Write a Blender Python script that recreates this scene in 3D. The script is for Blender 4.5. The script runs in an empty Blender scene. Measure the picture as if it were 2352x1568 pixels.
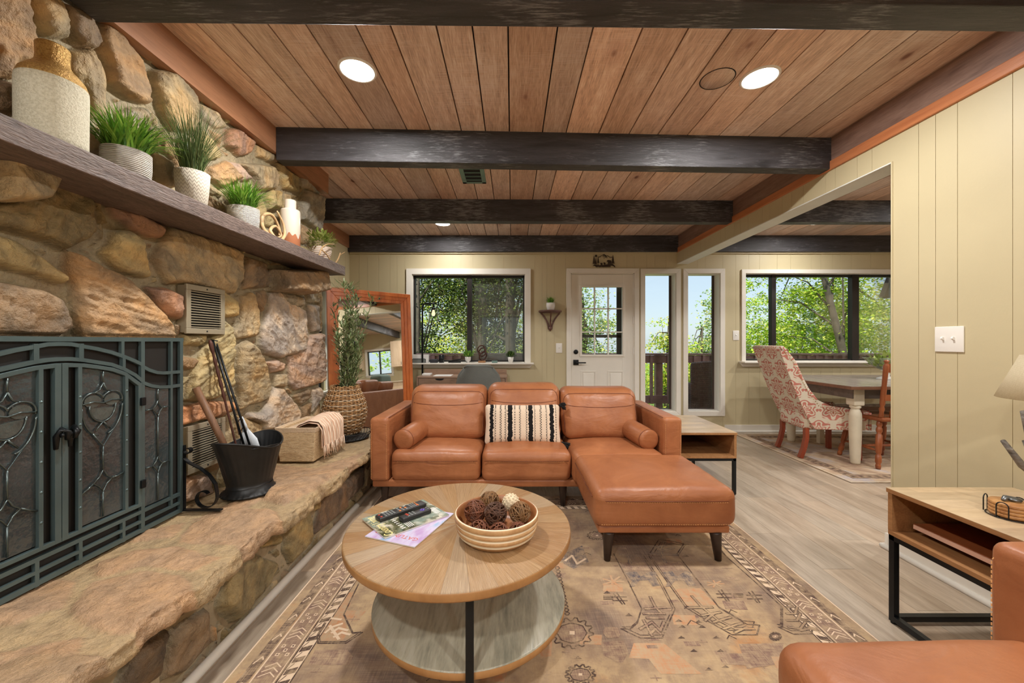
import bpy, bmesh, math, random
import numpy as np
from mathutils import Vector, Matrix, noise as mnoise
PI = math.pi
scene = bpy.context.scene
COL = scene.collection
random.seed(7)

# ---------------------------------------------------------------- camera, sky, sun, exposure
FPX, CX, CY, EYE = 885.0, 1176.0, 784.0, 1.17
cam = bpy.data.cameras.new('camera'); camo = bpy.data.objects.new('camera', cam); COL.objects.link(camo)
cam.sensor_width = 36.0; cam.lens = FPX * 36.0 / 2352.0; cam.clip_start = 0.02; cam.clip_end = 300
camo.location = (0, 0, EYE); camo.rotation_euler = (PI / 2, 0, 0)
scene.camera = camo
vs = scene.view_settings
scene.display_settings.display_device = 'sRGB'
vs.view_transform = 'Standard'; vs.look = 'None'; vs.gamma = 1.0; vs.use_curve_mapping = False
vs.exposure = -0.04
scene.cycles.use_denoising = True
scene.cycles.max_bounces = 10; scene.cycles.diffuse_bounces = 5; scene.cycles.glossy_bounces = 4
scene.cycles.transparent_max_bounces = 24; scene.cycles.transmission_bounces = 8
scene.cycles.sample_clamp_indirect = 6.0
world = bpy.data.worlds.new('sky'); scene.world = world; world.use_nodes = True
wn = world.node_tree; bg = wn.nodes['Background']
sky = wn.nodes.new('ShaderNodeTexSky'); sky.sky_type = 'NISHITA'; sky.sun_disc = False
sky.sun_elevation = math.radians(50); sky.sun_rotation = math.radians(226)
sky.air_density = 1.0; sky.dust_density = 1.0; sky.altitude = 300
hz = wn.nodes.new('ShaderNodeMix'); hz.data_type = 'RGBA'; hz.inputs[0].default_value = .7; hz.inputs[7].default_value = (4.6, 5.2, 6.2, 1)
wn.links.new(sky.outputs[0], hz.inputs[6]); wn.links.new(hz.outputs[2], bg.inputs[0]); bg.inputs[1].default_value = 0.17
sl = bpy.data.lights.new('sun', 'SUN'); so = bpy.data.objects.new('sun', sl); COL.objects.link(so)
sl.energy = 10.0; sl.angle = math.radians(1.0); sl.color = (1.0, .95, .86)
so.rotation_euler = Vector((0.42, 0.40, -0.80)).to_track_quat('-Z', 'Y').to_euler()
LAMP_W = 31.0          # watts of each ceiling lamp
LAMP_C = (1.0, .965, .92)

# ---------------------------------------------------------------- colour / node helpers
def lin(c): c /= 255.0; return c / 12.92 if c <= .04045 else ((c + .055) / 1.055) ** 2.4
def C(r, g, b): return (lin(r), lin(g), lin(b), 1.0)
MATS = {}
class NT:
    def __init__(s, name):
        s.m = bpy.data.materials.new(name); s.m.use_nodes = True; s.t = s.m.node_tree
        s.t.nodes.clear(); s.out = s.n('ShaderNodeOutputMaterial')
        MATS[name] = s.m
    def n(s, typ, **kw):
        nd = s.t.nodes.new(typ)
        for k, v in kw.items(): setattr(nd, k, v)
        return nd
    def put(s, sock, v):
        if isinstance(v, bpy.types.NodeSocket): s.t.links.new(v, sock)
        elif v is not None: sock.default_value = v
    def coord(s, scale=(1, 1, 1), rot=(0, 0, 0), which='Object'):
        tc = s.n('ShaderNodeTexCoord'); mp = s.n('ShaderNodeMapping')
        s.put(mp.inputs['Vector'], tc.outputs[which]); mp.inputs['Scale'].default_value = scale
        mp.inputs['Rotation'].default_value = rot
        return mp.outputs[0]
    def noise(s, vec, scale=5, detail=4, rough=.55, dist=0):
        nd = s.n('ShaderNodeTexNoise'); s.put(nd.inputs['Vector'], vec)
        nd.inputs['Scale'].default_value = scale; nd.inputs['Detail'].default_value = detail
        nd.inputs['Roughness'].default_value = rough; nd.inputs['Distortion'].default_value = dist
        return nd.outputs[0]
    def wave(s, vec, scale=5, dist=0, detail=2, axis='X', dscale=1, prof='SIN'):
        nd = s.n('ShaderNodeTexWave', bands_direction=axis, wave_profile=prof); s.put(nd.inputs['Vector'], vec)
        nd.inputs['Scale'].default_value = scale; nd.inputs['Distortion'].default_value = dist
        nd.inputs['Detail'].default_value = detail; nd.inputs['Detail Scale'].default_value = dscale
        return nd.outputs['Fac']
    def ramp(s, fac, stops, interp='LINEAR'):
        nd = s.n('ShaderNodeValToRGB'); cr = nd.color_ramp; cr.interpolation = interp
        while len(cr.elements) > len(stops): cr.elements.remove(cr.elements[-1])
        while len(cr.elements) < len(stops): cr.elements.new(1.0)
        for e, (p, c) in zip(cr.elements, stops):
            e.position = p; e.color = c if not isinstance(c, (int, float)) else (c, c, c, 1)
        s.put(nd.inputs[0], fac); return nd.outputs[0]
    def mix(s, fac, a, b, mode='MIX'):
        nd = s.n('ShaderNodeMix', data_type='RGBA', blend_type=mode); s.put(nd.inputs[0], fac)
        s.put(nd.inputs[6], a); s.put(nd.inputs[7], b); return nd.outputs[2]
    def math(s, op, a, b=None, clamp=False):
        nd = s.n('ShaderNodeMath', operation=op, use_clamp=clamp); s.put(nd.inputs[0], a); s.put(nd.inputs[1], b)
        return nd.outputs[0]
    def attr(s, name='Col'):
        nd = s.n('ShaderNodeAttribute'); nd.attribute_name = name; return nd.outputs['Color']
    def bump(s, h, strength=.3, dist=.01, normal=None):
        nd = s.n('ShaderNodeBump'); nd.inputs['Strength'].default_value = strength
        nd.inputs['Distance'].default_value = dist; s.put(nd.inputs['Height'], h)
        if normal is not None: s.put(nd.inputs['Normal'], normal)
        return nd.outputs[0]
    def bsdf(s, color, rough=.5, metal=0, normal=None, spec=None, **kw):
        p = s.n('ShaderNodeBsdfPrincipled'); s.put(p.inputs['Base Color'], color); s.put(p.inputs['Roughness'], rough)
        p.inputs['Metallic'].default_value = metal
        if spec is not None: p.inputs['Specular IOR Level'].default_value = spec
        if normal is not None: s.put(p.inputs['Normal'], normal)
        for k, v in kw.items(): s.put(p.inputs[k.replace('_', ' ')], v)
        s.t.links.new(p.outputs[0], s.out.inputs[0]); return p

def plain(name, col, rough=.5, metal=0, var=.12, vs_=6, bs=60, bst=.05, spec=None):
    t = NT(name); co = t.coord()
    n = t.noise(co, vs_, 4)
    dark = tuple(c * (1 - var) for c in col[:3]) + (1,); lite = tuple(min(1, c * (1 + var)) for c in col[:3]) + (1,)
    c = t.ramp(n, [(.3, dark), (.7, lite)])
    nb = t.bump(t.noise(co, bs, 3), bst, .01) if bst else None
    t.bsdf(c, rough, metal, nb, spec); return t.m
def wood(name, c1, c2, axis='Y', rough=.45, stretch=14, scale=3.0, fine=.25, attr=False, bst=.12, spec=None, c3=None):
    t = NT(name)
    sc = {'X': (1, stretch, stretch), 'Y': (stretch, 1, stretch), 'Z': (stretch, stretch, 1)}[axis]
    co = t.coord(sc)
    a = t.noise(co, scale, 5, .6, .4); b = t.noise(co, scale * 6, 3, .6)
    f = t.mix(fine, a, b)
    stops = [(.32, c1), (.68, c2)] if c3 is None else [(.3, c1), (.52, c2), (.74, c3)]
    c = t.ramp(f, stops)
    if attr: c = t.mix(1.0, c, t.attr(), 'MULTIPLY')
    t.bsdf(c, rough, 0, t.bump(f, bst, .01), spec); return t.m
def glassy(name, tint=(.97, 1, .98, 1), refl=.12, haze=None):
    t = NT(name)
    tr = t.n('ShaderNodeBsdfTransparent'); tr.inputs[0].default_value = tint
    gl = t.n('ShaderNodeBsdfGlossy'); gl.inputs['Roughness'].default_value = .01
    fr = t.n('ShaderNodeFresnel'); fr.inputs[0].default_value = 1.45
    f = t.math('MULTIPLY', fr.outputs[0], refl * 6, True)
    ms = t.n('ShaderNodeMixShader'); t.put(ms.inputs[0], f); t.t.links.new(tr.outputs[0], ms.inputs[1]); t.t.links.new(gl.outputs[0], ms.inputs[2])
    t.t.links.new(ms.outputs[0], t.out.inputs[0]); return t.m
def emit(name, col, s):
    t = NT(name); e = t.n('ShaderNodeEmission'); e.inputs[0].default_value = col; e.inputs[1].default_value = s
    t.t.links.new(e.outputs[0], t.out.inputs[0]); return t.m

# ---------------------------------------------------------------- object helpers
ROOTLOC = {}
def rootloc(o):
    return ROOTLOC.get(o.name, Vector((0, 0, 0))) if o is not None else Vector((0, 0, 0))
def tag(o, label=None, cat=None, group=None, kind=None):
    if label: o['label'] = label
    if cat: o['category'] = cat
    if group: o['group'] = group
    if kind: o['kind'] = kind
    return o
def thing(name, label, cat, loc=(0, 0, 0), rz=0, group=None, world_=True):
    """Empty at the base of a thing; parts are meshed in world coordinates when world_ is on."""
    o = bpy.data.objects.new(name, None); COL.objects.link(o); o.empty_display_size = .1
    o.location = loc; o.rotation_euler = (0, 0, rz)
    ROOTLOC[o.name] = Vector(loc) if world_ else Vector((0, 0, 0))
    return tag(o, label, cat, group)

class MB:
    def __init__(s): s.v = []; s.f = []; s.mi = []; s.cur = 0; s.sm = []; s.smooth = False; s.col = None; s.cols = []
    def add(s, vs, fs):
        b = len(s.v); s.v.extend([tuple(p) for p in vs])
        for f in fs:
            s.f.append([b + i for i in f]); s.mi.append(s.cur); s.sm.append(s.smooth); s.cols.append(s.col)
        return s
    def box(s, x0, x1, y0, y1, z0, z1, M=None):
        vs = [(x, y, z) for x in (x0, x1) for y in (y0, y1) for z in (z0, z1)]
        if M is not None: vs = [M @ Vector(p) for p in vs]
        return s.add(vs, [(0, 1, 3, 2), (4, 6, 7, 5), (0, 4, 5, 1), (2, 3, 7, 6), (0, 2, 6, 4), (1, 5, 7, 3)])
    def rbox(s, x0, x1, y0, y1, z0, z1, r=.01, k=3, n=1, fn=None, M=None):
        """rounded box, optional displacement fn(p, normal, (u, v, w) in -1..1) -> p"""
        c = Vector(((x0 + x1) / 2, (y0 + y1) / 2, (z0 + z1) / 2)); h = [abs(x1 - x0) / 2, abs(y1 - y0) / 2, abs(z1 - z0) / 2]
        r = min(r, min(h) * .999)
        ax = []
        for a in range(3):
            inner = h[a] - r
            L = [-h[a] + r * (1 - math.cos(i / k * PI / 2)) for i in range(k)]
            L = [-(inner + r * math.cos(i / k * PI / 2)) for i in range(k)]
            L = L + [-inner + 2 * inner * i / n for i in range(n + 1)] + [-q for q in reversed(L)]
            ax.append(L)
        idx = {}; vs = []; fs = []
        def vid(p):
            key = (round(p[0], 6), round(p[1], 6), round(p[2], 6))
            if key in idx: return idx[key]
            q = Vector(p); ci = Vector([max(-(h[a] - r), min(h[a] - r, q[a])) for a in range(3)])
            # map cube surface to rounded: use tangent-like offsets
            d = q - ci
            if d.length > 1e-9: d.normalize()
            pos = ci + d * r
            if fn is not None: pos = Vector(fn(pos, d, (pos.x / h[0], pos.y / h[1], pos.z / h[2])))
            pos = pos + c
            if M is not None: pos = M @ pos
            idx[key] = len(vs); vs.append(tuple(pos)); return idx[key]
        for a in range(3):
            b, d = (a + 1) % 3, (a + 2) % 3
            for sg in (-1, 1):
                for i in range(len(ax[b]) - 1):
                    for j in range(len(ax[d]) - 1):
                        q = []
                        for (ii, jj) in ((i, j), (i + 1, j), (i + 1, j + 1), (i, j + 1)):
                            p = [0, 0, 0]; p[a] = sg * h[a]; p[b] = ax[b][ii]; p[d] = ax[d][jj]; q.append(vid(p))
                        if len(set(q)) < 3: continue
                        if sg < 0: q.reverse()
                        fs.append(q)
        sm = s.smooth; s.smooth = True; s.add(vs, fs); s.smooth = sm; return s
    def tube(s, pts, r, n=8, cap=True, closed=False, flat=None):
        pts = [Vector(p) for p in pts]; m = len(pts)
        if callable(r): rs = [r(i / (m - 1)) for i in range(m)]
        elif isinstance(r, (list, tuple)): rs = list(r)
        else: rs = [r] * m
        vs = []; up = None
        for i, p in enumerate(pts):
            a = pts[(i - 1) % m] if (closed or i > 0) else p; b = pts[(i + 1) % m] if (closed or i < m - 1) else p
            t = (b - a); t = t.normalized() if t.length > 1e-9 else Vector((0, 0, 1))
            if up is None:
                up = Vector((0, 0, 1)) if abs(t.z) < .9 else Vector((1, 0, 0))
            u = (up - t * up.dot(t))
            if u.length < 1e-6: u = t.orthogonal()
            u.normalize(); w = t.cross(u); up = u
            for k in range(n):
                an = 2 * PI * k / n
                fx = flat if flat else 1
                vs.append(p + u * (math.cos(an) * rs[i]) + w * (math.sin(an) * rs[i] * fx))
        fs = []
        for i in range(m if closed else m - 1):
            for k in range(n):
                i2 = (i + 1) % m
                fs.append((i * n + k, i * n + (k + 1) % n, i2 * n + (k + 1) % n, i2 * n + k))
        if cap and not closed:
            fs.append(tuple(reversed(range(n)))); fs.append(tuple((m - 1) * n + k for k in range(n)))
        sm = s.smooth; s.smooth = True; s.add(vs, fs); s.smooth = sm; return s
    def bar(s, p0, p1, w, t, up=(0, 0, 1)):
        """rectangular bar of width w (along up x dir) and thickness t (along up)"""
        p0 = Vector(p0); p1 = Vector(p1); d = (p1 - p0).normalized(); up = Vector(up)
        u = up - d * up.dot(d)
        if u.length < 1e-6: u = d.orthogonal()
        u.normalize(); x = d.cross(u)
        vs = [p + x * (a * w / 2) + u * (b * t / 2) for p in (p0, p1) for a, b in ((-1, -1), (1, -1), (1, 1), (-1, 1))]
        return s.add(vs, [(3, 2, 1, 0), (4, 5, 6, 7), (0, 1, 5, 4), (1, 2, 6, 5), (2, 3, 7, 6), (3, 0, 4, 7)])
    def lathe(s, prof, c=(0, 0, 0), n=24, M=None, sx=1, sy=1, cap=True):
        vs = []
        for (r, z) in prof:
            for k in range(n):
                a = 2 * PI * k / n; vs.append(Vector((r * math.cos(a) * sx, r * math.sin(a) * sy, z)))
        if M is not None: vs = [M @ p for p in vs]
        vs = [p + Vector(c) for p in vs]
        m = len(prof)
        fs = [(i * n + k, i * n + (k + 1) % n, (i + 1) * n + (k + 1) % n, (i + 1) * n + k) for i in range(m - 1) for k in range(n)]
        if cap:
            if prof[0][0] > 1e-5: fs.append(tuple(reversed(range(n))))
            if prof[-1][0] > 1e-5: fs.append(tuple((m - 1) * n + k for k in range(n)))
        sm = s.smooth; s.smooth = True; s.add(vs, fs); s.smooth = sm; return s
    def turned(s, p0, p1, prof, n=12):
        """lathe profile [(r, t 0..1)] along a segment"""
        p0 = Vector(p0); p1 = Vector(p1); d = p1 - p0; L = d.length
        M = d.to_track_quat('Z', 'Y').to_matrix().to_4x4()
        return s.lathe([(r, t * L) for r, t in prof], p0, n, M)
    def prism(s, poly, a0, a1, f):
        """poly of (u, v); f(u, v, w) -> xyz ; w from a0 to a1"""
        n = len(poly); vs = [f(u, v, a0) for u, v in poly] + [f(u, v, a1) for u, v in poly]
        fs = [tuple(reversed(range(n))), tuple(range(n, 2 * n))] + [(i, (i + 1) % n, n + (i + 1) % n, n + i) for i in range(n)]
        return s.add(vs, fs)
    def grid(s, f, nu, nv):
        vs = [f(i / nu, j / nv) for i in range(nu + 1) for j in range(nv + 1)]
        fs = [(i * (nv + 1) + j, (i + 1) * (nv + 1) + j, (i + 1) * (nv + 1) + j + 1, i * (nv + 1) + j + 1) for i in range(nu) for j in range(nv)]
        return s.add(vs, fs)
    def xf(s, M, start=0):
        s.v[start:] = [tuple(M @ Vector(p)) for p in s.v[start:]]; return s
    def build(s, name, mats, parent=None, label=None, kind=None, cat=None, group=None, fixn=True, bevel=0):
        me = bpy.data.meshes.new(name)
        off = rootloc(parent)
        vv = [(p[0] - off.x, p[1] - off.y, p[2] - off.z) for p in s.v]
        me.from_pydata(vv, [], s.f)
        if not isinstance(mats, (list, tuple)): mats = [mats]
        for m in mats: me.materials.append(MATS[m] if isinstance(m, str) else m)
        me.polygons.foreach_set('material_index', s.mi); me.polygons.foreach_set('use_smooth', s.sm)
        if any(c is not None for c in s.cols):
            ca = me.color_attributes.new('Col', 'FLOAT_COLOR', 'CORNER'); arr = []
            for f, c in zip(s.f, s.cols):
                c = c or (1, 1, 1, 1)
                arr.extend(list(c) * len(f))
            ca.data.foreach_set('color', arr)
        if fixn:
            bm = bmesh.new(); bm.from_mesh(me); bmesh.ops.recalc_face_normals(bm, faces=bm.faces); bm.to_mesh(me); bm.free()
        me.update()
        o = bpy.data.objects.new(name, me); COL.objects.link(o)
        if bevel:
            md = o.modifiers.new('edge', 'BEVEL'); md.width = bevel; md.segments = 2; md.limit_method = 'ANGLE'
        if parent is not None:
            o.parent = parent; ROOTLOC[o.name] = off.copy()
        tag(o, label, cat, group, kind)
        return o
def np_mesh(name, verts, quads, mat, parent=None, smooth=True, col=None, kind=None, mats=None):
    me = bpy.data.meshes.new(name)
    off = rootloc(parent); verts = np.asarray(verts, dtype=np.float32) - np.array(off, dtype=np.float32)
    quads = np.asarray(quads, dtype=np.int32); nq, k = quads.shape
    me.vertices.add(len(verts)); me.vertices.foreach_set('co', verts.ravel())
    me.loops.add(nq * k); me.loops.foreach_set('vertex_index', quads.ravel())
    me.polygons.add(nq); me.polygons.foreach_set('loop_start', np.arange(0, nq * k, k, dtype=np.int32))
    me.polygons.foreach_set('loop_total', np.full(nq, k, dtype=np.int32))
    me.polygons.foreach_set('use_smooth', np.full(nq, smooth))
    if col is not None:
        ca = me.color_attributes.new('Col', 'FLOAT_COLOR', 'POINT'); ca.data.foreach_set('color', np.asarray(col, dtype=np.float32).ravel())
    me.update(calc_edges=True); me.validate()
    me.materials.append(MATS[mat])
    o = bpy.data.objects.new(name, me); COL.objects.link(o)
    if parent is not None: o.parent = parent; ROOTLOC[o.name] = off.copy()
    tag(o, kind=kind); return o
def dup(root, loc=None, rz=None, label=None):
    r = root.copy(); COL.objects.link(r)
    if loc is not None: r.location = loc
    if rz is not None: r.rotation_euler = (0, 0, rz)
    if label: r['label'] = label
    for ch in list(root.children):
        c = ch.copy(); COL.objects.link(c); c.parent = r
        for g in ch.children:
            d = g.copy(); COL.objects.link(d); d.parent = c
    return r
def BX(px): return (px - 1176) / 177.0
def BZ(py): return EYE - (py - 784) / 177.0
def arc(c, r, a0, a1, n, plane='YZ'):
    out = []
    for i in range(n + 1):
        a = a0 + (a1 - a0) * i / n; u, v = r * math.cos(a), r * math.sin(a)
        out.append({'YZ': (c[0], c[1] + u, c[2] + v), 'XZ': (c[0] + u, c[1], c[2] + v), 'XY': (c[0] + u, c[1] + v, c[2])}[plane])
    return out

# ---------------------------------------------------------------- materials
plain('white_trim', C(232, 228, 218), .4, var=.02, bst=.02)
plain('cream_wall', C(197, 185, 150), .5, var=.03, vs_=2, bs=90, bst=.03)
plain('header_white', C(225, 228, 222), .6, var=.04, bs=120, bst=.3)
t = NT('ceiling_wood'); co = t.coord((12, 1, 12)); g1 = t.noise(co, 2.2, 5, .6, .5); g2 = t.noise(co, 13, 3, .6); f = t.mix(.5, g1, g2)
c = t.ramp(f, [(.3, C(160, 128, 108)), (.52, C(216, 186, 164)), (.74, C(248, 234, 222))])
saw = t.noise(t.coord((4, 90, 1)), 3, 3, .6); c = t.mix(t.math('MULTIPLY', t.ramp(t.math('MULTIPLY', saw, t.noise(t.coord((1, 1, 1)), 2.5, 3)), [(.27, 0.0), (.36, 1.0)]), .5), c, C(232, 214, 204))
kv = t.n('ShaderNodeTexVoronoi'); t.put(kv.inputs['Vector'], t.coord((1, .55, 1))); kv.inputs['Scale'].default_value = 3.4; kn = t.ramp(kv.outputs['Distance'], [(.035, 1.0), (.075, 0.0)])
rk = t.ramp(kv.outputs['Distance'], [(.05, .35), (.22, 0.0)]); c = t.mix(kn, c, C(96, 58, 40)); c = t.mix(rk, c, C(150, 88, 60)); c = t.mix(1.0, c, t.attr(), 'MULTIPLY')
t.bsdf(c, .34, 0, t.bump(t.mix(.4, f, saw), .4, .01))
wood('red_trim_wood', C(172, 104, 66), C(200, 130, 84), 'Y', .35, 12, 2)
wood('brown_board_wood', C(108, 82, 72), C(158, 130, 116), 'Y', .4, 8, 2, .4)
wood('orange_board_wood', C(142, 100, 72), C(180, 130, 96), 'Y', .4, 10, 2, .3)
t = NT('beam_wood'); g1 = t.noise(t.coord((1, 9, 9)), 2.5, 5, .65, .6); g2 = t.noise(t.coord((3, 30, 30)), 4, 4, .7); c = t.ramp(g1, [(.3, C(36, 35, 37)), (.7, C(70, 68, 72))])
c = t.mix(t.math('MULTIPLY', t.ramp(t.math('MULTIPLY', g2, t.noise(t.coord(), 2.2, 3)), [(.27, 0.0), (.37, 1.0)]), .6), c, C(140, 142, 146)); t.bsdf(c, .52, 0, t.bump(g2, .5, .008))
wood('floor_wood', C(150, 132, 112), C(196, 180, 160), 'Y', .33, 9, 1.6, .35, True, .05)
wood('mantel_wood', C(72, 60, 55), C(128, 110, 102), 'Y', .6, 5, 6, .6, bst=.6)
plain('black_metal', C(34, 36, 38), .35, .6, var=.1)
plain('screen_metal', C(92, 110, 112), .36, .5, var=.15)
plain('dark_frame', C(30, 24, 22), .4, var=.1)
plain('vent_metal', C(172, 162, 140), .4, .35, var=.05)
plain('void_black', C(10, 10, 11), .8, var=.1)
plain('plate_white', C(235, 232, 225), .3, var=.01, bst=0)
glassy('pane_glass', refl=.1)
emit('lamp_lens', (1, .96, .88, 1), 14.0)
plain('dark_leg', C(52, 38, 32), .4, var=.15)
plain('grass_ground', C(90, 120, 50), .9, var=.3, vs_=1)
plain('deck_wood', C(150, 130, 118), .7, var=.2)
plain('deck_stain', C(160, 120, 120), .5, var=.2, vs_=12)
# ================================================================ stone work (numpy height fields)
rng = np.random.default_rng(11)
def _vn(u, v, seed):
    iu = np.floor(u).astype(int); iv = np.floor(v).astype(int); fu = u - iu; fv = v - iv
    fu = fu * fu * (3 - 2 * fu); fv = fv * fv * (3 - 2 * fv)
    def h(a, b):
        x = (a * 374761393 + b * 668265263 + seed * 974711) & 0xffffffff
        x = ((x ^ (x >> 13)) * 1274126177) & 0xffffffff
        return ((x ^ (x >> 16)) & 0xffff) / 65535.0
    return (h(iu, iv) * (1 - fu) + h(iu + 1, iv) * fu) * (1 - fv) + (h(iu, iv + 1) * (1 - fu) + h(iu + 1, iv + 1) * fu) * fv
def fbm(u, v, sc, oc=4, seed=0, ridge=False):
    out = 0; amp = 1; tot = 0
    for o in range(oc):
        x = _vn(u * sc * 2 ** o + 17.3 * o, v * sc * 2 ** o + 9.1 * o, seed + o) * 2 - 1
        if ridge: x = 1 - 2 * np.abs(x)
        out = out + amp * x; tot += amp; amp *= .55
    return out / tot
def poly_sd(P, V):
    V = np.asarray(V, float); n = len(V); d2 = np.full(len(P), 1e9); ins = np.zeros(len(P), bool)
    for i in range(n):
        a = V[i]; b = V[(i + 1) % n]; e = b - a; w = P - a
        t = np.clip((w @ e) / max(e @ e, 1e-12), 0, 1); q = w - t[:, None] * e
        d2 = np.minimum(d2, (q * q).sum(1))
        c = (a[1] > P[:, 1]) != (b[1] > P[:, 1])
        x = (b[0] - a[0]) * (P[:, 1] - a[1]) / (b[1] - a[1] + 1e-12) + a[0]
        ins ^= c & (P[:, 0] < x)
    d = np.sqrt(d2); return np.where(ins, d, -d)
MORTAR = np.array(C(166, 150, 122)[:3])
def stone_field(U, V, polys, mortar=MORTAR, tone=1.0, edge=.007, rough=.011, warp=.008, vor=None, seed=1, grow=0.0, fill=False):
    sh = U.shape; u = U.ravel(); v = V.ravel()
    uw = u + warp * fbm(u, v, 14, 3, seed); vw = v + warp * fbm(u, v, 14, 3, seed + 50)
    H = fbm(u, v, 60, 3, seed + 3) * .0035; col = mortar[None, :] * (1 + .14 * fbm(u, v, 25, 4, seed + 4))[:, None]
    best = np.full(len(u), -9.)
    for k, (pts, c, h) in enumerate(polys):
        pts = np.asarray(pts, float); mn = pts.min(0) - .03; mx = pts.max(0) + .03
        m = np.where((uw > mn[0]) & (uw < mx[0]) & (vw > mn[1]) & (vw < mx[1]))[0]
        if len(m) == 0: continue
        d = poly_sd(np.stack([uw[m], vw[m]], 1), pts) + grow; best[m] = np.maximum(best[m], d)
        k_in = d > 0; m = m[k_in]; d = d[k_in]
        if len(m) == 0: continue
        cen = pts.mean(0); r = np.random.default_rng(k * 7 + seed)
        tilt = r.normal(0, .10, 2); an = r.uniform(0, PI); ca, sa = math.cos(an), math.sin(an)
        a = (u[m] - cen[0]) * ca + (v[m] - cen[1]) * sa; b = -(u[m] - cen[0]) * sa + (v[m] - cen[1]) * ca
        n1 = fbm(a * .45 + k, b * 1.6, 20, 5, seed + k * 3, True); n2 = fbm(a, b, 6, 3, seed + k * 3 + 1, True)
        st_ = fbm(a * .7 + 5, b * .9, 9, 3, seed + k * 3 + 8) * 3.2; n2 = n2 + (np.floor(st_) + np.clip((st_ - np.floor(st_)) * 6 - 2.5, 0, 1)) * .45
        hh = h * (1 - np.exp(-d / edge)) + rough * (n1 * .9 + n2 * .9) * np.minimum(d / .02, 1) + np.clip((u[m] - cen[0]) * tilt[0] + (v[m] - cen[1]) * tilt[1], -.02, .02) * np.minimum(d / .03, 1)
        H[m] = np.maximum(hh, .002)
        c1 = np.array(c[:3]); t2 = c1 * (1 + tone * np.array([.16, .03, -.14])); t3 = c1 * (1 + tone * np.array([-.32, -.28, -.20]))
        f = fbm(a * .6 + 3, b * 1.5, 9, 4, seed + k * 5 + 2)[:, None]; g = fbm(a, b, 30, 3, seed + k + 9)[:, None]
        cc = np.where(f > 0, c1 + (t2 - c1) * np.clip(f * 2.6, 0, 1), c1 + (t3 - c1) * np.clip(-f * 2.6, 0, 1)) * (1 + .22 * g)
        w = np.clip(d / .006, 0, 1)[:, None]; col[m] = mortar * .8 * (1 - w) + cc * w
    if vor is not None:
        umin, umax, cu, cv, pal, hv = vor
        m = np.where((best < -.026) if fill else ((u >= umin) & (u < umax)))[0]
        if len(m):
            gu = uw[m] / cu; gv = vw[m] / cv; f1 = np.full(len(m), 9.); f2 = np.full(len(m), 9.); idn = np.zeros(len(m), int)
            for di in (-1, 0, 1):
                for dj in (-1, 0, 1):
                    iu = np.floor(gu).astype(int) + di; iv = np.floor(gv).astype(int) + dj
                    hx = (((iu * 73856093) ^ (iv * 19349663)) & 0xffff) / 65535.; hy = (((iu * 83492791) ^ (iv * 29349661)) & 0xffff) / 65535.
                    d = np.hypot((iu + .15 + .7 * hx - gu) * cu, (iv + .15 + .7 * hy - gv) * cv); ident = (iu * 31 + iv * 17) & 1023
                    c_ = d < f1; f2 = np.where(c_, f1, np.minimum(f2, d)); idn = np.where(c_, ident, idn); f1 = np.where(c_, d, f1)
            d = (f2 - f1) / 2 - .008
            if fill: d = np.minimum(d, -best[m] - .018)
            k_in = d > 0; mm = m[k_in]; d = d[k_in]; idn = idn[k_in]
            H[mm] = hv * (1 - np.exp(-d / edge)) + rough * fbm(u[mm], v[mm], 14, 4, 77) * 1.5
            pc = np.array(pal)[idn % len(pal)]; col[mm] = pc * (1 + .35 * fbm(u[mm], v[mm], 12, 4, 78))[:, None]
    return H.reshape(sh), np.clip(col, 0, 1).reshape(sh + (3,))
def grid_quads(nu, nv):
    i = np.arange(nu - 1)[:, None] * nv + np.arange(nv - 1)[None, :]
    return np.stack([i, i + nv, i + nv + 1, i + 1], -1).reshape(-1, 4)
def rgba(c): return np.concatenate([c.reshape(-1, 3), np.ones((c.reshape(-1, 3).shape[0], 1))], 1)

t = NT('stone')
co = t.coord(); n1 = t.noise(co, 22, 6, .65); n2 = t.noise(co, 90, 4, .6); n3 = t.noise(co, 5, 3, .5, 1.0)
c = t.mix(1.0, t.attr(), t.ramp(n1, [(.25, (.62, .6, .58, 1)), (.5, (1, 1, 1, 1)), (.8, (1.25, 1.2, 1.1, 1))]), 'MULTIPLY')
c = t.mix(t.math('MULTIPLY', t.ramp(n3, [(.5, 0.0), (.7, 1.0)]), .25), c, C(176, 136, 96)); c = t.mix(1.0, c, (.95, 1.0, 1.0, 1), 'MULTIPLY')
b1 = t.bump(n1, .8, .025); b2 = t.bump(n2, .5, .008, b1)
t.bsdf(c, t.ramp(n2, [(.3, .42), (.7, .7)]), 0, b2)

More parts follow.
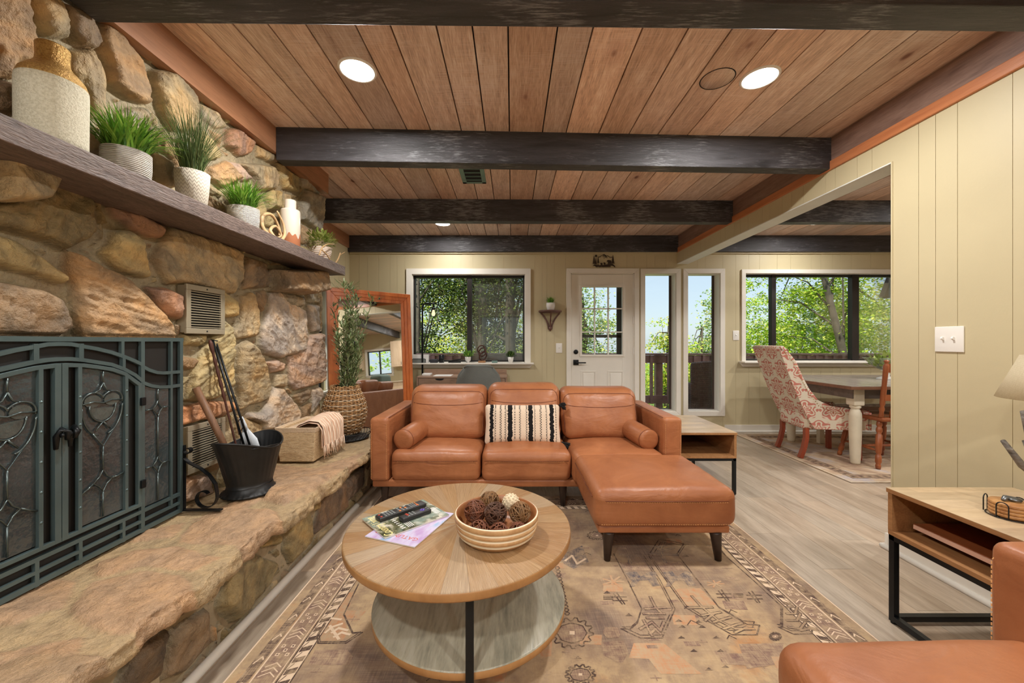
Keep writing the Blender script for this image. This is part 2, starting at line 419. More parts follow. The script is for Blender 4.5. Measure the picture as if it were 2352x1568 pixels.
TAN = C(190, 164, 126); ORG = C(186, 150, 112); PNK = C(198, 166, 146); BRN = C(154, 128, 100); DRK = C(112, 92, 72)
YEL = C(196, 172, 124); GRY = C(184, 168, 144); OLV = C(144, 122, 84); RED = C(176, 134, 110); LPK = C(208, 186, 166)
ST = [
 ([(-70,-30),(45,-20),(62,50),(75,85),(83,130),(70,140),(40,138),(25,180),(-60,165)],ORG,.05),
 ([(60,-40),(90,-30),(133,8),(150,51),(153,84),(110,84),(84,51),(72,15)],TAN,.05),
 ([(138,10),(158,14),(199,33),(217,69),(224,97),(209,117),(179,102),(152,55)],BRN,.055),
 ([(230,84),(242,59),(268,59),(293,102),(327,138),(342,204),(342,235),(306,230),(250,189),(251,148),(230,110)],ORG,.05),
 ([(166,122),(217,116),(237,158),(243,217),(243,265),(209,268),(205,205),(166,166)],TAN,.035),
 ([(355,165),(408,163),(429,192),(453,229),(460,300),(400,300),(375,261),(359,204)],TAN,.045),
 ([(-60,190),(20,190),(35,215),(28,262),(-60,250)],DRK,.04),
 ([(207,301),(237,326),(230,357),(204,344)],ORG,.04),
 ([(275,262),(340,250),(352,300),(300,305)],GRY,.03),
 ([(355,350),(395,375),(400,430),(362,425)],TAN,.04),
 ([(468,238),(500,255),(522,292),(500,292),(468,268)],GRY,.025),
 ([(522,299),(545,297),(585,325),(577,350),(551,356),(522,333)],RED,.04),
 ([(591,333),(631,356),(633,373),(594,356)],TAN,.035),
 ([(637,373),(689,408),(686,439),(654,431),(640,394)],YEL,.035),
 ([(557,376),(628,382),(637,399),(634,434),(597,434),(585,405)],TAN,.04),
 ([(485,388),(522,373),(555,411),(511,428),(488,411)],ORG,.04),
 ([(524,372),(552,376),(580,410),(560,414)],PNK,.03),
 ([(706,438),(747,454),(747,517),(735,528),(694,503),(691,468)],GRY,.045),
 ([(631,438),(652,441),(650,478),(620,480),(612,452)],YEL,.035),
 ([(485,451),(522,474),(516,497),(482,480)],BRN,.03),
 ([(692,385),(740,430),(738,446),(700,428)],GRY,.02),
 ([(-70,350),(55,350),(77,373),(77,402),(63,456),(29,462),(0,463),(-70,465)],TAN,.14),
 ([(77,410),(138,427),(204,450),(212,511),(212,534),(195,545),(143,570),(109,548),(63,537),(11,522),(-60,505),(-60,475),(57,468)],OLV,.05),
 ([(-60,528),(34,554),(72,580),(112,608),(148,634),(141,646),(86,628),(37,617),(-60,596)],YEL,.05),
 ([(-70,640),(86,663),(135,689),(143,712),(158,752),(109,790),(-70,795)],BRN,.05),
 ([(158,577),(172,582),(244,617),(281,634),(324,671),(370,720),(393,752),(405,820),(205,820),(178,723),(172,651),(159,625)],ORG,.05),
 ([(258,476),(316,491),(356,511),(376,522),(370,545),(344,542),(301,522),(267,499)],RED,.04),
 ([(261,534),(296,531),(324,551),(333,591),(344,631),(316,634),(281,620),(247,594),(235,580),(258,562)],YEL,.045),
 ([(396,523),(430,534),(534,569),(551,583),(551,637),(537,672),(488,660),(419,649),(387,649),(356,594)],TAN,.045),
 ([(339,660),(379,663),(413,677),(411,732),(387,723),(356,689)],RED,.04),
 ([(569,593),(610,603),(622,644),(617,659),(564,662),(559,639)],BRN,.035),
 ([(618,621),(709,618),(710,667),(681,676),(650,669),(620,667)],BRN,.17),
 ([(505,669),(520,671),(546,692),(547,723),(518,727),(505,718)],YEL,.03),
 ([(559,679),(579,674),(592,713),(592,746),(594,769),(546,776),(543,764),(556,743)],TAN,.035),
 ([(593,672),(612,669),(617,682),(602,715),(593,695)],BRN,.03),
 ([(622,674),(645,672),(695,713),(704,774),(699,804),(645,820),(610,810),(602,792),(604,753),(622,702)],LPK,.045),
 ([(652,674),(696,682),(699,702),(678,702),(655,688)],GRY,.03),
 ([(709,700),(732,702),(733,759),(719,761),(712,743)],LPK,.035),
 ([(737,664),(745,650),(746,760),(737,761)],GRY,.03),
 ([(712,641),(722,641),(722,697),(712,692)],GRY,.025),
 ([(724,657),(736,659),(735,697),(724,692)],TAN,.03),
 ([(712,771),(740,766),(743,810),(741,876),(681,894),(668,881),(663,822),(701,802)],PNK,.045),
 ([(615,833),(635,825),(654,833),(653,850),(625,853)],PNK,.03),
 ([(633,861),(658,859),(659,886),(635,886)],GRY,.03),
 ([(551,797),(566,782),(584,797),(615,845),(622,886),(617,914),(551,937),(553,907),(546,848)],TAN,.045),
 ([(630,891),(650,894),(681,927),(691,947),(678,990),(574,990),(569,952),(604,947)],LPK,.04),
 ([(678,909),(709,894),(714,912),(694,929)],BRN,.035),
 ([(719,894),(737,889),(740,912),(722,945)],LPK,.03),
 ([(426,769),(474,769),(474,784),(464,792),(431,789)],YEL,.03),
 ([(406,815),(459,825),(444,845),(406,845)],BRN,.03),
 ([(485,779),(515,736),(536,753),(536,886),(502,912),(479,917),(444,919),(428,917),(446,848),(469,802)],YEL,.04),
 ([(406,942),(464,924),(505,922),(533,924),(533,942),(508,955),(436,970),(406,978)],C(206,146,106),.04),
 ([(545,955),(600,975),(600,1005),(550,1012)],TAN,.03),
 ([(420,1098),(480,1092),(492,1130),(440,1150),(415,1150)],PNK,.035),
 ([(408,860),(438,868),(420,915),(408,920)],YEL,.025),
 ([(695,935),(716,925),(712,960),(695,965)],BRN,.03),
]
def wall_uv(px, py, X=1.54):
    Y = X * FPX / (CX - px); return (Y, EYE - (py - CY) * Y / FPX)
polys = [([wall_uv(*p) for p in pts], c, h) for pts, c, h in ST]
u = np.concatenate([np.arange(-.7, 1.1, .016), np.arange(1.1, 3.145, .0048), [3.145]]); v = np.arange(.36, 2.39, .0050)
U, V = np.meshgrid(u, v, indexing='ij')
PAL = [ORG[:3], TAN[:3], BRN[:3], YEL[:3], OLV[:3]]
H, cc = stone_field(U, V, polys, vor=(-9, 1.13, .21, .17, PAL, .022), grow=.008, fill=True)
# soot stain on the stones right above the firebox: a smoke mark of its own shape
s = np.exp(-(((U - 1.22) / .16) ** 2 + ((V - 1.17) / .075) ** 2)) * (1 + .5 * fbm(U, V, 12, 3, 5)); s = np.clip(s, 0, 1)[..., None]
cc = cc * (1 - .6 * s)
H += .05 * np.clip(1 - (3.145 - U) / .03, 0, 1) * -1
X = -1.565 + H
X = np.where((U > .72) & (U < 1.76) & (V < 1.20), np.minimum(X, -1.528), X)
verts = np.stack([X, U, V], -1).reshape(-1, 3)
wl = np_mesh('wall_left', verts, grid_quads(len(u), len(v)), 'stone', col=rgba(cc), kind='structure')
wl['label'] = 'fieldstone chimney wall of brown and tan rocks in mortar'
plain('mortar', C(166, 150, 122), .9, var=.2, bs=30, bst=.5)
m = MB(); m.box(-2.11, -1.57, -.7, 3.12, 0, 2.4); m.box(-1.6,-1.57,3.05,3.13,0,2.4); m.build('wall_left_core', 'mortar', wl, kind='structure')

# hearth: big slabs on top, rough stones on its front
def top_uv(px, py, z=.40):
    Y = (EYE - z) * FPX / (py - CY); return (Y, (px - CX) * Y / FPX)
HT = [
 ([(153,1402),(214,1330),(325,1307),(421,1314),(455,1349),(448,1368),(383,1418),(325,1441),(268,1452),(199,1437)],C(184,148,116)),
 ([(413,1226),(444,1196),(574,1165),(640,1173),(645,1196),(625,1215),(555,1266),(536,1249),(406,1245)],C(184,148,116)),
 ([(295,1242),(329,1215),(432,1192),(402,1230)],C(184,148,116)),
 ([(-30,1391),(115,1320),(180,1330),(150,1390),(110,1397),(38,1430),(-60,1440)],C(184,148,116)),
 ([(-60,1500),(115,1470),(199,1455),(172,1521),(126,1568),(-60,1600)],C(184,148,116)),
 ([(199,1299),(306,1265),(402,1252),(509,1276),(440,1307),(325,1299),(230,1322)],C(184,148,116)),
 ([(626,1064),(724,1072),(845,1032),(830,1045),(728,1122),(651,1160),(587,1144),(619,1112)],C(184,148,116)),
 ([(440,1192),(600,1120),(615,1140),(575,1160),(450,1192)],C(184,148,116)),
]
hp = [([top_uv(*p) for p in pts], c, .010) for pts, c in HT]
y = np.arange(-.7, 3.455, .009); ny = len(y)
xe = -1.015 + .035 * fbm(y, y * 0 + 2.2, 5, 4, 4) + .012 * fbm(y, y * 0, 22, 3, 9)
ns = 58; s = np.linspace(0, 1, ns); nl = 9
Ug = np.repeat(y[:, None], ns, 1); Xg = -1.575 + (xe[:, None] + 1.575) * s[None, :]
Hh, ch = stone_field(Ug, Xg, hp, mortar=np.array(C(182, 154, 118)[:3]), tone=.35, edge=.02, rough=.005, warp=.01, seed=31, vor=(-9, .95, .5, .4, [C(180,148,116)[:3], C(188,158,122)[:3]], .01))
Hh += .006 * fbm(Ug, Xg, 4, 4, 40)
Zg = .392 + Hh
# lip
lx = []; lz = []; lc = []
edgez = Zg[:, -1]; q = fbm(y, y * 0 + 7, 9, 4, 8)
for k in range(nl):
    tk = (k + 1) / nl
    if tk < .7:
        a = tk / .7 * PI / 2; xx = xe + .018 * math.sin(a) + .012 * fbm(y, y * 0 + tk * 1.5, 18, 4, 60); zz = edgez - (.05 + .018 * q) * (1 - math.cos(a)) * 1.0 - .01 * tk
    else:
        b_ = (tk - .7) / .3; xx = xe + .018 - (xe + 1.11 + .02) * b_; zz = edgez - (.062 + .018 * q)
    lx.append(xx); lz.append(zz); lc.append(ch[:, -1] * (1 + .3 * fbm(y, y * 0 + tk * 3, 15, 4, 61))[:, None])
XX = np.concatenate([Xg, np.stack(lx, 1)], 1); ZZ = np.concatenate([Zg, np.stack(lz, 1)], 1); YY = np.repeat(y[:, None], ns + nl, 1)
CC = np.concatenate([ch, np.stack(lc, 1)], 1)
hearth = bpy.data.objects.new('hearth', None); COL.objects.link(hearth); hearth.location = (-1.3, 1.4, 0); ROOTLOC['hearth'] = Vector((-1.3, 1.4, 0))
tag(hearth, 'raised fireplace hearth with broad flagstone top along the stone wall', 'hearth', kind='structure')
np_mesh('hearth_top', np.stack([XX, YY, ZZ], -1).reshape(-1, 3), grid_quads(ny, ns + nl), 'stone', hearth, col=rgba(CC))
HF = [
 ([(666,1188),(712,1161),(723,1188),(725,1245),(674,1299),(658,1265)],C(188,160,110)),
 ([(727,1157),(742,1142),(742,1169),(727,1177)],YEL),
 ([(746,1142),(796,1100),(796,1169),(727,1234),(727,1207)],C(132,106,84)),
 ([(536,1314),(597,1268),(650,1290),(631,1345),(543,1433),(505,1395)],C(176,152,108)),
 ([(494,1437),(505,1433),(507,1467),(494,1494)],C(202,156,112)),
 ([(406,1444),(490,1391),(490,1480),(430,1551),(383,1568)],BRN),
 ([(318,1475),(398,1437),(375,1560),(318,1600),(270,1600)],DRK),
 ([(798,1100),(842,1066),(842,1112),(798,1160)],C(122,100,84)),
 ([(597,1253),(655,1219),(655,1250),(612,1262)],YEL),
]
fp = [([wall_uv(px, py, 1.10) for px, py in pts], c, .038) for pts, c in HF]
y = np.arange(-.7, 3.45, .009); z = np.arange(0, .375, .009)
Ug, Vg = np.meshgrid(y, z, indexing='ij')
Hf, cf = stone_field(Ug, Vg, fp, mortar=np.array(C(158, 148, 126)[:3]), edge=.006, rough=.009, seed=71, grow=-.004, fill=True, vor=(-9, 1.2, .17, .2, [BRN[:3], OLV[:3], TAN[:3]], .025))
vtx = np.stack([-1.138 + Hf, Ug, Vg], -1).reshape(-1, 3)
np_mesh('hearth_front', vtx, grid_quads(len(y), len(z)), 'stone', hearth, col=rgba(cf))
m = MB(); m.box(-1.6, -1.132, -.7, 3.44, 0, .37); m.box(-2.10, -1.13, 3.15, 3.45, 0, .392)
m.build('hearth_core', 'mortar', hearth)
m = MB(); m.smooth = True; m.tube([(-1.098, -.7, .010), (-1.098, 3.45, .010)], .019, 12); m.build('baseboard_hearth', 'white_trim', kind='structure')

# ================================================================ room shell
def strips(a, b, w0, pat):
    out = [a]; x = a + w0; i = 0
    while x < b - .01: out.append(x); x += pat[i % len(pat)]; i += 1
    out.append(b); return out
def split_rects(u0, u1, v0, v1, holes):
    rs = [(u0, u1, v0, v1)]
    for (a, b, c, d) in holes:
        nr = []
        for (p, q, r, s_) in rs:
            if a >= q or b <= p or c >= s_ or d <= r: nr.append((p, q, r, s_)); continue
            if a > p: nr.append((p, a, r, s_))
            if b < q: nr.append((b, q, r, s_))
            if c > r: nr.append((max(p, a), min(q, b), r, c))
            if d < s_: nr.append((max(p, a), min(q, b), d, s_))
        rs = nr
    return rs
def panel_wall(name, ax, face, sgn, thick, u0, u1, v0, v1, cuts, holes=(), mat='cream_wall', label=None):
    """panelled wall; ax 'Y': plane y=face spanning X ; ax 'X': plane x=face spanning Y. sgn = direction from face into the wall"""
    m = MB(); g = .0010; pd = .0035
    def put(a, b, c, d, w0, w1):
        lo, hi = sorted((face + sgn * w0, face + sgn * w1))
        if ax == 'Y': m.box(a, b, lo, hi, c, d)
        else: m.box(lo, hi, a, b, c, d)
    for r in split_rects(u0, u1, v0, v1, holes): put(*r, pd, thick)
    cs = sorted(set([u0, u1] + [c for c in cuts if u0 < c < u1]))
    for a, b in zip(cs[:-1], cs[1:]):
        a2 = a + (g if a != u0 else 0); b2 = b - (g if b != u1 else 0)
        for r in split_rects(a2, b2, v0, v1, holes): put(*r, 0, pd)
    return m.build(name, mat, kind='structure', label=label)
FLOOR_L, FLOOR_R, REAR, BACK = -2.11, 7.4, -3.4, 5.0
# floor
m = MB(); m.box(FLOOR_L, FLOOR_R + .1, REAR, BACK + .14, -.06, -.003); fcore = None
x = 1.596 - .167 * 23; row = 0; r_ = random.Random(3)
m.cur = 1
while x < FLOOR_R:
    yy = REAR - r_.random() * 1.2
    while yy < BACK:
        y0, y1 = max(yy, REAR), min(yy + 1.22, BACK + .05); f = .86 + .26 * r_.random(); w = .97 + .06 * r_.random()
        if y1 > y0 and x + .167 > FLOOR_L:
            m.col = (f * w, f, f / w, 1); x0 = max(x, FLOOR_L)
            m.box(x0 + .0007, min(x + .1663, FLOOR_R), y0 + .0007, y1 - .0007, -.003, 0)
        yy += 1.22
    x += .167; row += 1
m.build('floor', ['dark_frame', 'floor_wood'], kind='structure', label='grey oak plank floor')
# ceiling planks
cuts = [-2.3, -2.1, -1.9, -1.70, -1.525, -1.353, -1.198, -1.048, -.887, -.675, -.525, -.328, -.172, -.017, .198, .353, .568, .768, .96, 1.158, 1.37, 1.57, 1.78, 1.966, 2.13]
xx = 2.32
while xx < 7.6: cuts.append(xx); xx += .195
m = MB(); m.box(-2.3, 7.55, REAR, BACK + .14, 2.55, 2.62); m.cur = 1; r_ = random.Random(5)
CZ = 2.532
for a, b in zip(cuts[:-1], cuts[1:]):
    f = .82 + .36 * r_.random(); w = .95 + .12 * r_.random(); m.col = (min(1.3, f * w), f, f / w, 1)
    m.box(a + .0036, b - .0036, REAR, BACK, CZ, 2.552)
m.build('ceiling', ['void_black', 'ceiling_wood'], kind='structure', label='stained cedar plank ceiling', bevel=.0)
# beams
def beam(yl, yr, th, xl, xr, lab, dz=0):
    m = MB(); z0 = 2.323 + dz
    vs = [(xl, yl, z0), (xl, yl + th, z0), (xr, yr, z0), (xr, yr + th, z0), (xl, yl, CZ + .004), (xl, yl + th, CZ + .004), (xr, yr, CZ + .004), (xr, yr + th, CZ + .004)]
    m.add(vs, [(0, 1, 3, 2), (4, 6, 7, 5), (0, 2, 6, 4), (1, 5, 7, 3), (0, 4, 5, 1), (2, 3, 7, 6)])
    return m.build('ceiling_beam', 'beam_wood', kind='structure', label=lab, bevel=.004)
beam(1.285, 1.33, .11, -1.50, 2.14, 'near black ceiling beam overhead')
beam(2.447, 2.577, .09, -1.50, 2.14, 'black ceiling beam over the sofa')
beam(3.665, 3.724, .09, -2.11, 2.14, 'third black ceiling beam from the camera')
beam(4.945, 4.945, .055, -2.11, 2.14, 'black ceiling beam against the window wall')
beam(.05, .08, .10, -1.50, 2.14, 'black ceiling beam above the camera')
beam(-1.15, -1.12, .10, -1.50, 2.14, 'black ceiling beam at the rear')
for yb, lb in ((4.945, 'dining room beam against the window wall'), (3.72, 'dining room beam over the table'), (2.56, 'dining room beam near the wall end'), (1.3, 'kitchen ceiling beam')):
    beam(yb, yb, .055 if yb > 4.9 else .09, 2.28, 7.4, lb)
# left board on the chimney and on the left wall, right boards and red trim
m = MB(); m.box(-1.56, -1.50, REAR, 3.15, 2.372, CZ); m.build('trim_1', 'orange_board_wood', kind='structure')
m = MB(); m.box(-2.14, -2.09, 3.12, BACK, 2.372, CZ); m.build('trim_2', 'orange_board_wood', kind='structure')
m = MB(); m.box(2.135, 2.285, REAR, BACK, 2.376, CZ); m.build('trim_3', 'brown_board_wood', kind='structure')
m = MB(); m.box(2.125, 2.29, REAR, BACK, 2.318, 2.377); m.build('trim_4', 'red_trim_wood', kind='structure', bevel=.004)
PAT = [.096, .204, .08, .115, .13, .30, .06, .09, .21]
RW = [2.028, 1.947, 1.851, 1.647, 1.56, 1.44, 1.24, 1.14, .94, .86, .65, .55, .3, .1, -.1, -.3, -.6, -.9, -1.2, -1.6, -2.0, -2.5]
wr = panel_wall('wall_right', 'X', 2.14, 1, .14, REAR, 2.17, 0, 2.32, RW)
wr['label'] = 'khaki panelled wall stub right of the opening'
m = MB(); m.box(2.136, 2.284, 2.163, 2.173, 0, 2.18); m.build('wall_right_edge', 'cream_wall', wr, kind='structure')
hd = panel_wall('wall_header', 'X', 2.14, 1, .14, 2.17, BACK, 2.18, 2.32, strips(2.17, BACK, .12, [.1, .16, .08, .2, .12]))
m = MB(); m.box(2.138, 2.282, 2.17, BACK, 2.174, 2.181); m.build('header_soffit', 'header_white', hd, kind='structure')
m = MB(); m.box(2.118, 2.14, REAR, 2.171, 0, .085); m.box(2.118, 2.285, 2.172, 2.19, 0, .085); m.smooth = True
m.tube([(2.112, REAR, .008), (2.112, 2.195, .008)], .016, 10); m.tube([(2.105, 2.195, .008), (2.29, 2.195, .008)], .016, 10)
m.build('baseboard_right', 'white_trim', kind='structure')
# back wall with its openings
W1 = (BX(947), BX(1206), BZ(832), BZ(630)); DR = (BX(1311), BX(1457), -.01, BZ(627)); S1 = (BX(1481), BX(1552), BZ(944), BZ(628)); S2 = (BX(1579), BX(1653), BZ(944), BZ(628))
W2 = (BX(1711), BX(2072), BZ(829), BZ(628))
bc = sorted([BX(p) for p in (825, 844, 870, 896, 912, 930, 1040, 1059, 1086, 1126, 1157, 1175, 1228, 1245, 1256, 1273, 1299, 1370, 1394, 1440, 1458, 1486, 1504, 1530, 1602, 1620, 1660, 1690, 1720, 1745, 1785, 1816, 1863, 1885, 1912, 1930, 1955, 2000)] + strips(5.0, 7.4, .1, PAT))
panel_wall('wall_back', 'Y', BACK, 1, .15, -2.25, 7.5, 0, 2.56, bc, [W1, DR, S1, S2, W2], label='khaki panelled window wall')
m = MB(); m.box(-2.11, BX(1300), 4.982, 5.0, 0, .09); m.box(BX(1664), 7.4, 4.982, 5.0, 0, .09); m.smooth = True
m.tube([(-2.11, 4.975, .008), (BX(1300), 4.975, .008)], .015, 8); m.tube([(BX(1664), 4.975, .008), (7.4, 4.975, .008)], .015, 8)
m.build('baseboard_back', 'white_trim', kind='structure')
m = MB(); m.box(-2.1, 7.4, 4.975, 5.0, 2.305, 2.325); m.build('trim_5', 'cream_wall', kind='structure')
# left wall beyond the chimney with a window, rear and kitchen walls
WL = (3.45, 4.36, .62, 1.88)
panel_wall('wall_left_far', 'X', -2.11, -1, .14, 3.05, BACK, 0, 2.56, strips(3.1, 5, .2, PAT), [WL], label='narrow panelled wall behind the mirror')
panel_wall('wall_left_near', 'X', -1.54, -1, .14, REAR, -.68, 0, 2.56, strips(REAR, -.68, .2, PAT), label='panelled wall behind the camera')
WR1 = (-1.1, .9, .05, 2.05)  # opening added behind the camera to let daylight in
panel_wall('wall_rear', 'Y', REAR, -1, .14, -1.7, 7.5, 0, 2.56, strips(-1.7, 7.5, .2, PAT), [WR1, (3.0, 4.6, .9, 2.0)], label='rear wall with an added patio window')
WK = (.25, 1.05, 1.16, 1.96)
panel_wall('wall_kitchen', 'X', 7.4, 1, .14, REAR, BACK, 0, 2.56, strips(REAR, BACK, .2, PAT), [WK], label='kitchen end wall with a window')
# roof and eaves above everything
plain('roof_dark', C(60, 50, 45), .8); plain('soffit_brown', C(104, 84, 74), .7)
m = MB(); m.box(-2.9, 8.1, REAR - .5, 5.9, 2.63, 2.75); m.build('roof_slab', 'soffit_brown', kind='structure')

# window and door joinery
def casing(m, a, b, c, d, w, y0=4.978, y1=5.0, bot=True):
    """mitred casing around opening a..b, c..d in the back wall"""
    def fr(u, v, w_): return (u, y1 - w_, v)
    t_ = y1 - y0
    m.prism([(a - w, d + w), (b + w, d + w), (b, d), (a, d)], 0, t_, fr)
    m.prism([(a - w, c - (w if bot else 0)), (a - w, d + w), (a, d), (a, c)], 0, t_, fr)
    m.prism([(b + w, c - (w if bot else 0)), (b + w, d + w), (b, d), (b, c)], 0, t_, fr)
    if bot: m.prism([(a - w, c - w), (b + w, c - w), (b, c), (a, c)], 0, t_, fr)
def reveal(m, a, b, c, d, y0, y1, t_=.006):
    m.box(a - .002, a + t_, y0, y1, c, d); m.box(b - t_, b + .002, y0, y1, c, d); m.box(a, b, y0, y1, d - t_, d + .002); m.box(a, b, y0, y1, c - .002, c + t_)
def window(idx, o, mull, lab, sill=True, cw=.072, fw=.028, frame='dark_frame', yb=5.075):
    a, b, c, d = o
    root = bpy.data.objects.new('window_%d' % idx, None); COL.objects.link(root); root.location = ((a + b) / 2, 5, c); ROOTLOC[root.name] = Vector(root.location)
    tag(root, lab, 'window', kind='structure')
    m = MB(); casing(m, a, b, c, d, cw, bot=not sill); reveal(m, a, b, c, d, 5.0, 5.15); m.build('window_casing', 'white_trim', root)
    if sill:
        m = MB(); m.prism([(4.86, c), (5.03, c), (5.03, c - .018), (4.86, c - .018)], a - cw - .035, b + cw + .035, lambda u_, v_, w_: (w_, u_, v_))
        m.prism([(a - cw - .03, c - .018), (b + cw + .03, c - .018), (b + cw - .01, c - .07), (a - cw + .01, c - .07)], 0, .035, lambda u_, v_, w_: (u_, 5.0 - w_, v_))
        m.build('window_sill', 'white_trim', root, bevel=.003)
    m = MB(); y0, y1 = yb - .03, yb + .03
    m.box(a, a + fw, y0, y1, c, d); m.box(b - fw, b, y0, y1, c, d); m.box(a, b, y0, y1, d - fw - .012, d); m.box(a, b, y0, y1, c, c + fw)
    for (p, q) in mull: m.box(p, q, y0 - .01, y1, c, d)
    m.build('window_frame', frame, root, bevel=.002)
    m = MB(); m.box(a + .01, b - .01, yb - .002, yb + .002, c + .01, d - .01); m.build('window_pane', 'pane_glass', root)
    return root
w1_ = window(1, W1, [(BX(1072), BX(1083))], 'wide black-framed sliding window with a white sill above the desk', fw=.026)
t = NT('insect_mesh'); tr = t.n('ShaderNodeBsdfTransparent'); df = t.n('ShaderNodeBsdfDiffuse'); df.inputs[0].default_value = C(150, 146, 138); ms = t.n('ShaderNodeMixShader'); ms.inputs[0].default_value = .28
t.t.links.new(tr.outputs[0], ms.inputs[1]); t.t.links.new(df.outputs[0], ms.inputs[2]); t.t.links.new(ms.outputs[0], t.out.inputs[0])
m = MB(); m.box(BX(1083), W1[1] - .02, 5.098, 5.099, W1[2] + .02, W1[3] - .03); m.build('insect_screen', 'insect_mesh', w1_)
window(2, W2, [(BX(1777), BX(1787)), (BX(1963), BX(1979))], 'three-light black-framed window of the dining area', fw=.024, cw=.05)
plain('jamb_brown', C(72, 56, 50), .5)
def sidelight(idx, o, lab):
    a, b, c, d = o
    root = bpy.data.objects.new('window_%d' % idx, None); COL.objects.link(root); root.location = ((a + b) / 2, 5, c); ROOTLOC[root.name] = Vector(root.location)
    tag(root, lab, 'window', kind='structure')
    m = MB(); casing(m, a, b, c, d, .060); reveal(m, a, b, c, d, 5.0, 5.15); m.build('window_casing', 'white_trim', root, bevel=.003)
    m = MB(); m.box(b - .030, b - .004, 5.125, 5.15, c, d); m.box(a, b, 5.13, 5.15, c, c + .012); m.build('window_frame', 'jamb_brown', root)
    m = MB(); m.box(a + .004, b - .004, 5.132, 5.136, c + .004, d - .004); m.build('window_pane', 'pane_glass', root)
sidelight(3, S1, 'tall narrow sidelight window next to the door')
sidelight(4, S2, 'tall narrow sidelight window further from the door, with the wicker seat behind')
# door
def door():
    a, b, c, d = DR
    root = bpy.data.objects.new('door_1', None); COL.objects.link(root); root.location = ((a + b) / 2, 5, 0); ROOTLOC[root.name] = Vector(root.location)
    tag(root, 'white exterior door with a nine-light window and two raised panels', 'door', kind='structure')
    m = MB(); casing(m, a, b, 0, d, .058, bot=False); m.build('door_casing', 'white_trim', root, bevel=.003)
    sa, sb, st = BX(1313.5), BX(1455), BZ(629.5); ga, gb, gc, gd = BX(1337), BX(1430), BZ(814), BZ(659)
    m = MB()
    for r in split_rects(sa, sb, .012, st, [(ga, gb, gc, gd)]): m.box(r[0], r[1], 5.012, 5.055, r[2], r[3])
    # moulding around the glass and muntins
    def mould(x0, x1, z0, z1, w, t0, t1):
        for (p, q, r, s_) in ((x0 - w, x1 + w, z1, z1 + w), (x0 - w, x1 + w, z0 - w, z0), (x0 - w, x0, z0, z1), (x1, x1 + w, z0, z1)): m.box(p, q, t0, t1, r, s_)
    mould(ga, gb, gc, gd, .028, 5.0, 5.02); mould(ga - .012, gb + .012, gc - .012, gd + .012, .006, 4.996, 5.01)
    for px in (1366.5, 1398): m.box(BX(px) - .007, BX(px) + .007, 5.008, 5.05, gc, gd)
    for py in (708.5, 762.5): m.box(ga, gb, 5.008, 5.05, BZ(py) - .007, BZ(py) + .007)
    for (p, q) in ((1334, 1370), (1396, 1433)):
        x0, x1, z0, z1 = BX(p) + .02, BX(q) - .02, .22, BZ(851) - .02
        mould(x0, x1, z0, z1, .018, 5.006, 5.012); m.rbox(x0 + .012, x1 - .012, 5.004, 5.02, z0 + .012, z1 - .012, .006)
    m.build('door_slab', 'white_trim', root, bevel=.002)
    m = MB(); m.box(ga, gb, 5.028, 5.032, gc, gd); m.build('door_glass', 'pane_glass', root)
    m = MB(); hx, hz = BX(1323), BZ(832); m.rbox(hx - .034, hx + .034, 4.998, 5.012, hz - .034, hz + .034, .003); m.smooth = True
    m.tube([(hx, 5.0, hz), (hx, 4.95, hz)], .011, 10); m.smooth = False; m.rbox(hx - .01, hx + .12, 4.942, 4.956, hz - .010, hz + .006, .004)
    m.build('door_handle', 'black_metal', root)
    m = MB(); m.lathe([(0, 0), (.030, 0), (.030, .012), (.024, .02), (.012, .022), (0, .022)], (BX(1323), 5.012, BZ(808)), 20, Matrix.Rotation(PI / 2, 4, 'X')); m.build('deadbolt', 'black_metal', root)
    m = MB()
    for py in (668, 735, 806):
        m.box(BX(1454), BX(1457.5), 4.998, 5.01, BZ(py) - .045, BZ(py) + .045)
    m.build('hinge', 'plate_white', root)
    m = MB(); m.box(a, b, 5.0, 5.14, -.005, .012); m.box(a, a + .012, 5.0, 5.14, 0, d); m.box(b - .012, b, 5.0, 5.14, 0, d); m.box(a, b, 5.0, 5.14, d - .012, d); m.build('door_frame', 'white_trim', root)
    m = MB(); m.box(BX(1422), BX(1433), 5.10, 5.13, 0, d - .02); m.box(BX(1325), BX(1335), 5.10, 5.13, 0, d - .02); m.box(BX(1325), BX(1433), 5.10, 5.13, BZ(775), BZ(768)); m.box(BX(1325), BX(1433), 5.1, 5.13, d - .17, d - .02); m.box(BX(1325), BX(1433), 5.1, 5.13, 0, .12)
    m.build('storm_door_frame', 'dark_frame', root)
door()
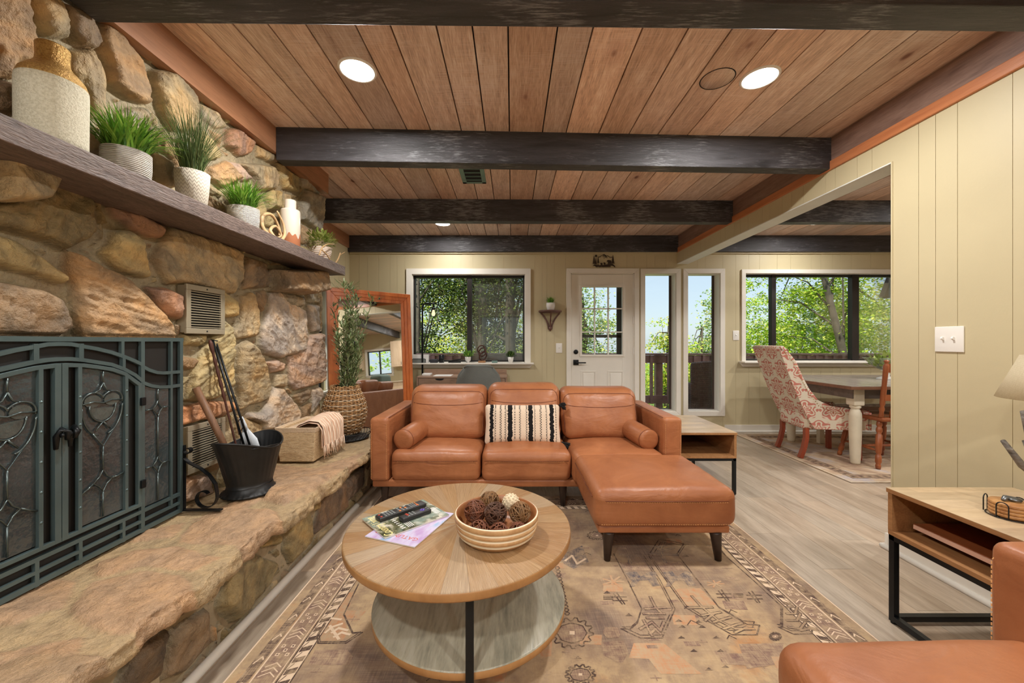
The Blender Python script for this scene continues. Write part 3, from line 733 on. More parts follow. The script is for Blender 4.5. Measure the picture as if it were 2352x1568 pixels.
def side_window(idx, ax, face, o, lab, frame='dark_frame', cas='white_trim', inside=1):
    a, b, c, d = o; root = bpy.data.objects.new('window_%d' % idx, None); COL.objects.link(root)
    cen = (face, (a + b) / 2, c) if ax == 'X' else ((a + b) / 2, face, c)
    root.location = cen; ROOTLOC[root.name] = Vector(cen); tag(root, lab, 'window', kind='structure')
    def bx(m, u0, u1, v0, v1, w0, w1):
        lo, hi = sorted((face + inside * w0, face + inside * w1))
        if ax == 'X': m.box(lo, hi, u0, u1, v0, v1)
        else: m.box(u0, u1, lo, hi, v0, v1)
    m = MB(); w = .07
    for r in ((a - w, b + w, d, d + w), (a - w, b + w, c - w, c), (a - w, a, c, d), (b, b + w, c, d)): bx(m, *r, 0, .02)
    bx(m, a - w, b + w, c - .02, c, 0, .06)
    m.build('window_casing', cas, root, bevel=.003)
    m = MB()
    for r in ((a, b, d - .03, d), (a, b, c, c + .03), (a, a + .03, c, d), (b - .03, b, c, d), ((a + b) / 2 - .02, (a + b) / 2 + .02, c, d)): bx(m, *r, -.1, -.05)
    m.build('window_frame', frame, root)
    m = MB(); bx(m, a + .01, b - .01, c + .01, d - .01, -.078, -.074); m.build('window_pane', 'pane_glass', root)
side_window(5, 'X', -2.11, WL, 'side window behind the leaning mirror', inside=1)
side_window(6, 'Y', REAR, WR1, 'unseen patio window added in the rear wall for daylight', inside=1)
side_window(7, 'X', 7.4, WK, 'kitchen window reflected in the mirror', inside=-1)

# ceiling lamps
def can_light(x, y_, lab, w=1.0):
    r = thing('recessed_light', lab, 'ceiling light', (x, y_, CZ), group='recessed ceiling lights')
    m = MB(); m.lathe([(.080, -.004), (.082, -.007), (.090, -.005), (.093, 0), (.093, .004)], (x, y_, CZ), 40, cap=False); m.build('trim_ring', 'plate_white', r)
    m = MB(); m.lathe([(0, -.0035), (.081, -.0035), (.081, .004), (0, .004)], (x, y_, CZ), 40); m.build('lens', 'lamp_lens', r)
    l = bpy.data.lights.new('lamp', 'AREA'); l.shape = 'DISK'; l.size = .14; l.energy = LAMP_W * w; l.color = LAMP_C; l.spread = PI
    o = bpy.data.objects.new('lamp_light', l); COL.objects.link(o); o.parent = r; o.location = (0, 0, -.016)
can_light(-.776, 1.935, 'round recessed ceiling light nearest the stone chimney wall')
can_light(1.28, 1.99, 'round recessed ceiling light beside the wooden cover disc')
can_light(-.80, 4.45, 'small recessed ceiling light near the window wall, half hidden by beams', .5)
for (x, y_, lb) in ((-.776, -.55, 'unseen recessed fill light added behind the camera, left'), (1.28, -.5, 'unseen recessed fill light added behind the camera, right'), (-.7, -2.3, 'unseen recessed fill light added near the rear wall, left'), (1.2, -2.3, 'unseen recessed fill light added near the rear wall, right'),  # these four are added out of view to fill the room with light
                    (3.5, 4.4, 'recessed ceiling light above the dining window'), (4.5, 3.2, 'recessed ceiling light above the dining table'), (3.4, 1.9, 'recessed ceiling light between kitchen and dining area'), (4.4, .4, 'recessed ceiling light of the kitchen'), (6.3, 2.0, 'recessed ceiling light in front of the kitchen window')):
    can_light(x, y_, lb, .5 if y_ > 4 else 1.0)
# cover disc and air vent in the ceiling
r = thing('ceiling_cover_disc', 'round wooden cover disc set flush into the cedar ceiling', 'ceiling cover', (1.066, 2.0, CZ))
m = MB(); m.lathe([(.080, -.0015), (.0815, -.0025), (.0835, -.0025), (.085, -.001)], (1.066, 2.0, CZ), 48, cap=False); m.build('rim_line', 'void_black', r)
m = MB(); m.col = (1, 1, 1, 1); m.lathe([(0, -.001), (.0795, -.001), (.0795, .001)], (1.066, 2.0, CZ), 48); m.build('disc', 'ceiling_wood', r)
plain('vent_green', C(120, 150, 142), .45, .2)
r = thing('ceiling_vent', 'grey-green metal air vent in the plank ceiling', 'vent', (-.32, 3.13, CZ))
m = MB(); 
for q in ((-.42, -.385, 2.95, 3.31), (-.255, -.22, 2.95, 3.31), (-.42, -.22, 3.28, 3.31), (-.42, -.22, 2.95, 2.98)): m.box(q[0], q[1], q[2], q[3], CZ - .008, CZ)
m.build('frame', 'vent_green', r, bevel=.002)
m = MB(); m.box(-.39, -.25, 2.97, 3.29, CZ - .003, CZ - .001); m.build('duct_opening', 'void_black', r)
for k in range(4): m = MB(); m.box(-.385, -.255, 3.02 + k * .07, 3.025 + k * .07, CZ - .012, CZ - .003); m.build('louver', 'vent_green', r)
# switches
def switch(name, lab, p, ax, w, h, n):
    r = thing(name, lab, 'light switch', p)
    m = MB()
    if ax == 'Y': m.rbox(p[0] - w / 2, p[0] + w / 2, p[1] - .007, p[1] + .0, p[2] - h / 2, p[2] + h / 2, .003)
    else: m.rbox(p[0] - .007, p[0], p[1] - w / 2, p[1] + w / 2, p[2] - h / 2, p[2] + h / 2, .003)
    m.build('cover_plate', 'plate_white', r)
    for k in range(n):
        o = (k - (n - 1) / 2) * .046; m = MB()
        if ax == 'Y': m.bar((p[0] + o, p[1] - .005, p[2]), (p[0] + o, p[1] - .017, p[2] + .008), .008, .012)
        else: m.bar((p[0] - .005, p[1] + o, p[2]), (p[0] - .017, p[1] + o, p[2] + .008), .008, .012)
        m.build('toggle', 'plate_white', r)
switch('light_switch', 'white single light switch between the corner shelf and the door', (BX(1284), 5.0, BZ(799)), 'Y', .08, .125, 1)
switch('light_switch', 'white single light switch left of the dining window', (BX(1690), 5.0, BZ(770)), 'Y', .08, .125, 1)
switch('light_switch', 'white double toggle switch plate on the khaki wall stub', (2.14, 1.883, 1.181), 'X', .125, .125, 2)
# wall vents in the stonework
def stone_vent(y0, y1, z0, z1, lab, x=-1.512):
    r = thing('wall_vent', lab, 'vent', (x, (y0 + y1) / 2, z0))
    m = MB(); b = .026
    for q in ((y0, y1, z1 - b, z1), (y0, y1, z0, z0 + b), (y0, y0 + b, z0 + b, z1 - b), (y1 - b, y1, z0 + b, z1 - b)): m.box(x - .012, x, *q)
    m.box(x - .05, x - .012, y0 + .005, y1 - .005, z0 + .005, z1 - .005); m.build('frame', 'vent_metal', r, bevel=.002)
    m = MB(); m.box(x - .0118, x - .0105, y0 + b, y1 - b, z0 + b, z1 - b); m.build('dark_opening', 'void_black', r)
    m = MB(); n = 15
    for k in range(n):
        z_ = z0 + b + (z1 - z0 - 2 * b) * (k + .5) / n; m.box(x - .011, x - .002, y0 + b, y1 - b, z_ - .0022, z_ + .0022)
    m.build('louver', 'vent_metal', r)
    for z_ in (z0 + b / 2, z1 - b / 2):
        m = MB(); m.lathe([(0, .003), (.0035, .002), (.004, 0)], (x, (y0 + y1) / 2, z_), 10, Matrix.Rotation(PI / 2, 4, 'Y')); m.build('screw', 'black_metal', r)
stone_vent(1.791, 2.031, 1.207, 1.440, 'beige louvred metal vent in the stone wall above the fire tools')
stone_vent(1.798, 2.034, .545, .772, 'beige louvred metal vent low in the stone wall behind the coal bucket')
# ================================================================ leather furniture
def leather(name, base, lite, sc=1.0):
    t = NT(name); co = t.coord(); a = t.noise(co, 3.5 * sc, 5, .6, .6); w = t.noise(t.coord((1, 1, 2.2)), 5 * sc, 3, .5, 1.4); f = t.noise(co, 260, 2, .5)
    c = t.ramp(a, [(.3, base), (.72, lite)])
    nb = t.bump(w, .18, .03); nb = t.bump(f, .08, .004, nb)
    t.bsdf(c, t.ramp(a, [(.3, .48), (.7, .34)]), 0, nb, .45); return t.m
leather('tan_leather', C(148, 90, 56), C(178, 116, 76))
plain('seam_dark', C(112, 58, 30), .6); plain('stitch_tan', C(214, 160, 104), .7, bst=0)
def stitches(m, pts, step=.012, ln=.007, r=.0011):
    """short thread dashes along a polyline"""
    for a, b in zip(pts[:-1], pts[1:]):
        a = Vector(a); b = Vector(b); L = (b - a).length; n = max(1, int(L / step)); d = (b - a) / max(L, 1e-6)
        for i in range(n):
            p = a + d * (i + .25) * L / n; m.bar(p, p + d * ln, r * 2, r * 1.6)
def cushion(m, x0, x1, y0, y1, z0, z1, r, puff=.02, wr=.006, n=10, axis='Z', seed=0, lean=0, M=None):
    def fn(p, d, w):
        u, v, t_ = w
        k = puff * (1 - u * u) * (1 - v * v) if axis == 'Z' else puff * (1 - u * u) * (1 - t_ * t_)
        if axis == 'Z': p = Vector((p.x, p.y, p.z + (k if t_ > 0 else 0) * max(0, t_)))
        else: p = Vector((p.x, p.y + (-k if v < 0 else k * .5) * abs(v), p.z))
        nz = mnoise.noise(Vector((p.x * 6 + seed, p.y * 6, p.z * 9))) + .5 * mnoise.noise(Vector((p.x * 15 + seed, p.y * 15, p.z * 22)))
        p = p + d * wr * nz
        if lean: p = Vector((p.x, p.y + lean * t_, p.z))
        return p
    m.rbox(x0, x1, y0, y1, z0, z1, r, 4, n, fn, M); return m
def loop_seam(m, x0, x1, y, z0, z1, r, tr=.0035, wob=None, n=5):
    """piping following a rounded rectangle in the XZ plane"""
    pts = []
    for (cx, cz, a0) in ((x1 - r, z1 - r, 0), (x0 + r, z1 - r, PI / 2), (x0 + r, z0 + r, PI), (x1 - r, z0 + r, 1.5 * PI)):
        for i in range(n + 1):
            a = a0 + i / n * PI / 2; p = (cx + r * math.cos(a), y, cz + r * math.sin(a)); pts.append(wob(p) if wob else p)
    m.tube(pts, tr, 6, closed=True)

sofa = thing('sectional_sofa', 'tan leather sectional sofa with tufted bolsters and a chaise at its right end', 'sofa', (.1, 3.05, 0))
m = MB(); m.rbox(-.975, 1.165, 2.685, 3.485, .155, .205, .012); m.rbox(.455, 1.15, 2.03, 2.72, .158, .2, .012); m.build('base_frame', 'tan_leather', sofa)
for (a, b, lb) in ((-.986, -.853, None), (1.047, 1.178, None)):
    m = MB(); m.rbox(a, b, 2.66, 3.495, .2, .642, .028, 4, 6, lambda p, d, w: p + d * .003 * mnoise.noise(p * 7))
    m.cur = 1; xi = b - .006 if a < 0 else a + .006; xo = a + .006 if a < 0 else b - .006
    stitches(m, [(xi - .008 * (1 if a < 0 else -1), 2.6585, .22), (xi - .008 * (1 if a < 0 else -1), 2.6585, .60)])
    stitches(m, [(xo + .008 * (1 if a < 0 else -1), 2.6585, .22), (xo + .008 * (1 if a < 0 else -1), 2.6585, .60)])
    m.cur = 2; m.tube([(xi, 2.69, .640), (xi, 3.47, .640)], .0025, 6)
    m.build('armrest', ['tan_leather', 'stitch_tan', 'seam_dark'], sofa)
m = MB(); m.rbox(-.86, 1.055, 3.33, 3.49, .2, .66, .03, 3, 4); m.build('back_frame', 'tan_leather', sofa)
for i, (a, b) in enumerate(((-.848, -.219), (-.213, .413))):
    m = MB(); cushion(m, a, b, 2.665, 3.30, .195, .405, .05, .022, .005, 12, seed=i * 9)
    m.cur = 1; stitches(m, [(a + .05, 2.662, .338), (b - .05, 2.662, .338)])
    m.cur = 2; m.tube([(a + .02, 2.663, .344), ((a + b) / 2, 2.660, .341), (b - .02, 2.663, .344)], .0022, 6)
    m.build('seat_cushion', ['tan_leather', 'stitch_tan', 'seam_dark'], sofa)
# chaise: narrow behind the arm, full width in front of it
def chaise_fn(p, d, w):
    u, v, t_ = w; k = .024 * (1 - u * u) * (1 - v * v) * max(0, t_)
    nz = mnoise.noise(Vector((p.x * 5, p.y * 7, p.z * 5 + 3))) + .5 * mnoise.noise(Vector((p.x * 14, p.y * 22, p.z * 14)))
    return Vector((p.x, p.y, p.z + k)) + d * .004 * nz
m = MB(); m.rbox(.418, 1.046, 2.6, 3.30, .195, .405, .05, 4, 10, chaise_fn); m.rbox(.428, 1.178, 1.995, 2.652, .195, .402, .055, 5, 14, chaise_fn)
m.cur = 1; stitches(m, [(.49, 1.9915, .337), (1.12, 1.9915, .337)]); stitches(m, [(.46, 1.9935, .222), (1.15, 1.9935, .222)])
m.cur = 2; m.tube([(.435, 2.06, .345), (.44, 2.02, .344), (.49, 1.994, .343), (.8, 1.991, .342), (1.12, 1.994, .343), (1.168, 2.02, .344), (1.173, 2.06, .345)], .0025, 6)
m.tube([(.426, 2.6, .35), (.426, 2.05, .346)], .0025, 6)
m.build('chaise_cushion', ['tan_leather', 'stitch_tan', 'seam_dark'], sofa)
for i, (a, b, zt, ty) in enumerate(((-.812, -.200, .812, 3.15), (-.197, .385, .828, 3.14), (.388, 1.0, .795, 3.15))):
    m = MB(); L = .09
    M_ = Matrix.Translation((0, 0, 0))
    def fn(p, d, w, i=i):
        u, v, t_ = w
        k = .038 * (1 - u ** 4) * (1 - t_ * t_) * (1 if v < 0 else .3)
        p = Vector((p.x * (1 - .02 * (t_ < 0) * abs(t_)), p.y - k * abs(v) * (1 if v < 0 else -1), p.z))
        nz = mnoise.noise(Vector((p.x * 5 + i * 7, p.y * 4, p.z * 11 + p.x * 4))) + .6 * mnoise.noise(Vector((p.x * 10 + i * 3, p.y * 9, p.z * 26 - p.x * 9)))
        return p + d * .008 * nz * (1 - .7 * max(0, t_)) + Vector((0, .06 * t_, 0))
    m.rbox(a, b, 3.03, 3.27, .40, zt, .075, 5, 14, fn)
    m.cur = 1; zs = zt - .125; hc = Vector(((a + b) / 2, 3.15, (.40 + zt) / 2)); hx, hz_ = (b - a) / 2, (zt - .40) / 2
    def surf(x, z): # point on the front face of this cushion
        lx, lz = x - hc.x, z - hc.z; ix = max(-(hx - .075), min(hx - .075, lx)); iz = max(-(hz_ - .075), min(hz_ - .075, lz)); ex, ez = lx - ix, lz - iz; rr2 = max(0, .075 ** 2 - ex * ex - ez * ez) ** .5
        p = Vector((lx, -.045 - rr2, lz)); return hc + Vector(fn(p, Vector((ex, -rr2, ez)).normalized(), (p.x / hx, p.y / .12, p.z / hz_)))
    m.tube([surf(a + .035 + (b - a - .07) * k / 16, zs - .016 * (1 - (k / 8 - 1) ** 2)) for k in range(17)], .0026, 6)
    pr = []
    for k in range(31):
        tt = k / 30; 
        if tt < .33: pr.append((a + .022, .46 + (zt - .10 - .46) * tt / .33))
        elif tt < .42: an = PI - (tt - .33) / .09 * PI / 2; pr.append((a + .082 + .06 * math.cos(an), zt - .10 + .06 * math.sin(an)))
        elif tt < .58: pr.append((a + .082 + (b - a - .164) * (tt - .42) / .16, zt - .04))
        elif tt < .67: an = PI / 2 - (tt - .58) / .09 * PI / 2; pr.append((b - .082 + .06 * math.cos(an), zt - .10 + .06 * math.sin(an)))
        else: pr.append((b - .022, zt - .10 - (zt - .10 - .46) * (tt - .67) / .33))
    m.tube([surf(*q) for q in pr], .0032, 6)
    m.build('back_cushion', ['tan_leather', 'seam_dark'], sofa)
for (p0, p1) in (((-.772, 2.72, .472), (-.70, 3.08, .495)), ((.972, 2.72, .472), (.905, 3.08, .495))):
    m = MB(); m.turned(p0, p1, [(0, -.012), (.045, -.008), (.066, 0), (.074, .03), (.077, .5), (.074, .97), (.066, 1), (.04, 1.01), (0, 1.012)], 28)
    m.cur = 1; m.turned(p0, p1, [(.0735, .03), (.0765, .045), (.074, .06)], 28)
    m.build('bolster', ['tan_leather', 'seam_dark'], sofa)
for (x, y_) in ((-.9, 2.735), (.36, 2.735), (1.1, 3.42), (-.9, 3.42), (.515, 2.055), (1.085, 2.055)):
    sx = .012 if x > .8 or x == .515 else .0
    m = MB(); m.turned((x, y_, .158), (x + (.01 if x > .8 else -.01 if x == .515 else 0), y_ - .008, .0105), [(.030, 0), (.030, .05), (.017, 1)], 16); m.build('leg', 'dark_leg', sofa)

# striped lumbar pillow
t = NT('pillow_weave')
tc = t.n('ShaderNodeTexCoord'); sp = t.n('ShaderNodeSeparateXYZ'); t.put(sp.inputs[0], tc.outputs['Object'])
u_ = t.math('ADD', t.math('MULTIPLY', sp.outputs[0], 1 / .56), .5); jag = t.math('MULTIPLY', t.math('SUBTRACT', t.noise(t.coord((3, 3, 40)), 2, 3), .5), .055)
uj = t.math('ADD', u_, jag)
CRM = C(226, 206, 184); BLK = C(30, 28, 28); GR = C(110, 100, 92)
stops = [(0, CRM)]
for (a, b) in ((.055, .105), (.30, .36), (.575, .635), (.865, .92)): stops += [(a, BLK), (b, CRM)]
base = t.ramp(uj, stops, 'CONSTANT')
s2 = [(0, 0.0)]
for (a, b) in ((.12, .14), (.19, .215), (.255, .28), (.385, .40), (.45, .475), (.54, .56), (.655, .67), (.73, .755), (.81, .83), (.945, .96)): s2 += [(a, 1.0), (b, 0.0)]
m2a = t.ramp(u_, s2[:17], 'CONSTANT'); m2b = t.ramp(u_, [(0, 0.0)] + s2[17:], 'CONSTANT')
chk = t.n('ShaderNodeTexChecker'); t.put(chk.inputs[0], tc.outputs['Object']); chk.inputs['Scale'].default_value = 110
msk = t.math('MULTIPLY', t.math('MAXIMUM', m2a, m2b), t.math('ADD', t.math('MULTIPLY', chk.outputs['Fac'], .75), .1))
c = t.mix(msk, base, BLK); f = t.noise(t.coord(), 180, 3)
t.bsdf(c, .9, 0, t.bump(f, .5, .01), .2)
pl = thing('lumbar_pillow', 'cream and black woven lumbar pillow with black tassels leaning on the sofa', 'pillow', (.08, 2.955, .535), world_=False)
m = MB()
def pf(p, d, w):
    u, v, t_ = w; s_ = (1 - abs(u) ** 4) * (1 - abs(t_) ** 4); 
    return Vector((p.x * (1 + .03 * abs(t_)), p.y * (.12 + .9 * max(0, s_) ** .6), p.z * (1 - .06 * (1 - u * u) * 0 + .05 * u * u)))
m.rbox(-.28, .28, -.062, .062, -.145, .145, .03, 4, 16, pf); m.build('pillow_cover', 'pillow_weave', pl)
plain('yarn_black', C(24, 22, 22), .95, bs=200, bst=.5)
for (x, z, dx, dz) in ((.285, .145, .03, .0), (.285, -.14, .05, -.012)):
    m = MB()
    for k in range(26):
        a = random.random() * 6.28; q = Vector((dx + .012 * math.cos(a) * random.random(), .012 * math.sin(a), dz + .018 * math.sin(a * 2))) 
        m.tube([(x, 0, z), Vector((x, -.01, z)) + q * .8, Vector((x, -.015, z)) + q * 1.5 + Vector((0, 0, -.012))], .004, 4)
    m.lathe([(0, -.014), (.012, -.008), (.015, 0), (.012, .008), (0, .014)], (x + dx * .35, 0, z), 10); m.build('tassel', 'yarn_black', pl)
pl.rotation_euler = (math.radians(-14), 0, 0)

# armchair at the lower right corner of the view
ac = thing('leather_armchair', 'tan leather armchair facing the hearth in the near right corner', 'armchair', (1.3, .5, 0))
m = MB(); m.rbox(.70, 2.03, -.12, .93, .155, .2, .012); m.build('base_frame', 'tan_leather', ac)
m = MB(); cushion(m, .640, 1.75, .02, .965, .2, .448, .06, .03, .004, 10, seed=44)
m.cur = 1; stitches(m, [(.652, .12, .395), (.652, .9, .395)], .014, .008, .0013)
m.build('seat_cushion', ['tan_leather', 'stitch_tan'], ac)
for (a, b) in ((.865, .998), (-.14, -.005)):
    m = MB(); m.rbox(1.226, 2.04, a, b, .2, .664, .03, 4, 5, lambda p, d, w: p + d * .003 * mnoise.noise(p * 7))
    m.cur = 1; z_ = [.25, .6]; pts = [(1.2245, b - .014, .25), (1.2245, b - .014, .612), (1.250, b - .016, .638), (1.275, b - .016, .653)]
    pts2 = [(1.256, b + .0005, .25), (1.256, b + .0005, .61), (1.266, b + .0005, .63), (1.29, b + .0005, .640), (1.6, b + .0005, .641)]
    pts3 = [(1.256, a - .0005, .25), (1.256, a - .0005, .61), (1.266, a - .0005, .63), (1.29, a - .0005, .640), (1.9, a - .0005, .641)]
    stitches(m, pts); stitches(m, pts2); stitches(m, pts3)
    m.build('armrest', ['tan_leather', 'stitch_tan'], ac)
m = MB(); m.rbox(1.86, 2.04, -.01, .87, .2, .66, .03); m.build('back_frame', 'tan_leather', ac)
m = MB(); cushion(m, 1.66, 1.88, .01, .86, .40, .80, .07, .0, .006, 6, seed=5); m.build('back_cushion', 'tan_leather', ac)
for (x, y_) in ((.78, 0), (.78, .85), (1.95, 0), (1.95, .85)):
    m = MB(); m.turned((x, y_, .158), (x, y_, .001 if x > 1.5 else .0105), [(.028, 0), (.028, .05), (.016, 1)], 14); m.build('leg', 'dark_leg', ac)

# ================================================================ rugs
t = NT('rug_vintage')
tc = t.coord(); n1 = t.noise(tc, 2.2, 4, .6, .5); n2 = t.noise(t.coord((60, 3, 1)), 3, 4, .7); n3 = t.noise(t.coord((3, 60, 1)), 3, 4, .7); n4 = t.noise(tc, 14, 5, .7)
f = t.mix(.5, n2, n3); c = t.ramp(n1, [(.36, C(126, 108, 98)), (.47, C(170, 146, 118)), (.60, C(192, 166, 130)), (.72, C(182, 134, 92))])
c = t.mix(t.math('MULTIPLY', t.ramp(t.math('MULTIPLY', n4, f), [(.22, 0.0), (.34, 1.0)]), .62), c, C(122, 98, 88))
c = t.mix(t.math('MULTIPLY', t.ramp(f, [(.45, 0.0), (.7, 1.0)]), .4), c, C(220, 196, 160))
t.bsdf(c, .95, 0, t.bump(f, .25, .004), .1)
def worn(name, col, thr=.5, base=C(184, 160, 130)):
    t = NT(name); n2 = t.noise(t.coord((70, 6, 1)), 3, 4, .7); n3 = t.noise(t.coord((6, 70, 1)), 3, 4, .7); n4 = t.noise(t.coord(), 30, 4, .6)
    f = t.mix(.4, t.mix(.5, n2, n3), n4); c = t.ramp(f, [(thr - .10, col), (thr + .10, base)]); t.bsdf(c, .95, 0, None, .1); return t.m
worn('rug_dark', C(78, 60, 60), .50); worn('rug_line', C(86, 70, 64), .56); worn('rug_orange', C(196, 136, 96), .46); worn('rug_taupe', C(128, 102, 94), .50); worn('rug_pale', C(226, 202, 174), .62); worn('rug_navy', C(84, 82, 92), .5)
RX0, RX1, RY0, RY1 = -.985, 1.425, -.05, 2.90
rug = thing('area_rug', 'large faded vintage style rug with tribal motifs under the sofa and coffee table', 'rug', (.2, 1.5, 0))
m = MB()
m.rbox(RX0, RX1, RY0, RY1, .0005, .008, .0035, 2, 1); RZ = .0083
LAY = [0]
def P2(pts, z=None):
    return [(x, y_) for x, y_ in pts]
def fillp(pts, mi, lay=0):
    LAY[0] += 1; m.cur = mi; z = RZ + lay * .0003 + (LAY[0] % 40) * 7e-6; m.add([(x, y_, z) for x, y_ in pts], [tuple(range(len(pts)))])
def line(pts, w, mi, closed=False, lay=1):
    m.cur = mi; z = RZ + lay * .0003
    ps = list(pts) + ([pts[0]] if closed else [])
    for a, b in zip(ps[:-1], ps[1:]):
        a = Vector((a[0], a[1])); b = Vector((b[0], b[1])); d = (b - a)
        if d.length < 1e-5: continue
        d.normalize(); nrm = Vector((-d.y, d.x)) * w / 2; a = a - d * w / 2 * .8; b = b + d * w / 2 * .8
        LAY[0] += 1; z2 = z + (LAY[0] % 40) * 7e-6; q = [a + nrm, a - nrm, b - nrm, b + nrm]; m.add([(p.x, p.y, z2) for p in q], [(0, 1, 2, 3)])
def px(*pts): # photo pixels on the rug plane
    out = []
    for (x_, y_) in pts:
        Y = 1.162 * FPX / (y_ - CY); out.append(((x_ - CX) * Y / FPX, Y))
    return out
def ring(o):  # rectangle inset o
    return [(RX0 + o, RY0 + o), (RX1 - o, RY0 + o), (RX1 - o, RY1 - o), (RX0 + o, RY1 - o)]
def band(o0, o1, mi, lay=0):
    a = ring(o0); b = ring(o1)
    for i in range(4):
        fillp([a[i], a[(i + 1) % 4], b[(i + 1) % 4], b[i]], mi, lay)
band(.0, .006, 5, 1); band(.045, .082, 1); band(.088, .094, 5, 1); band(.178, .184, 2, 1); band(.184, .226, 5); band(.226, .231, 2, 1); band(.17, .174, 5, 1)
band(.094, .170, 4)
def along(side, s, o):  # s along the side, o inset -> xy
    if side == 0: return (RX0 + o, RY0 + s)
    if side == 1: return (RX1 - o, RY0 + s)
    if side == 2: return (RX0 + s, RY1 - o)
    return (RX0 + s, RY0 + o)
for side in range(4):
    L = (RY1 - RY0) if side < 2 else (RX1 - RX0)
    s = .24
    while s < L - .24:  # zigzag flags
        fillp([along(side, s, .187), along(side, s + .022, .187), along(side, s + .036, .223), along(side, s + .012, .223)], 2 if int(s * 100) % 3 else 1, 2)
        line([along(side, s + .024, .187), along(side, s + .05, .20)], .003, 2, lay=2); s += .05
    s = .14; k = 0
    while s < L - .14:  # star squares and hooked figures
        if k % 2 == 0:
            for (ds, do) in ((-.02, -.018), (.02, -.018), (-.02, .018), (.02, .018), (0, 0)):
                c_ = [along(side, s + ds + a * .007, .132 + do + b * .007) for a, b in ((-1, -1), (1, -1), (1, 1), (-1, 1))]
                fillp(c_, 5, 2); c_ = [along(side, s + ds + a * .0035, .132 + do + b * .0035) for a, b in ((-1, -1), (1, -1), (1, 1), (-1, 1))]; fillp(c_, 1, 3)
        else:
            for q in range(3): line([along(side, s - .03 + q * .02, .105), along(side, s - .012 + q * .02, .135), along(side, s - .03 + q * .02, .160)], .004, 5, lay=2)
            fillp([along(side, s - .035, .100), along(side, s + .02, .100), along(side, s + .035, .125), along(side, s - .02, .125)], 4, 1)
        s += .085; k += 1
    s = .12
    while s < L - .1:
        line([along(side, s, .052), along(side, s + .03, .066), along(side, s + .018, .076)], .005, 5, lay=2); s += .11
def off(pts, k):
    c_ = Vector((sum(p[0] for p in pts) / len(pts), sum(p[1] for p in pts) / len(pts)))
    return [tuple(c_ + (Vector(p) - c_) * k) for p in pts]
def ZP(x, y_): return (1180 + x / 2.613, 1180 + y_ / 2.613)
def leafband(pts, w=.006):
    q = px(*[ZP(*p) for p in pts]); line(q, w, 2); line(off(q, .93), w * .7, 2)
leafband([(600,240),(690,410),(768,570),(740,655),(700,690),(645,690),(760,745),(890,745),(968,570),(880,400),(780,250)])
leafband([(808,250),(1030,560),(1160,640),(1310,725),(1460,725),(1475,668),(1400,662),(1235,565),(980,240),(1020,180),(960,165),(870,155),(808,250)])
leafband([(1190,150),(1270,250),(1440,400),(1612,560),(1612,680),(1590,680),(1680,722),(1790,718),(1790,690),(1700,600),(1500,430),(1330,270),(1250,180)])
fillp(px(ZP(950, 450), ZP(1120, 445), ZP(1215, 545), ZP(1040, 550)), 3, 0)
fillp(px(ZP(720, 775), ZP(900, 775), ZP(1130, 960), ZP(880, 960), ZP(810, 870), ZP(690, 865)), 3, 0)
fillp(px(ZP(760, 500), ZP(830, 560), ZP(770, 560)), 4, 0)
for pts in ([(820,500),(850,560),(890,600)],[(790,570),(940,560)],[(780,600),(905,600)],[(800,625),(895,625)],[(760,690),(830,650),(880,700),(900,650)],[(820,720),(850,690),(880,720)],[(780,640),(830,730)]):
    (line(px(*[ZP(*p) for p in pts]), .015, 2, lay=2), line(px(*[ZP(*p) for p in pts]), .008, 4, lay=3))
for pts in ([(1070,495),(1130,560),(1230,640),(1330,690),(1440,690)],[(1045,565),(1190,560)],[(1130,610),(1240,590)],[(1200,650),(1300,620)],[(1260,690),(1370,655)],[(1150,640),(1200,600)],[(1330,712),(1400,680)]):
    (line(px(*[ZP(*p) for p in pts]), .015, 2, lay=2), line(px(*[ZP(*p) for p in pts]), .008, 0, lay=3))
for pts in ([(910,290),(880,220),(900,170)],[(820,240),(975,245)],[(860,200),(950,175)],[(870,225),(960,205)],[(700,300),(685,245),(640,240)],[(640,250),(745,250)]):
    (line(px(*[ZP(*p) for p in pts]), .016, 6, lay=2), line(px(*[ZP(*p) for p in pts]), .008, 0, lay=3))
for pts in ([(1640,560),(1680,560)],[(1640,600),(1690,600),(1700,560)],[(1640,640),(1700,640),(1720,600)],[(1650,680),(1720,690),(1750,650)],[(1720,700),(1770,690)]):
    (line(px(*[ZP(*p) for p in pts]), .013, 2, lay=2), line(px(*[ZP(*p) for p in pts]), .007, 0, lay=3))
for (x0,) in ((665,), (880,)):
    fillp(px(ZP(x0, 350), ZP(x0 + 70, 345), ZP(x0 + 100, 375), ZP(x0 + 150, 345), ZP(x0 + 190, 350), ZP(x0 + 195, 400), ZP(x0 + 215, 430), ZP(x0 + 170, 435), ZP(x0 + 140, 400), ZP(x0 + 90, 400), ZP(x0 + 60, 435), ZP(x0 + 30, 438), ZP(x0 + 45, 405)), 6, 1)
    fillp(px(ZP(x0 - 30, 290), ZP(x0 + 120, 290), ZP(x0 + 160, 340), ZP(x0, 340)), 4, 0)
import itertools
for a in range(7):
    an = a * PI / 3.5; line(px(ZP(595, 407), ZP(595 + 62 * math.cos(an), 407 + 36 * math.sin(an))), .011, 3, lay=2)
    line(px(ZP(1210, 420), ZP(1210 + 50 * math.cos(an), 420 + 20 * math.sin(an))), .008, 3, lay=2)
for (x0, y0) in ((1258, 492), (1440, 500), (630, 510)):
    for pts in ([(-30,-30),(20,30)],[(-10,-35),(35,30)],[(-40,-12),(45,-12)],[(-35,10),(50,10)]): line(px(*[ZP(x0 + p[0], y0 + p[1]) for p in pts]), .007, 2, lay=2)
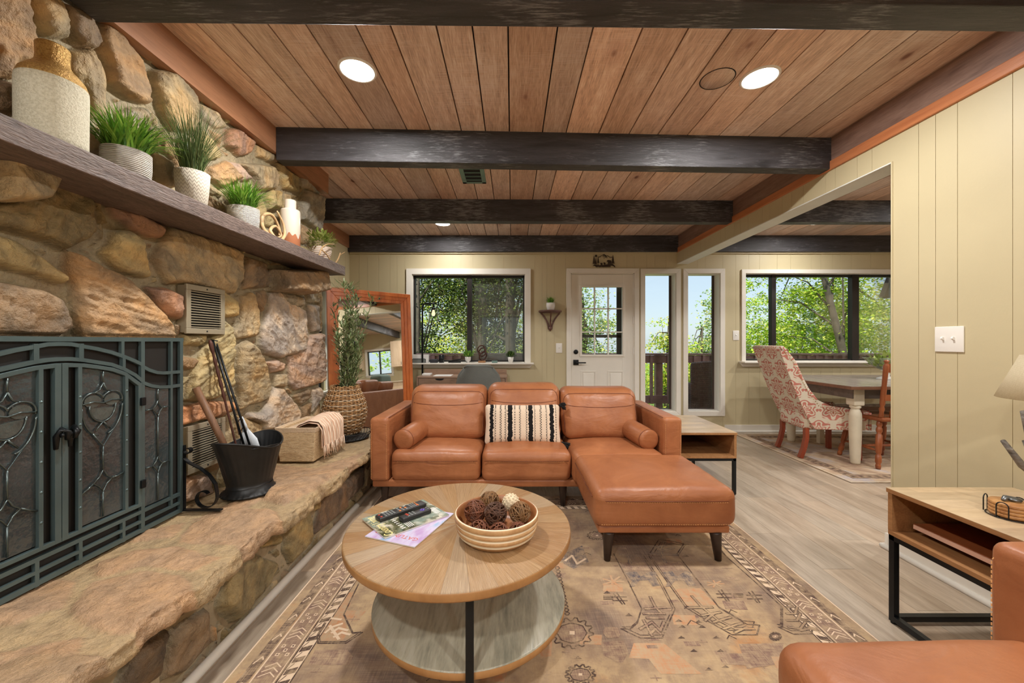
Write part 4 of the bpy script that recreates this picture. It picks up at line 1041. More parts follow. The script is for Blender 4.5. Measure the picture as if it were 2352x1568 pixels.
for (x0, y0) in ((1345, 490), (565, 503)):
    for k in (-1, 0, 1): line(px(ZP(x0 - 25, y0 + k * 9), ZP(x0 + 30, y0 + k * 9)), .005, 2, lay=2)
def medal(cx, cy, rx, ry, mi=1):
    n = 26; ring_ = []
    for k in range(n * 2):
        an = PI * k / n; f_ = 1.0 if k % 4 < 2 else .82; ring_.append(ZP(cx + rx * f_ * math.cos(an), cy + ry * f_ * math.sin(an)))
    line(px(*ring_), .0055, 2, True, 2)
    fillp(px(*[ZP(cx + rx * .68 * math.cos(a * PI / 5), cy + ry * .62 * math.sin(a * PI / 5)) for a in range(10)]), 4, 1)
    line(px(*[ZP(cx + rx * .70 * math.cos(a * PI / 4), cy + ry * .66 * math.sin(a * PI / 4)) for a in range(8)]), .004, 2, True, 2)
    fillp(px(*[ZP(cx + rx * .12 * a, cy + ry * .12 * b) for a, b in ((-1, -1), (1, -1), (1, 1), (-1, 1))]), 5, 3)
medal(350, 715, 128, 92); medal(400, 965, 90, 60, 2); medal(1570, 735, 34, 24, 2); medal(500, 130, 60, 26, 6)
fillp(px(ZP(545, 680), ZP(620, 680), ZP(640, 715), ZP(630, 745), ZP(560, 745), ZP(535, 715)), 4, 1)
for (x0, y0) in ((385, 862), (1005, 740), (1215, 740), (1010, 675), (1110, 645), (1130, 675), (990, 640), (1080, 820), (1240, 820), (1170, 930), (1270, 915), (690, 605), (1030, 250), (560, 470)):
    fillp(px(ZP(x0 - 22, y0 + 8), ZP(x0, y0 - 9), ZP(x0 + 24, y0 + 8)), 2, 1)
for k in range(14):
    x0, y0 = 262 + k * 4.6, 325 + k * 21; line(px(*[ZP(x0 + 13 * math.cos(a * PI / 3), y0 + 9 * math.sin(a * PI / 3)) for a in range(6)]), .005, 2, True, 2)
fillp(px(ZP(280, 250), ZP(410, 190), ZP(450, 290), ZP(360, 330), ZP(300, 300)), 6, 1); line(px(ZP(310, 280), ZP(350, 250), ZP(380, 300), ZP(430, 270)), .012, 5, lay=2)
fillp(px(ZP(520, 770), ZP(660, 760), ZP(690, 830), ZP(650, 900), ZP(540, 850)), 4, 0); fillp(px(ZP(1350, 780), ZP(1620, 775), ZP(1600, 900), ZP(1400, 930)), 4, 0)
fillp(px(ZP(150, 760), ZP(230, 765), ZP(225, 850), ZP(160, 870)), 3, 0)
rq = random.Random(12)
for k in range(190):  # faded small field marks and worn blocks
    x0, y0 = rq.uniform(RX0 + .28, RX1 - .28), rq.uniform(.55, 2.7); a_ = rq.choice((0, 0, 1, 2, 3)); s_ = rq.uniform(.012, .03)
    if a_ == 0: fillp([(x0 - s_, y0 - s_ * .4), (x0 + s_, y0 - s_ * .4), (x0 + s_, y0 + s_ * .4), (x0 - s_, y0 + s_ * .4)], 4, 0)
    elif a_ == 1: line([(x0 - s_, y0), (x0 + s_, y0)], .004, 4, lay=1); line([(x0, y0 - s_ * .6), (x0, y0 + s_ * .6)], .004, 4, lay=1)
    elif a_ == 2: fillp([(x0 - s_ * 2, y0 - s_), (x0 + s_ * 1.6, y0 - s_ * 1.2), (x0 + s_ * 2.2, y0 + s_), (x0 - s_ * 1.4, y0 + s_ * 1.1)], 3 if rq.random() < .4 else 4, 0)
    else: line([(x0 - s_, y0 - s_ * .5), (x0, y0 + s_ * .5), (x0 + s_, y0 - s_ * .5)], .004, 2, lay=1)
# left side motif beside the table
def ZQ(x, y_): return (540 + x / 4.04, 1180 + y_ / 4.04)
q = px(*[ZQ(*p) for p in ((1150,640),(1010,930),(1095,1110),(1180,1100),(1030,1200),(770,1200),(760,1130),(830,1010))]); line(q, .006, 2); line(off(q, .92), .005, 2)
fillp(px(*[ZQ(*p) for p in ((1020,740),(1110,720),(1060,860),(1000,940),(1050,1110),(1000,1170),(800,1180),(800,1080),(880,960),(940,900))]), 3, 0)
for pts in ([(880,1040),(960,1160)],[(900,1100),(960,1060),(1040,1080)],[(920,1140),(990,1100),(1060,1120)],[(840,1100),(900,1050),(990,1020)],[(900,970),(980,980)]): line(px(*[ZQ(*p) for p in pts]), .011, 5, lay=2)
fillp(px(ZQ(740, 1260), ZQ(1040, 1260), ZQ(1100, 1330), ZQ(1060, 1400), ZQ(680, 1400)), 4, 0)
m.build('rug_pile', ['rug_vintage', 'rug_dark', 'rug_line', 'rug_orange', 'rug_taupe', 'rug_pale', 'rug_navy'], rug, fixn=False)

t = NT('rug_dining'); tc = t.coord(); n1 = t.noise(tc, 3, 4, .6, .5); n2 = t.noise(t.coord((5, 50, 1)), 3, 4, .7)
c = t.ramp(n1, [(.35, C(146, 120, 104)), (.5, C(200, 178, 150)), (.65, C(188, 182, 182))]); c = t.mix(t.math('MULTIPLY', t.ramp(n2, [(.4, 0.0), (.6, 1.0)]), .5), c, C(160, 130, 108)); t.bsdf(c, .95, 0, None, .1)
plain('rug_edge', C(206, 190, 164), .95)
dr = thing('dining_rug', 'faded beige patterned rug under the dining table', 'rug', (3.8, 4, 0))
m = MB(); A, B, D, E = 2.80, 5.2, 3.18, 4.83
m.rbox(A, B, D, E, .0005, .009, .004, 2, 1); RX0, RX1, RY0, RY1 = A, B, D, E; RZ = .0093
band(0, .014, 1, 1); band(.09, .10, 2, 1); band(.17, .18, 2, 1); band(.10, .17, 3, 0)
for side in range(4):
    L = (RY1 - RY0) if side < 2 else (RX1 - RX0); s = .12
    while s < L - .12:
        fillp([along(side, s, .115), along(side, s + .03, .115), along(side, s + .03, .155), along(side, s, .155)], 2, 1); s += .07
m.build('rug_pile', ['rug_dining', 'rug_edge', 'rug_line', 'rug_taupe'], dr, fixn=False)

# ================================================================ coffee table and what is on it
t = NT('table_oak')
tc = t.n('ShaderNodeTexCoord'); sp = t.n('ShaderNodeSeparateXYZ'); t.put(sp.inputs[0], tc.outputs['Object'])
ang = t.math('ARCTAN2', sp.outputs[1], sp.outputs[0]); seg = t.math('MULTIPLY', ang, 32 / (2 * PI)); fl = t.math('FLOOR', seg); fr = t.math('FRACT', seg)
wn_ = t.n('ShaderNodeTexWhiteNoise', noise_dimensions='1D'); t.put(wn_.inputs['W'], fl)
rad = t.n('ShaderNodeVectorMath', operation='LENGTH'); t.put(rad.inputs[0], tc.outputs['Object'])
cmb = t.n('ShaderNodeCombineXYZ'); t.put(cmb.inputs[0], t.math('MULTIPLY', t.math('MULTIPLY', fr, rad.outputs['Value']), 9)); t.put(cmb.inputs[1], t.math('MULTIPLY', rad.outputs['Value'], 1.5)); t.put(cmb.inputs[2], t.math('MULTIPLY', fl, 3.7))
g = t.noise(cmb.outputs[0], 8, 5, .65, .8)
c = t.ramp(g, [(.3, C(98, 74, 50)), (.5, C(158, 126, 90)), (.7, C(200, 176, 142))]); c = t.mix(.42, c, t.ramp(wn_.outputs[0], [(0, C(150, 102, 52)), (.5, C(174, 134, 84)), (1, C(178, 164, 142))]))
ed = t.ramp(t.math('ABSOLUTE', t.math('SUBTRACT', fr, .5)), [(.485, 1.0), (.497, .62)]); c = t.mix(1.0, c, ed, 'MULTIPLY')
t.bsdf(c, .38, 0, t.bump(g, .35, .006), .5)
wood('edge_oak', C(150, 106, 62), C(184, 138, 88), 'Z', .45, 2, 3)
wood('shelf_ash', C(112, 114, 102), C(164, 160, 142), 'Y', .32, 7, 2.0, .45, c3=C(186, 184, 170), bst=.3)
TX, TY = -.205, 1.535
ct = thing('coffee_table', 'round two-tier wooden coffee table with a sunburst top', 'coffee table', (TX, TY, .0085))
m = MB(); m.lathe([(0, .4495), (.428, .4495), (.4325, .447), (.4335, .442), (.4335, .425), (.430, .419), (0, .418)], (TX, TY, 0), 96)
m.mi = [0] * len(m.mi)
n_ = 96; m.mi = [0 if i < n_ * 2 else 1 for i in range(len(m.f))]
o = m.build('tabletop', ['table_oak', 'edge_oak'], ct)
m = MB(); m.lathe([(0, .172), (.366, .172), (.3715, .168), (.3715, .146), (.368, .142), (0, .142)], (-.165, TY, 0), 96); m.mi = [0 if i < n_ * 2 else 1 for i in range(len(m.f))]
m.build('lower_shelf', ['shelf_ash', 'edge_oak'], ct)
for an in (-PI / 2 + .1, PI / 6 + .2, 5 * PI / 6 + .1):
    cx, cy = -.165 + .377 * math.cos(an), TY + .377 * math.sin(an); m = MB(); M_ = Matrix.Translation((cx, cy, 0)) @ Matrix.Rotation(an, 4, 'Z')
    m.box(-.006, .006, -.0125, .0125, .0085, .418, M_); m.build('leg', 'black_metal', ct)
# bowl
wood('bowl_wood', C(176, 132, 88), C(214, 176, 130), 'Z', .45, 1, 10, .4); plain('bowl_cream', C(232, 218, 190), .5, var=.05); wood('bowl_inner', C(138, 84, 46), C(170, 112, 66), 'Z', .4, 1, 8)
bx_, by_ = -.057, 1.432
bw = thing('wooden_bowl', 'round carved wooden bowl with cream grooves holding wicker balls', 'bowl', (bx_, by_, .4500))
out = [(.0, 0), (.100, 0), (.122, .006), (.134, .018)]; ci = []
zc = .018
prof = [(0, .0, 0), (.105, .0, 0), (.124, .006, 0), (.136, .018, 0), (.141, .022, 1), (.139, .028, 1), (.145, .032, 0), (.149, .042, 0), (.1475, .045, 1), (.144, .050, 1), (.151, .054, 0), (.1535, .063, 0), (.151, .066, 1), (.148, .071, 1), (.154, .074, 0), (.1545, .086, 0), (.153, .090, 1), (.149, .092, 1), (.1455, .090, 2), (.141, .06, 2), (.128, .022, 2), (.10, .014, 2), (0, .013, 2)]
m = MB(); m.lathe([(r, z) for r, z, k in prof], (bx_, by_, .4500), 64); m.mi = []
for i in range(len(prof) - 1): m.mi += [min(prof[i][2], prof[i + 1][2]) if prof[i + 1][2] != 2 else 2] * 64
m.mi += [0] * (len(m.f) - len(m.mi))
m.build('bowl_body', ['bowl_wood', 'bowl_cream', 'bowl_inner'], bw)
plain('rattan_brown', C(112, 66, 44), .6, var=.3, vs_=30); plain('rattan_dark', C(84, 54, 38), .6, var=.3, vs_=30); plain('rattan_olive', C(126, 92, 56), .6, var=.3, vs_=30); plain('shell_cream', C(226, 208, 176), .6, var=.12, vs_=60)
def rattan(c_, R, mat_, lab, seed, n=20, grp='wicker balls in the bowl'):
    rr = random.Random(seed); m = MB()
    m.lathe([(R * .5 * math.sin(PI * k / 8), -R * .5 * math.cos(PI * k / 8)) for k in range(9)], c_, 12, cap=False)
    for k in range(n):
        ax = Vector((rr.gauss(0, 1), rr.gauss(0, 1), rr.gauss(0, 1))).normalized(); a = ax.orthogonal().normalized(); b = ax.cross(a); h = rr.uniform(-.35, .35) * R; r0 = math.sqrt(R * R - h * h) * rr.uniform(.93, 1.0)
        m.tube([Vector(c_) + ax * (h + .002 * math.sin(3 * t_ + k)) + (a * math.cos(t_) + b * math.sin(t_)) * r0 for t_ in [2 * PI * q / 26 for q in range(26)]], R * rr.uniform(.040, .060), 5, closed=True)
    o = m.build('wicker_ball', mat_); tag(o, lab, 'decorative ball', grp); return o
rattan((-.137, 1.440, .536), .040, 'rattan_brown', 'reddish brown wicker ball at the left inner side of the bowl', 1)
rattan((-.088, 1.520, .540), .038, 'rattan_olive', 'olive brown wicker ball against the far rim of the bowl', 2)
rattan((-.060, 1.405, .542), .041, 'rattan_dark', 'dark wicker ball on top in the middle of the bowl', 3)
rattan((.030, 1.418, .540), .039, 'rattan_olive', 'olive wicker ball at the right inner side of the bowl', 4)
rattan((-.115, 1.366, .500), .035, 'rattan_brown', 'low brown wicker ball behind the near left rim of the bowl', 5)
rattan((-.046, 1.348, .500), .035, 'rattan_brown', 'low brown wicker ball behind the near middle rim of the bowl', 6)
rattan((.022, 1.362, .498), .033, 'rattan_brown', 'low brown wicker ball behind the near right rim of the bowl', 7)
m = MB(); cc_ = Vector((-.004, 1.500, .543)); R = .035
m.lathe([(R * .93 * math.sin(PI * k / 12), -R * .93 * math.cos(PI * k / 12)) for k in range(13)], cc_, 20, cap=False)
for k in range(90):
    z_ = 1 - 2 * (k + .5) / 90; a = k * 2.39996; r0 = math.sqrt(1 - z_ * z_); d = Vector((r0 * math.cos(a), r0 * math.sin(a), z_)); M_ = Matrix.Translation(cc_ + d * R * .94) @ d.to_track_quat('Z', 'Y').to_matrix().to_4x4()
    m.lathe([(.0012, .0005), (.0022, .0022), (.0036, .0018), (.0042, 0)], (0, 0, 0), 8, M_, cap=False)
tag(m.build('shell_ball', 'shell_cream'), 'cream shell covered ball at the back right of the bowl', 'decorative ball', 'wicker balls in the bowl')
# magazines
def text(parent, body, size, M_, mat_, name='lettering', ext=.0001, align='LEFT'):
    cu = bpy.data.curves.new(name, 'FONT'); cu.body = body; cu.size = size; cu.extrude = ext; cu.align_x = align; cu.resolution_u = 2
    to = bpy.data.objects.new('tmp', cu); COL.objects.link(to); dg = bpy.context.evaluated_depsgraph_get(); me = bpy.data.meshes.new_from_object(to.evaluated_get(dg)); bpy.data.objects.remove(to)
    me.transform(M_); me.materials.clear(); me.materials.append(MATS[mat_]); o = bpy.data.objects.new(name, me); COL.objects.link(o); o.parent = parent; return o
t = NT('cover_garden'); n = t.noise(t.coord(), 24, 4, .6); n2 = t.noise(t.coord(), 9, 3)
c = t.ramp(n, [(.35, C(46, 52, 34)), (.5, C(110, 112, 84)), (.62, C(206, 200, 184))]); c = t.mix(t.ramp(n2, [(.5, 0.0), (.6, .6)]), c, C(150, 170, 160)); t.bsdf(c, .18, 0, None, .6)
t = NT('cover_lilac'); n = t.noise(t.coord((1, 3, 1)), 7, 3); c = t.ramp(n, [(.35, C(186, 156, 204)), (.5, C(204, 196, 224)), (.65, C(150, 180, 216))]); t.bsdf(c, .18, 0, None, .6)
plain('paper_pages', C(226, 220, 208), .7, var=.04); plain('ink_cream', C(244, 226, 150), .4, bst=0); plain('ink_white', C(236, 232, 230), .4, bst=0); plain('ink_red', C(196, 84, 60), .4, bst=0); plain('ink_olive', C(150, 140, 80), .4, bst=0)
def magazine(lab, cx, cy, ang, w, l, z, th, cover):
    r = thing('magazine', lab, 'magazine', (cx, cy, z), ang, 'magazines on the coffee table', world_=False)
    m = MB(); m.rbox(-l / 2, l / 2, -w / 2, w / 2, 0, th - .0006, .001, 2, 1); m.build('pages', 'paper_pages', r)
    m = MB(); m.box(-l / 2 - .0008, l / 2 + .0008, -w / 2 - .0008, w / 2 + .0008, th - .0006, th); m.build('cover', cover, r); return r
# lilac magazine lies on the table, the garden one on top of it
mg = magazine('lilac covered magazine lying under the garden magazine', -.392, 1.511, math.atan2(1.606 - 1.342, -.243 + .340), .214, .279, .4496, .005, 'cover_lilac')
text(mg, 'GATLINBURG', .030, Matrix.Translation((-.085, -.006, .0051)) @ Matrix.Rotation(PI / 2, 4, 'Z') @ Matrix.Translation((-.085, .0, 0)), 'ink_red')
mg2 = magazine('dark green garden magazine with yellow title lettering under the remotes', -.430, 1.563, math.atan2(1.736 - 1.548, -.402 + .603), .207, .275, .4548, .006, 'cover_garden')
text(mg2, 'Country Living', .048, Matrix.Translation((-.099, -.099, .0061)) @ Matrix.Rotation(PI / 2, 4, 'Z') @ Matrix.Scale(.66, 4, (1, 0, 0)), 'ink_cream')
m = MB()
for k in range(7): m.box(-.06 + .0, -.045, -.085 + k * .016, -.085 + k * .016 + .005, .0060, .0062)
for k in range(4): m.box(-.035 + k * .007, -.032 + k * .007, -.09, -.03, .0060, .0062)
for k in range(4): m.box(.105 + k * .006, .1075 + k * .006, -.06, .0, .0060, .0062)
tag(m.build('small_lettering', 'ink_white', mg2), kind='stuff')
# remotes
plain('remote_black', C(40, 40, 42), .4, var=.05); plain('btn_grey', C(130, 134, 134), .5, bst=0); plain('btn_red', C(206, 70, 50), .5, bst=0); plain('btn_orange', C(214, 130, 70), .5, bst=0); plain('btn_purple', C(110, 90, 190), .5, bst=0)
def remote(lab, p0, p1, w, th, kind):
    p0 = Vector(p0); p1 = Vector(p1); d = p1 - p0; L = d.length; r = thing('remote_control', lab, 'remote control', ((p0 + p1) / 2), math.atan2(d.y, d.x), 'remote controls on the magazines', world_=False)
    m = MB(); m.rbox(-L / 2, L / 2, -w / 2, w / 2, 0, th, .005, 3, 2, lambda p, d_, w_: Vector((p.x, p.y * (1 - .06 * (w_[0] > 0) * 0), p.z))); m.build('remote_body', 'remote_black', r)
    def btn(x, y_, sx, sy, mt): mm = MB(); mm.rbox(x - sx, x + sx, y_ - sy, y_ + sy, th - .0005, th + .0016, .0008, 2, 1); return mm
    groups = {}
    def add(x, y_, sx, sy, mt): groups.setdefault(mt, MB()).rbox(x - sx, x + sx, y_ - sy, y_ + sy, th - .0005, th + .0018, .0009, 2, 1)
    if kind == 0:
        add(-L / 2 + .012, .011, .004, .003, 'btn_red'); add(-L / 2 + .012, -.011, .004, .003, 'btn_red'); add(L * .3, -.012, .004, .003, 'btn_red')
        for i in range(4):
            for j in range(4): add(-L / 2 + .03 + i * .012, -.015 + j * .01, .004, .003, 'btn_grey')
        for i in range(3):
            for j in range(3): add(-.014 + i * .015, -.013 + j * .013, .0045, .004, 'btn_orange' if (i + j) % 3 == 0 else 'btn_grey')
        for i in range(4):
            for j in range(4): add(.038 + i * .01, -.015 + j * .01, .003, .003, 'btn_orange' if i == 3 else 'btn_grey')
    else:
        for i in range(3):
            for j in range(3): add(-.035 + i * .014, -.011 + j * .011, .0045, .003, 'btn_red' if (i == 0 and j > 0) else 'btn_grey')
        add(.032, 0, .010, .004, 'btn_purple'); add(.032, 0, .004, .010, 'btn_purple'); add(.054, .008, .003, .003, 'btn_grey'); add(.054, -.008, .003, .003, 'btn_grey')
    for k, mm in groups.items(): mm.build('buttons', k, r, kind='stuff')
remote('long black remote with many grey and orange buttons', (-.532, 1.522, .4612), (-.382, 1.670, .4612), .046, .016, 0)
remote('short black remote with a purple direction pad', (-.437, 1.513, .4612), (-.345, 1.605, .4612), .038, .018, 1)

# ================================================================ end tables
wood('table_top_wood', C(168, 146, 116), C(206, 184, 150), 'X', .35, 5, 3, .35, c3=C(222, 208, 184)); wood('table_side_wood', C(134, 92, 56), C(178, 132, 86), 'Y', .45, 8, 3, .4); plain('dark_inner', C(44, 44, 50), .6)
def end_table(lab, X0, X1, Y0, Y1, zt, bh, open_, fz=0.0):
    r = thing('end_table', lab, 'end table', ((X0 + X1) / 2, (Y0 + Y1) / 2, 0), group='industrial wood and black metal end tables')
    t_ = .018; m = MB(); 
    # patchwork top of staggered blocks
    m.box(X0, X1, Y0, Y1, zt - t_, zt - .0008); rr = random.Random(8)
    o = m.build('tabletop', 'table_side_wood', r, bevel=.0015)
    m = MB(); y_ = Y0; k = 0
    while y_ < Y1 - .001:
        y2 = min(Y1, y_ + .075); x = X0 - rr.random() * .15
        while x < X1:
            x2 = x + .2 + rr.random() * .1; a, b = max(x, X0), min(x2, X1)
            if b > a: f = .84 + .3 * rr.random(); m.col = (f, f * .98, f * (.92 + .1 * rr.random()), 1); m.box(a, b, y_, y2, zt - .001, zt)
            x = x2
        y_ = y2; k += 1
    m.build('top_veneer', 'veneer', r)
    def panel(*q): mm = MB(); mm.box(*q); return mm
    panel(X0 + .004, X1 - .004, Y0 + .004, Y1 - .004, zt - bh, zt - bh + t_).build('shelf', 'table_side_wood', r, bevel=.0015)
    if open_ == '-Y':
        panel(X0 + .004, X0 + .004 + t_, Y0 + .004, Y1 - .004, zt - bh + t_, zt - t_).build('side_panel', 'table_side_wood', r, bevel=.001); panel(X1 - .004 - t_, X1 - .004, Y0 + .004, Y1 - .004, zt - bh + t_, zt - t_).build('side_panel', 'table_side_wood', r, bevel=.001)
        panel(X0 + .022, X1 - .022, Y1 - .02, Y1 - .006, zt - bh + t_, zt - t_).build('back_panel', 'dark_inner', r)
    else:
        panel(X0 + .004, X1 - .004, Y1 - .004 - t_, Y1 - .004, zt - bh + t_, zt - t_).build('side_panel', 'table_side_wood', r, bevel=.001); panel(X0 + .004, X1 - .004, Y0 + .004, Y0 + .004 + t_, zt - bh + t_, zt - t_).build('side_panel', 'table_side_wood', r, bevel=.001)
        panel(X1 - .02, X1 - .006, Y0 + .022, Y1 - .022, zt - bh + t_, zt - t_).build('back_panel', 'dark_inner', r)
    w = .022; z1 = zt - bh
    for (x, y_) in ((X0 + .006, Y0 + .006), (X1 - .006 - w, Y0 + .006), (X0 + .006, Y1 - .006 - w), (X1 - .006 - w, Y1 - .006 - w)):
        panel(x, x + w, y_, y_ + w, .008, z1).build('leg', 'black_metal', r); mm = MB(); mm.lathe([(0, 0), (.010, 0), (.011, .004), (.008, .008), (0, .008)], (x + w / 2, y_ + w / 2, 0), 12); mm.build('foot', 'black_metal', r)
    m = MB(); m.box(X0 + .006, X1 - .006, Y0 + .006, Y0 + .006 + w, z1 - .02, z1 - .0005); m.box(X0 + .006, X1 - .006, Y1 - .006 - w, Y1 - .006, z1 - .02, z1 - .0005); m.box(X0 + .006, X0 + .006 + w, Y0 + .028, Y1 - .028, z1 - .02, z1 - .0005); m.box(X1 - .006 - w, X1 - .006, Y0 + .028, Y1 - .028, z1 - .02, z1 - .0005)
    m.build('frame', 'black_metal', r)
    m = MB(); m.box(X0 + .028, X1 - .028, Y1 - .006 - w, Y1 - .006, .012, .012 + w); m.box(X0 + .006, X0 + .006 + w, Y0 + .028, Y1 - .028, .012, .012 + w); m.build('lower_rail', 'black_metal', r)
    return r
wood('veneer', C(176, 152, 120), C(204, 184, 152), 'X', .35, 5, 4, .35, True)
end_table('square end table with open shelf standing right of the sofa arm', 1.20, 1.712, 2.925, 3.62, .478, .197, '-Y')
end_table('near end table with a lamp and coasters against the khaki wall stub', 1.57, 2.10, 1.04, 1.618, .558, .192, '-X')
# things in and on the near table
plain('binder_pink', C(222, 180, 158), .6); wood('tray_wood', C(120, 66, 38), C(160, 90, 50), 'Y', .4, 6, 3)
zs = .558 - .192 + .018
def booklet(lab, x, y_, ang, l, w, z, th, mat_, tilt=0):
    m = MB(); m.rbox(-l / 2, l / 2, -w / 2, w / 2, 0, th, .0012, 2, 1); o = m.build('magazine', mat_); o.location = (x, y_, z); o.rotation_euler = (0, 0, ang); tag(o, lab, 'magazine', 'magazines in the end table'); return o
booklet('lowest magazine in the stack inside the near end table', 1.80, 1.25, 1.30, .26, .20, zs + .0003, .005, 'paper_pages')
booklet('second magazine from the bottom inside the near end table', 1.802, 1.252, 1.38, .26, .20, zs + .0056, .005, 'paper_pages')
booklet('third magazine from the bottom inside the near end table', 1.796, 1.256, 1.45, .26, .20, zs + .0109, .005, 'paper_pages')
booklet('topmost magazine of the stack inside the near end table', 1.80, 1.262, 1.52, .26, .20, zs + .0162, .006, 'paper_pages')
tr = thing('wooden_box', 'flat reddish wooden box with pale front edge lying on the magazines in the end table', 'box', (1.79, 1.29, zs + .0225))
m = MB(); m.box(1.64, 1.96, 1.085, 1.575, zs + .0225, zs + .0425); m.build('box_body', 'tray_wood', tr, bevel=.002)
m = MB(); m.box(1.635, 1.6395, 1.09, 1.57, zs + .0245, zs + .0405); m.build('front_edge', 'binder_pink', tr)
# coasters
wood('coaster_wood', C(150, 98, 56), C(196, 148, 92), 'X', .4, 3, 10, .3); 
cx, cy, cz = 1.752, 1.335, .558
cx, cy = 1.742, 1.345
hd_ = thing('coaster_holder', 'black wire coaster holder on the near end table', 'coaster holder', (cx, cy, cz))
m = MB(); m.tube(arc((cx, cy, cz + .003), .058, 0, 2 * PI, 24, 'XY')[:-1], .0018, 6, closed=True); m.bar((cx - .058, cy, cz + .003), (cx + .058, cy, cz + .003), .003, .003); m.bar((cx, cy - .058, cz + .003), (cx, cy + .058, cz + .003), .003, .003); m.build('base_ring', 'black_metal', hd_)
for k in range(4):
    an = k * PI / 2 + PI + .35; d = Vector((math.cos(an), math.sin(an), 0)); s_ = Vector((-d.y, d.x, 0)); c0 = Vector((cx, cy, cz)) + d * .060; pts = [c0 - s_ * .014 + Vector((0, 0, .003)), c0 - s_ * .014 + Vector((0, 0, .045))]
    pts += [c0 + s_ * (.014 * math.cos(PI - q * PI / 8)) + Vector((0, 0, .045 + .014 * math.sin(q * PI / 8))) for q in range(1, 8)] + [c0 + s_ * .014 + Vector((0, 0, .045)), c0 + s_ * .014 + Vector((0, 0, .003))]
    m = MB(); m.tube(pts, .0018, 6); m.build('wire_loop', 'black_metal', hd_)
for k, lb in enumerate(('bottom round wooden coaster in the wire holder', 'second round wooden coaster from the bottom in the wire holder', 'third round wooden coaster from the bottom in the wire holder', 'top round wooden coaster in the wire holder')):
    m = MB(); z0 = cz + .006 + k * .0118; m.lathe([(0, 0), (.050, 0), (.052, .002), (.052, .009), (.050, .011), (0, .011)], (cx, cy, z0), 36); tag(m.build('coaster', 'coaster_wood'), lb, 'coaster', 'stack of wooden coasters')
plain('pewter', C(120, 124, 126), .35, .8, var=.2)
m = MB(); m.tube([(cx - .022, cy + .004, cz + .058), (cx - .005, cy + .012, cz + .063), (cx + .018, cy + .006, cz + .060), (cx + .034, cy - .004, cz + .058)], [.006, .009, .008, .004], 8); m.tube([(cx - .002, cy + .012, cz + .060), (cx + .006, cy - .008, cz + .060), (cx + .02, cy - .012, cz + .057)], [.004, .005, .003], 6)
tag(m.build('lizard_figurine', 'pewter'), 'small pewter animal ornament lying on the top coaster', 'ornament')
# table lamp
t = NT('linen_shade'); w1 = t.wave(t.coord((1, 1, 1)), 160, 1.5, 2, 'Z'); nz = t.noise(t.coord((60, 60, 6)), 4, 4); c = t.ramp(t.mix(.5, w1, nz), [(.3, C(206, 192, 160)), (.7, C(236, 228, 204))])
p1 = t.n('ShaderNodeBsdfDiffuse'); t.put(p1.inputs[0], c); p2 = t.n('ShaderNodeBsdfTranslucent'); t.put(p2.inputs[0], c); ms = t.n('ShaderNodeMixShader'); ms.inputs[0].default_value = .45
t.t.links.new(p1.outputs[0], ms.inputs[1]); t.t.links.new(p2.outputs[0], ms.inputs[2]); t.t.links.new(ms.outputs[0], t.out.inputs[0])
t = NT('antler_dark'); n = t.noise(t.coord((1, 1, 4)), 14, 4); t.bsdf(t.ramp(n, [(.3, C(62, 56, 50)), (.6, C(120, 112, 102))]), .5, 0, t.bump(n, .8, .01))
lx, ly, lz = 1.925, 1.33, .558
lp = thing('table_lamp', 'table lamp with linen cone shade on a dark antler base', 'table lamp', (lx, ly, lz))
m = MB(); m.lathe([(.162, .965 - lz), (.164, .966 - lz), (.105, 1.122 - lz), (.103, 1.121 - lz)], (lx, ly, lz), 48, cap=False); m.build('lamp_shade', 'linen_shade', lp)
m = MB(); m.lathe([(0, 0), (.075, 0), (.078, .008), (.06, .016), (0, .018)], (lx, ly, lz), 28); m.build('base', 'antler_dark', lp)
m = MB(); m.tube([(lx, ly, lz + .015), (lx, ly, 1.03)], .008, 10); m.lathe([(0, 0), (.016, 0), (.016, .04), (0, .04)], (lx, ly, 1.0), 12); m.build('stem', 'black_metal', lp)
for pts in (((lx + .01, ly, lz + .03), (lx - .05, ly, lz + .10), (lx - .15, ly + .01, lz + .18), (lx - .205, ly + .02, lz + .265)), ((lx, ly, lz + .13), (lx - .035, ly - .01, lz + .20), (lx - .150, ly - .01, lz + .28), (lx - .188, ly - .02, lz + .375)),
            ((lx, ly, lz + .05), (lx + .08, ly - .02, lz + .14), (lx + .13, ly - .03, lz + .25)), ((lx, ly, lz + .03), (lx, ly + .07, lz + .12), (lx + .01, ly + .12, lz + .24))):
    m = MB(); m.tube(pts, [.014, .013, .011, .007][:len(pts)], 10); m.build('antler_branch', 'antler_dark', lp)
# ================================================================ fireplace screen
SX = -1.492
plain('glass_dark', C(58, 66, 68), .14, .0, var=.35, vs_=5, bs=26, bst=.5, spec=.9); plain('glass_bevel', C(70, 80, 78), .06, .1, var=.3, vs_=20, bst=.2, spec=1); plain('lead_line', C(96, 108, 108), .3, .8)
t = NT('screen_mesh'); ck = t.wave(t.coord((1, 1, 1)), 260, 0, 0, 'Y'); ck2 = t.wave(t.coord((1, 1, 1)), 260, 0, 0, 'Z'); c = t.ramp(t.math('MULTIPLY', ck, ck2), [(.2, C(44, 42, 40)), (.5, C(14, 14, 14))]); t.bsdf(c, .6, .2)
sc_ = thing('fireplace_screen', 'arched black and verdigris iron fireplace screen with leaded glass doors', 'fireplace screen', (SX, 1.27, .405))
YC = 1.267; ZB = .405
def SP(y_, z_, dx=0): return (SX + dx, y_, z_)
m = MB(); m.box(SX - .012, SX - .010, .815, 1.73, ZB + .01, 1.17); m.build('mesh_screen', 'screen_mesh', sc_)
SB = [0]
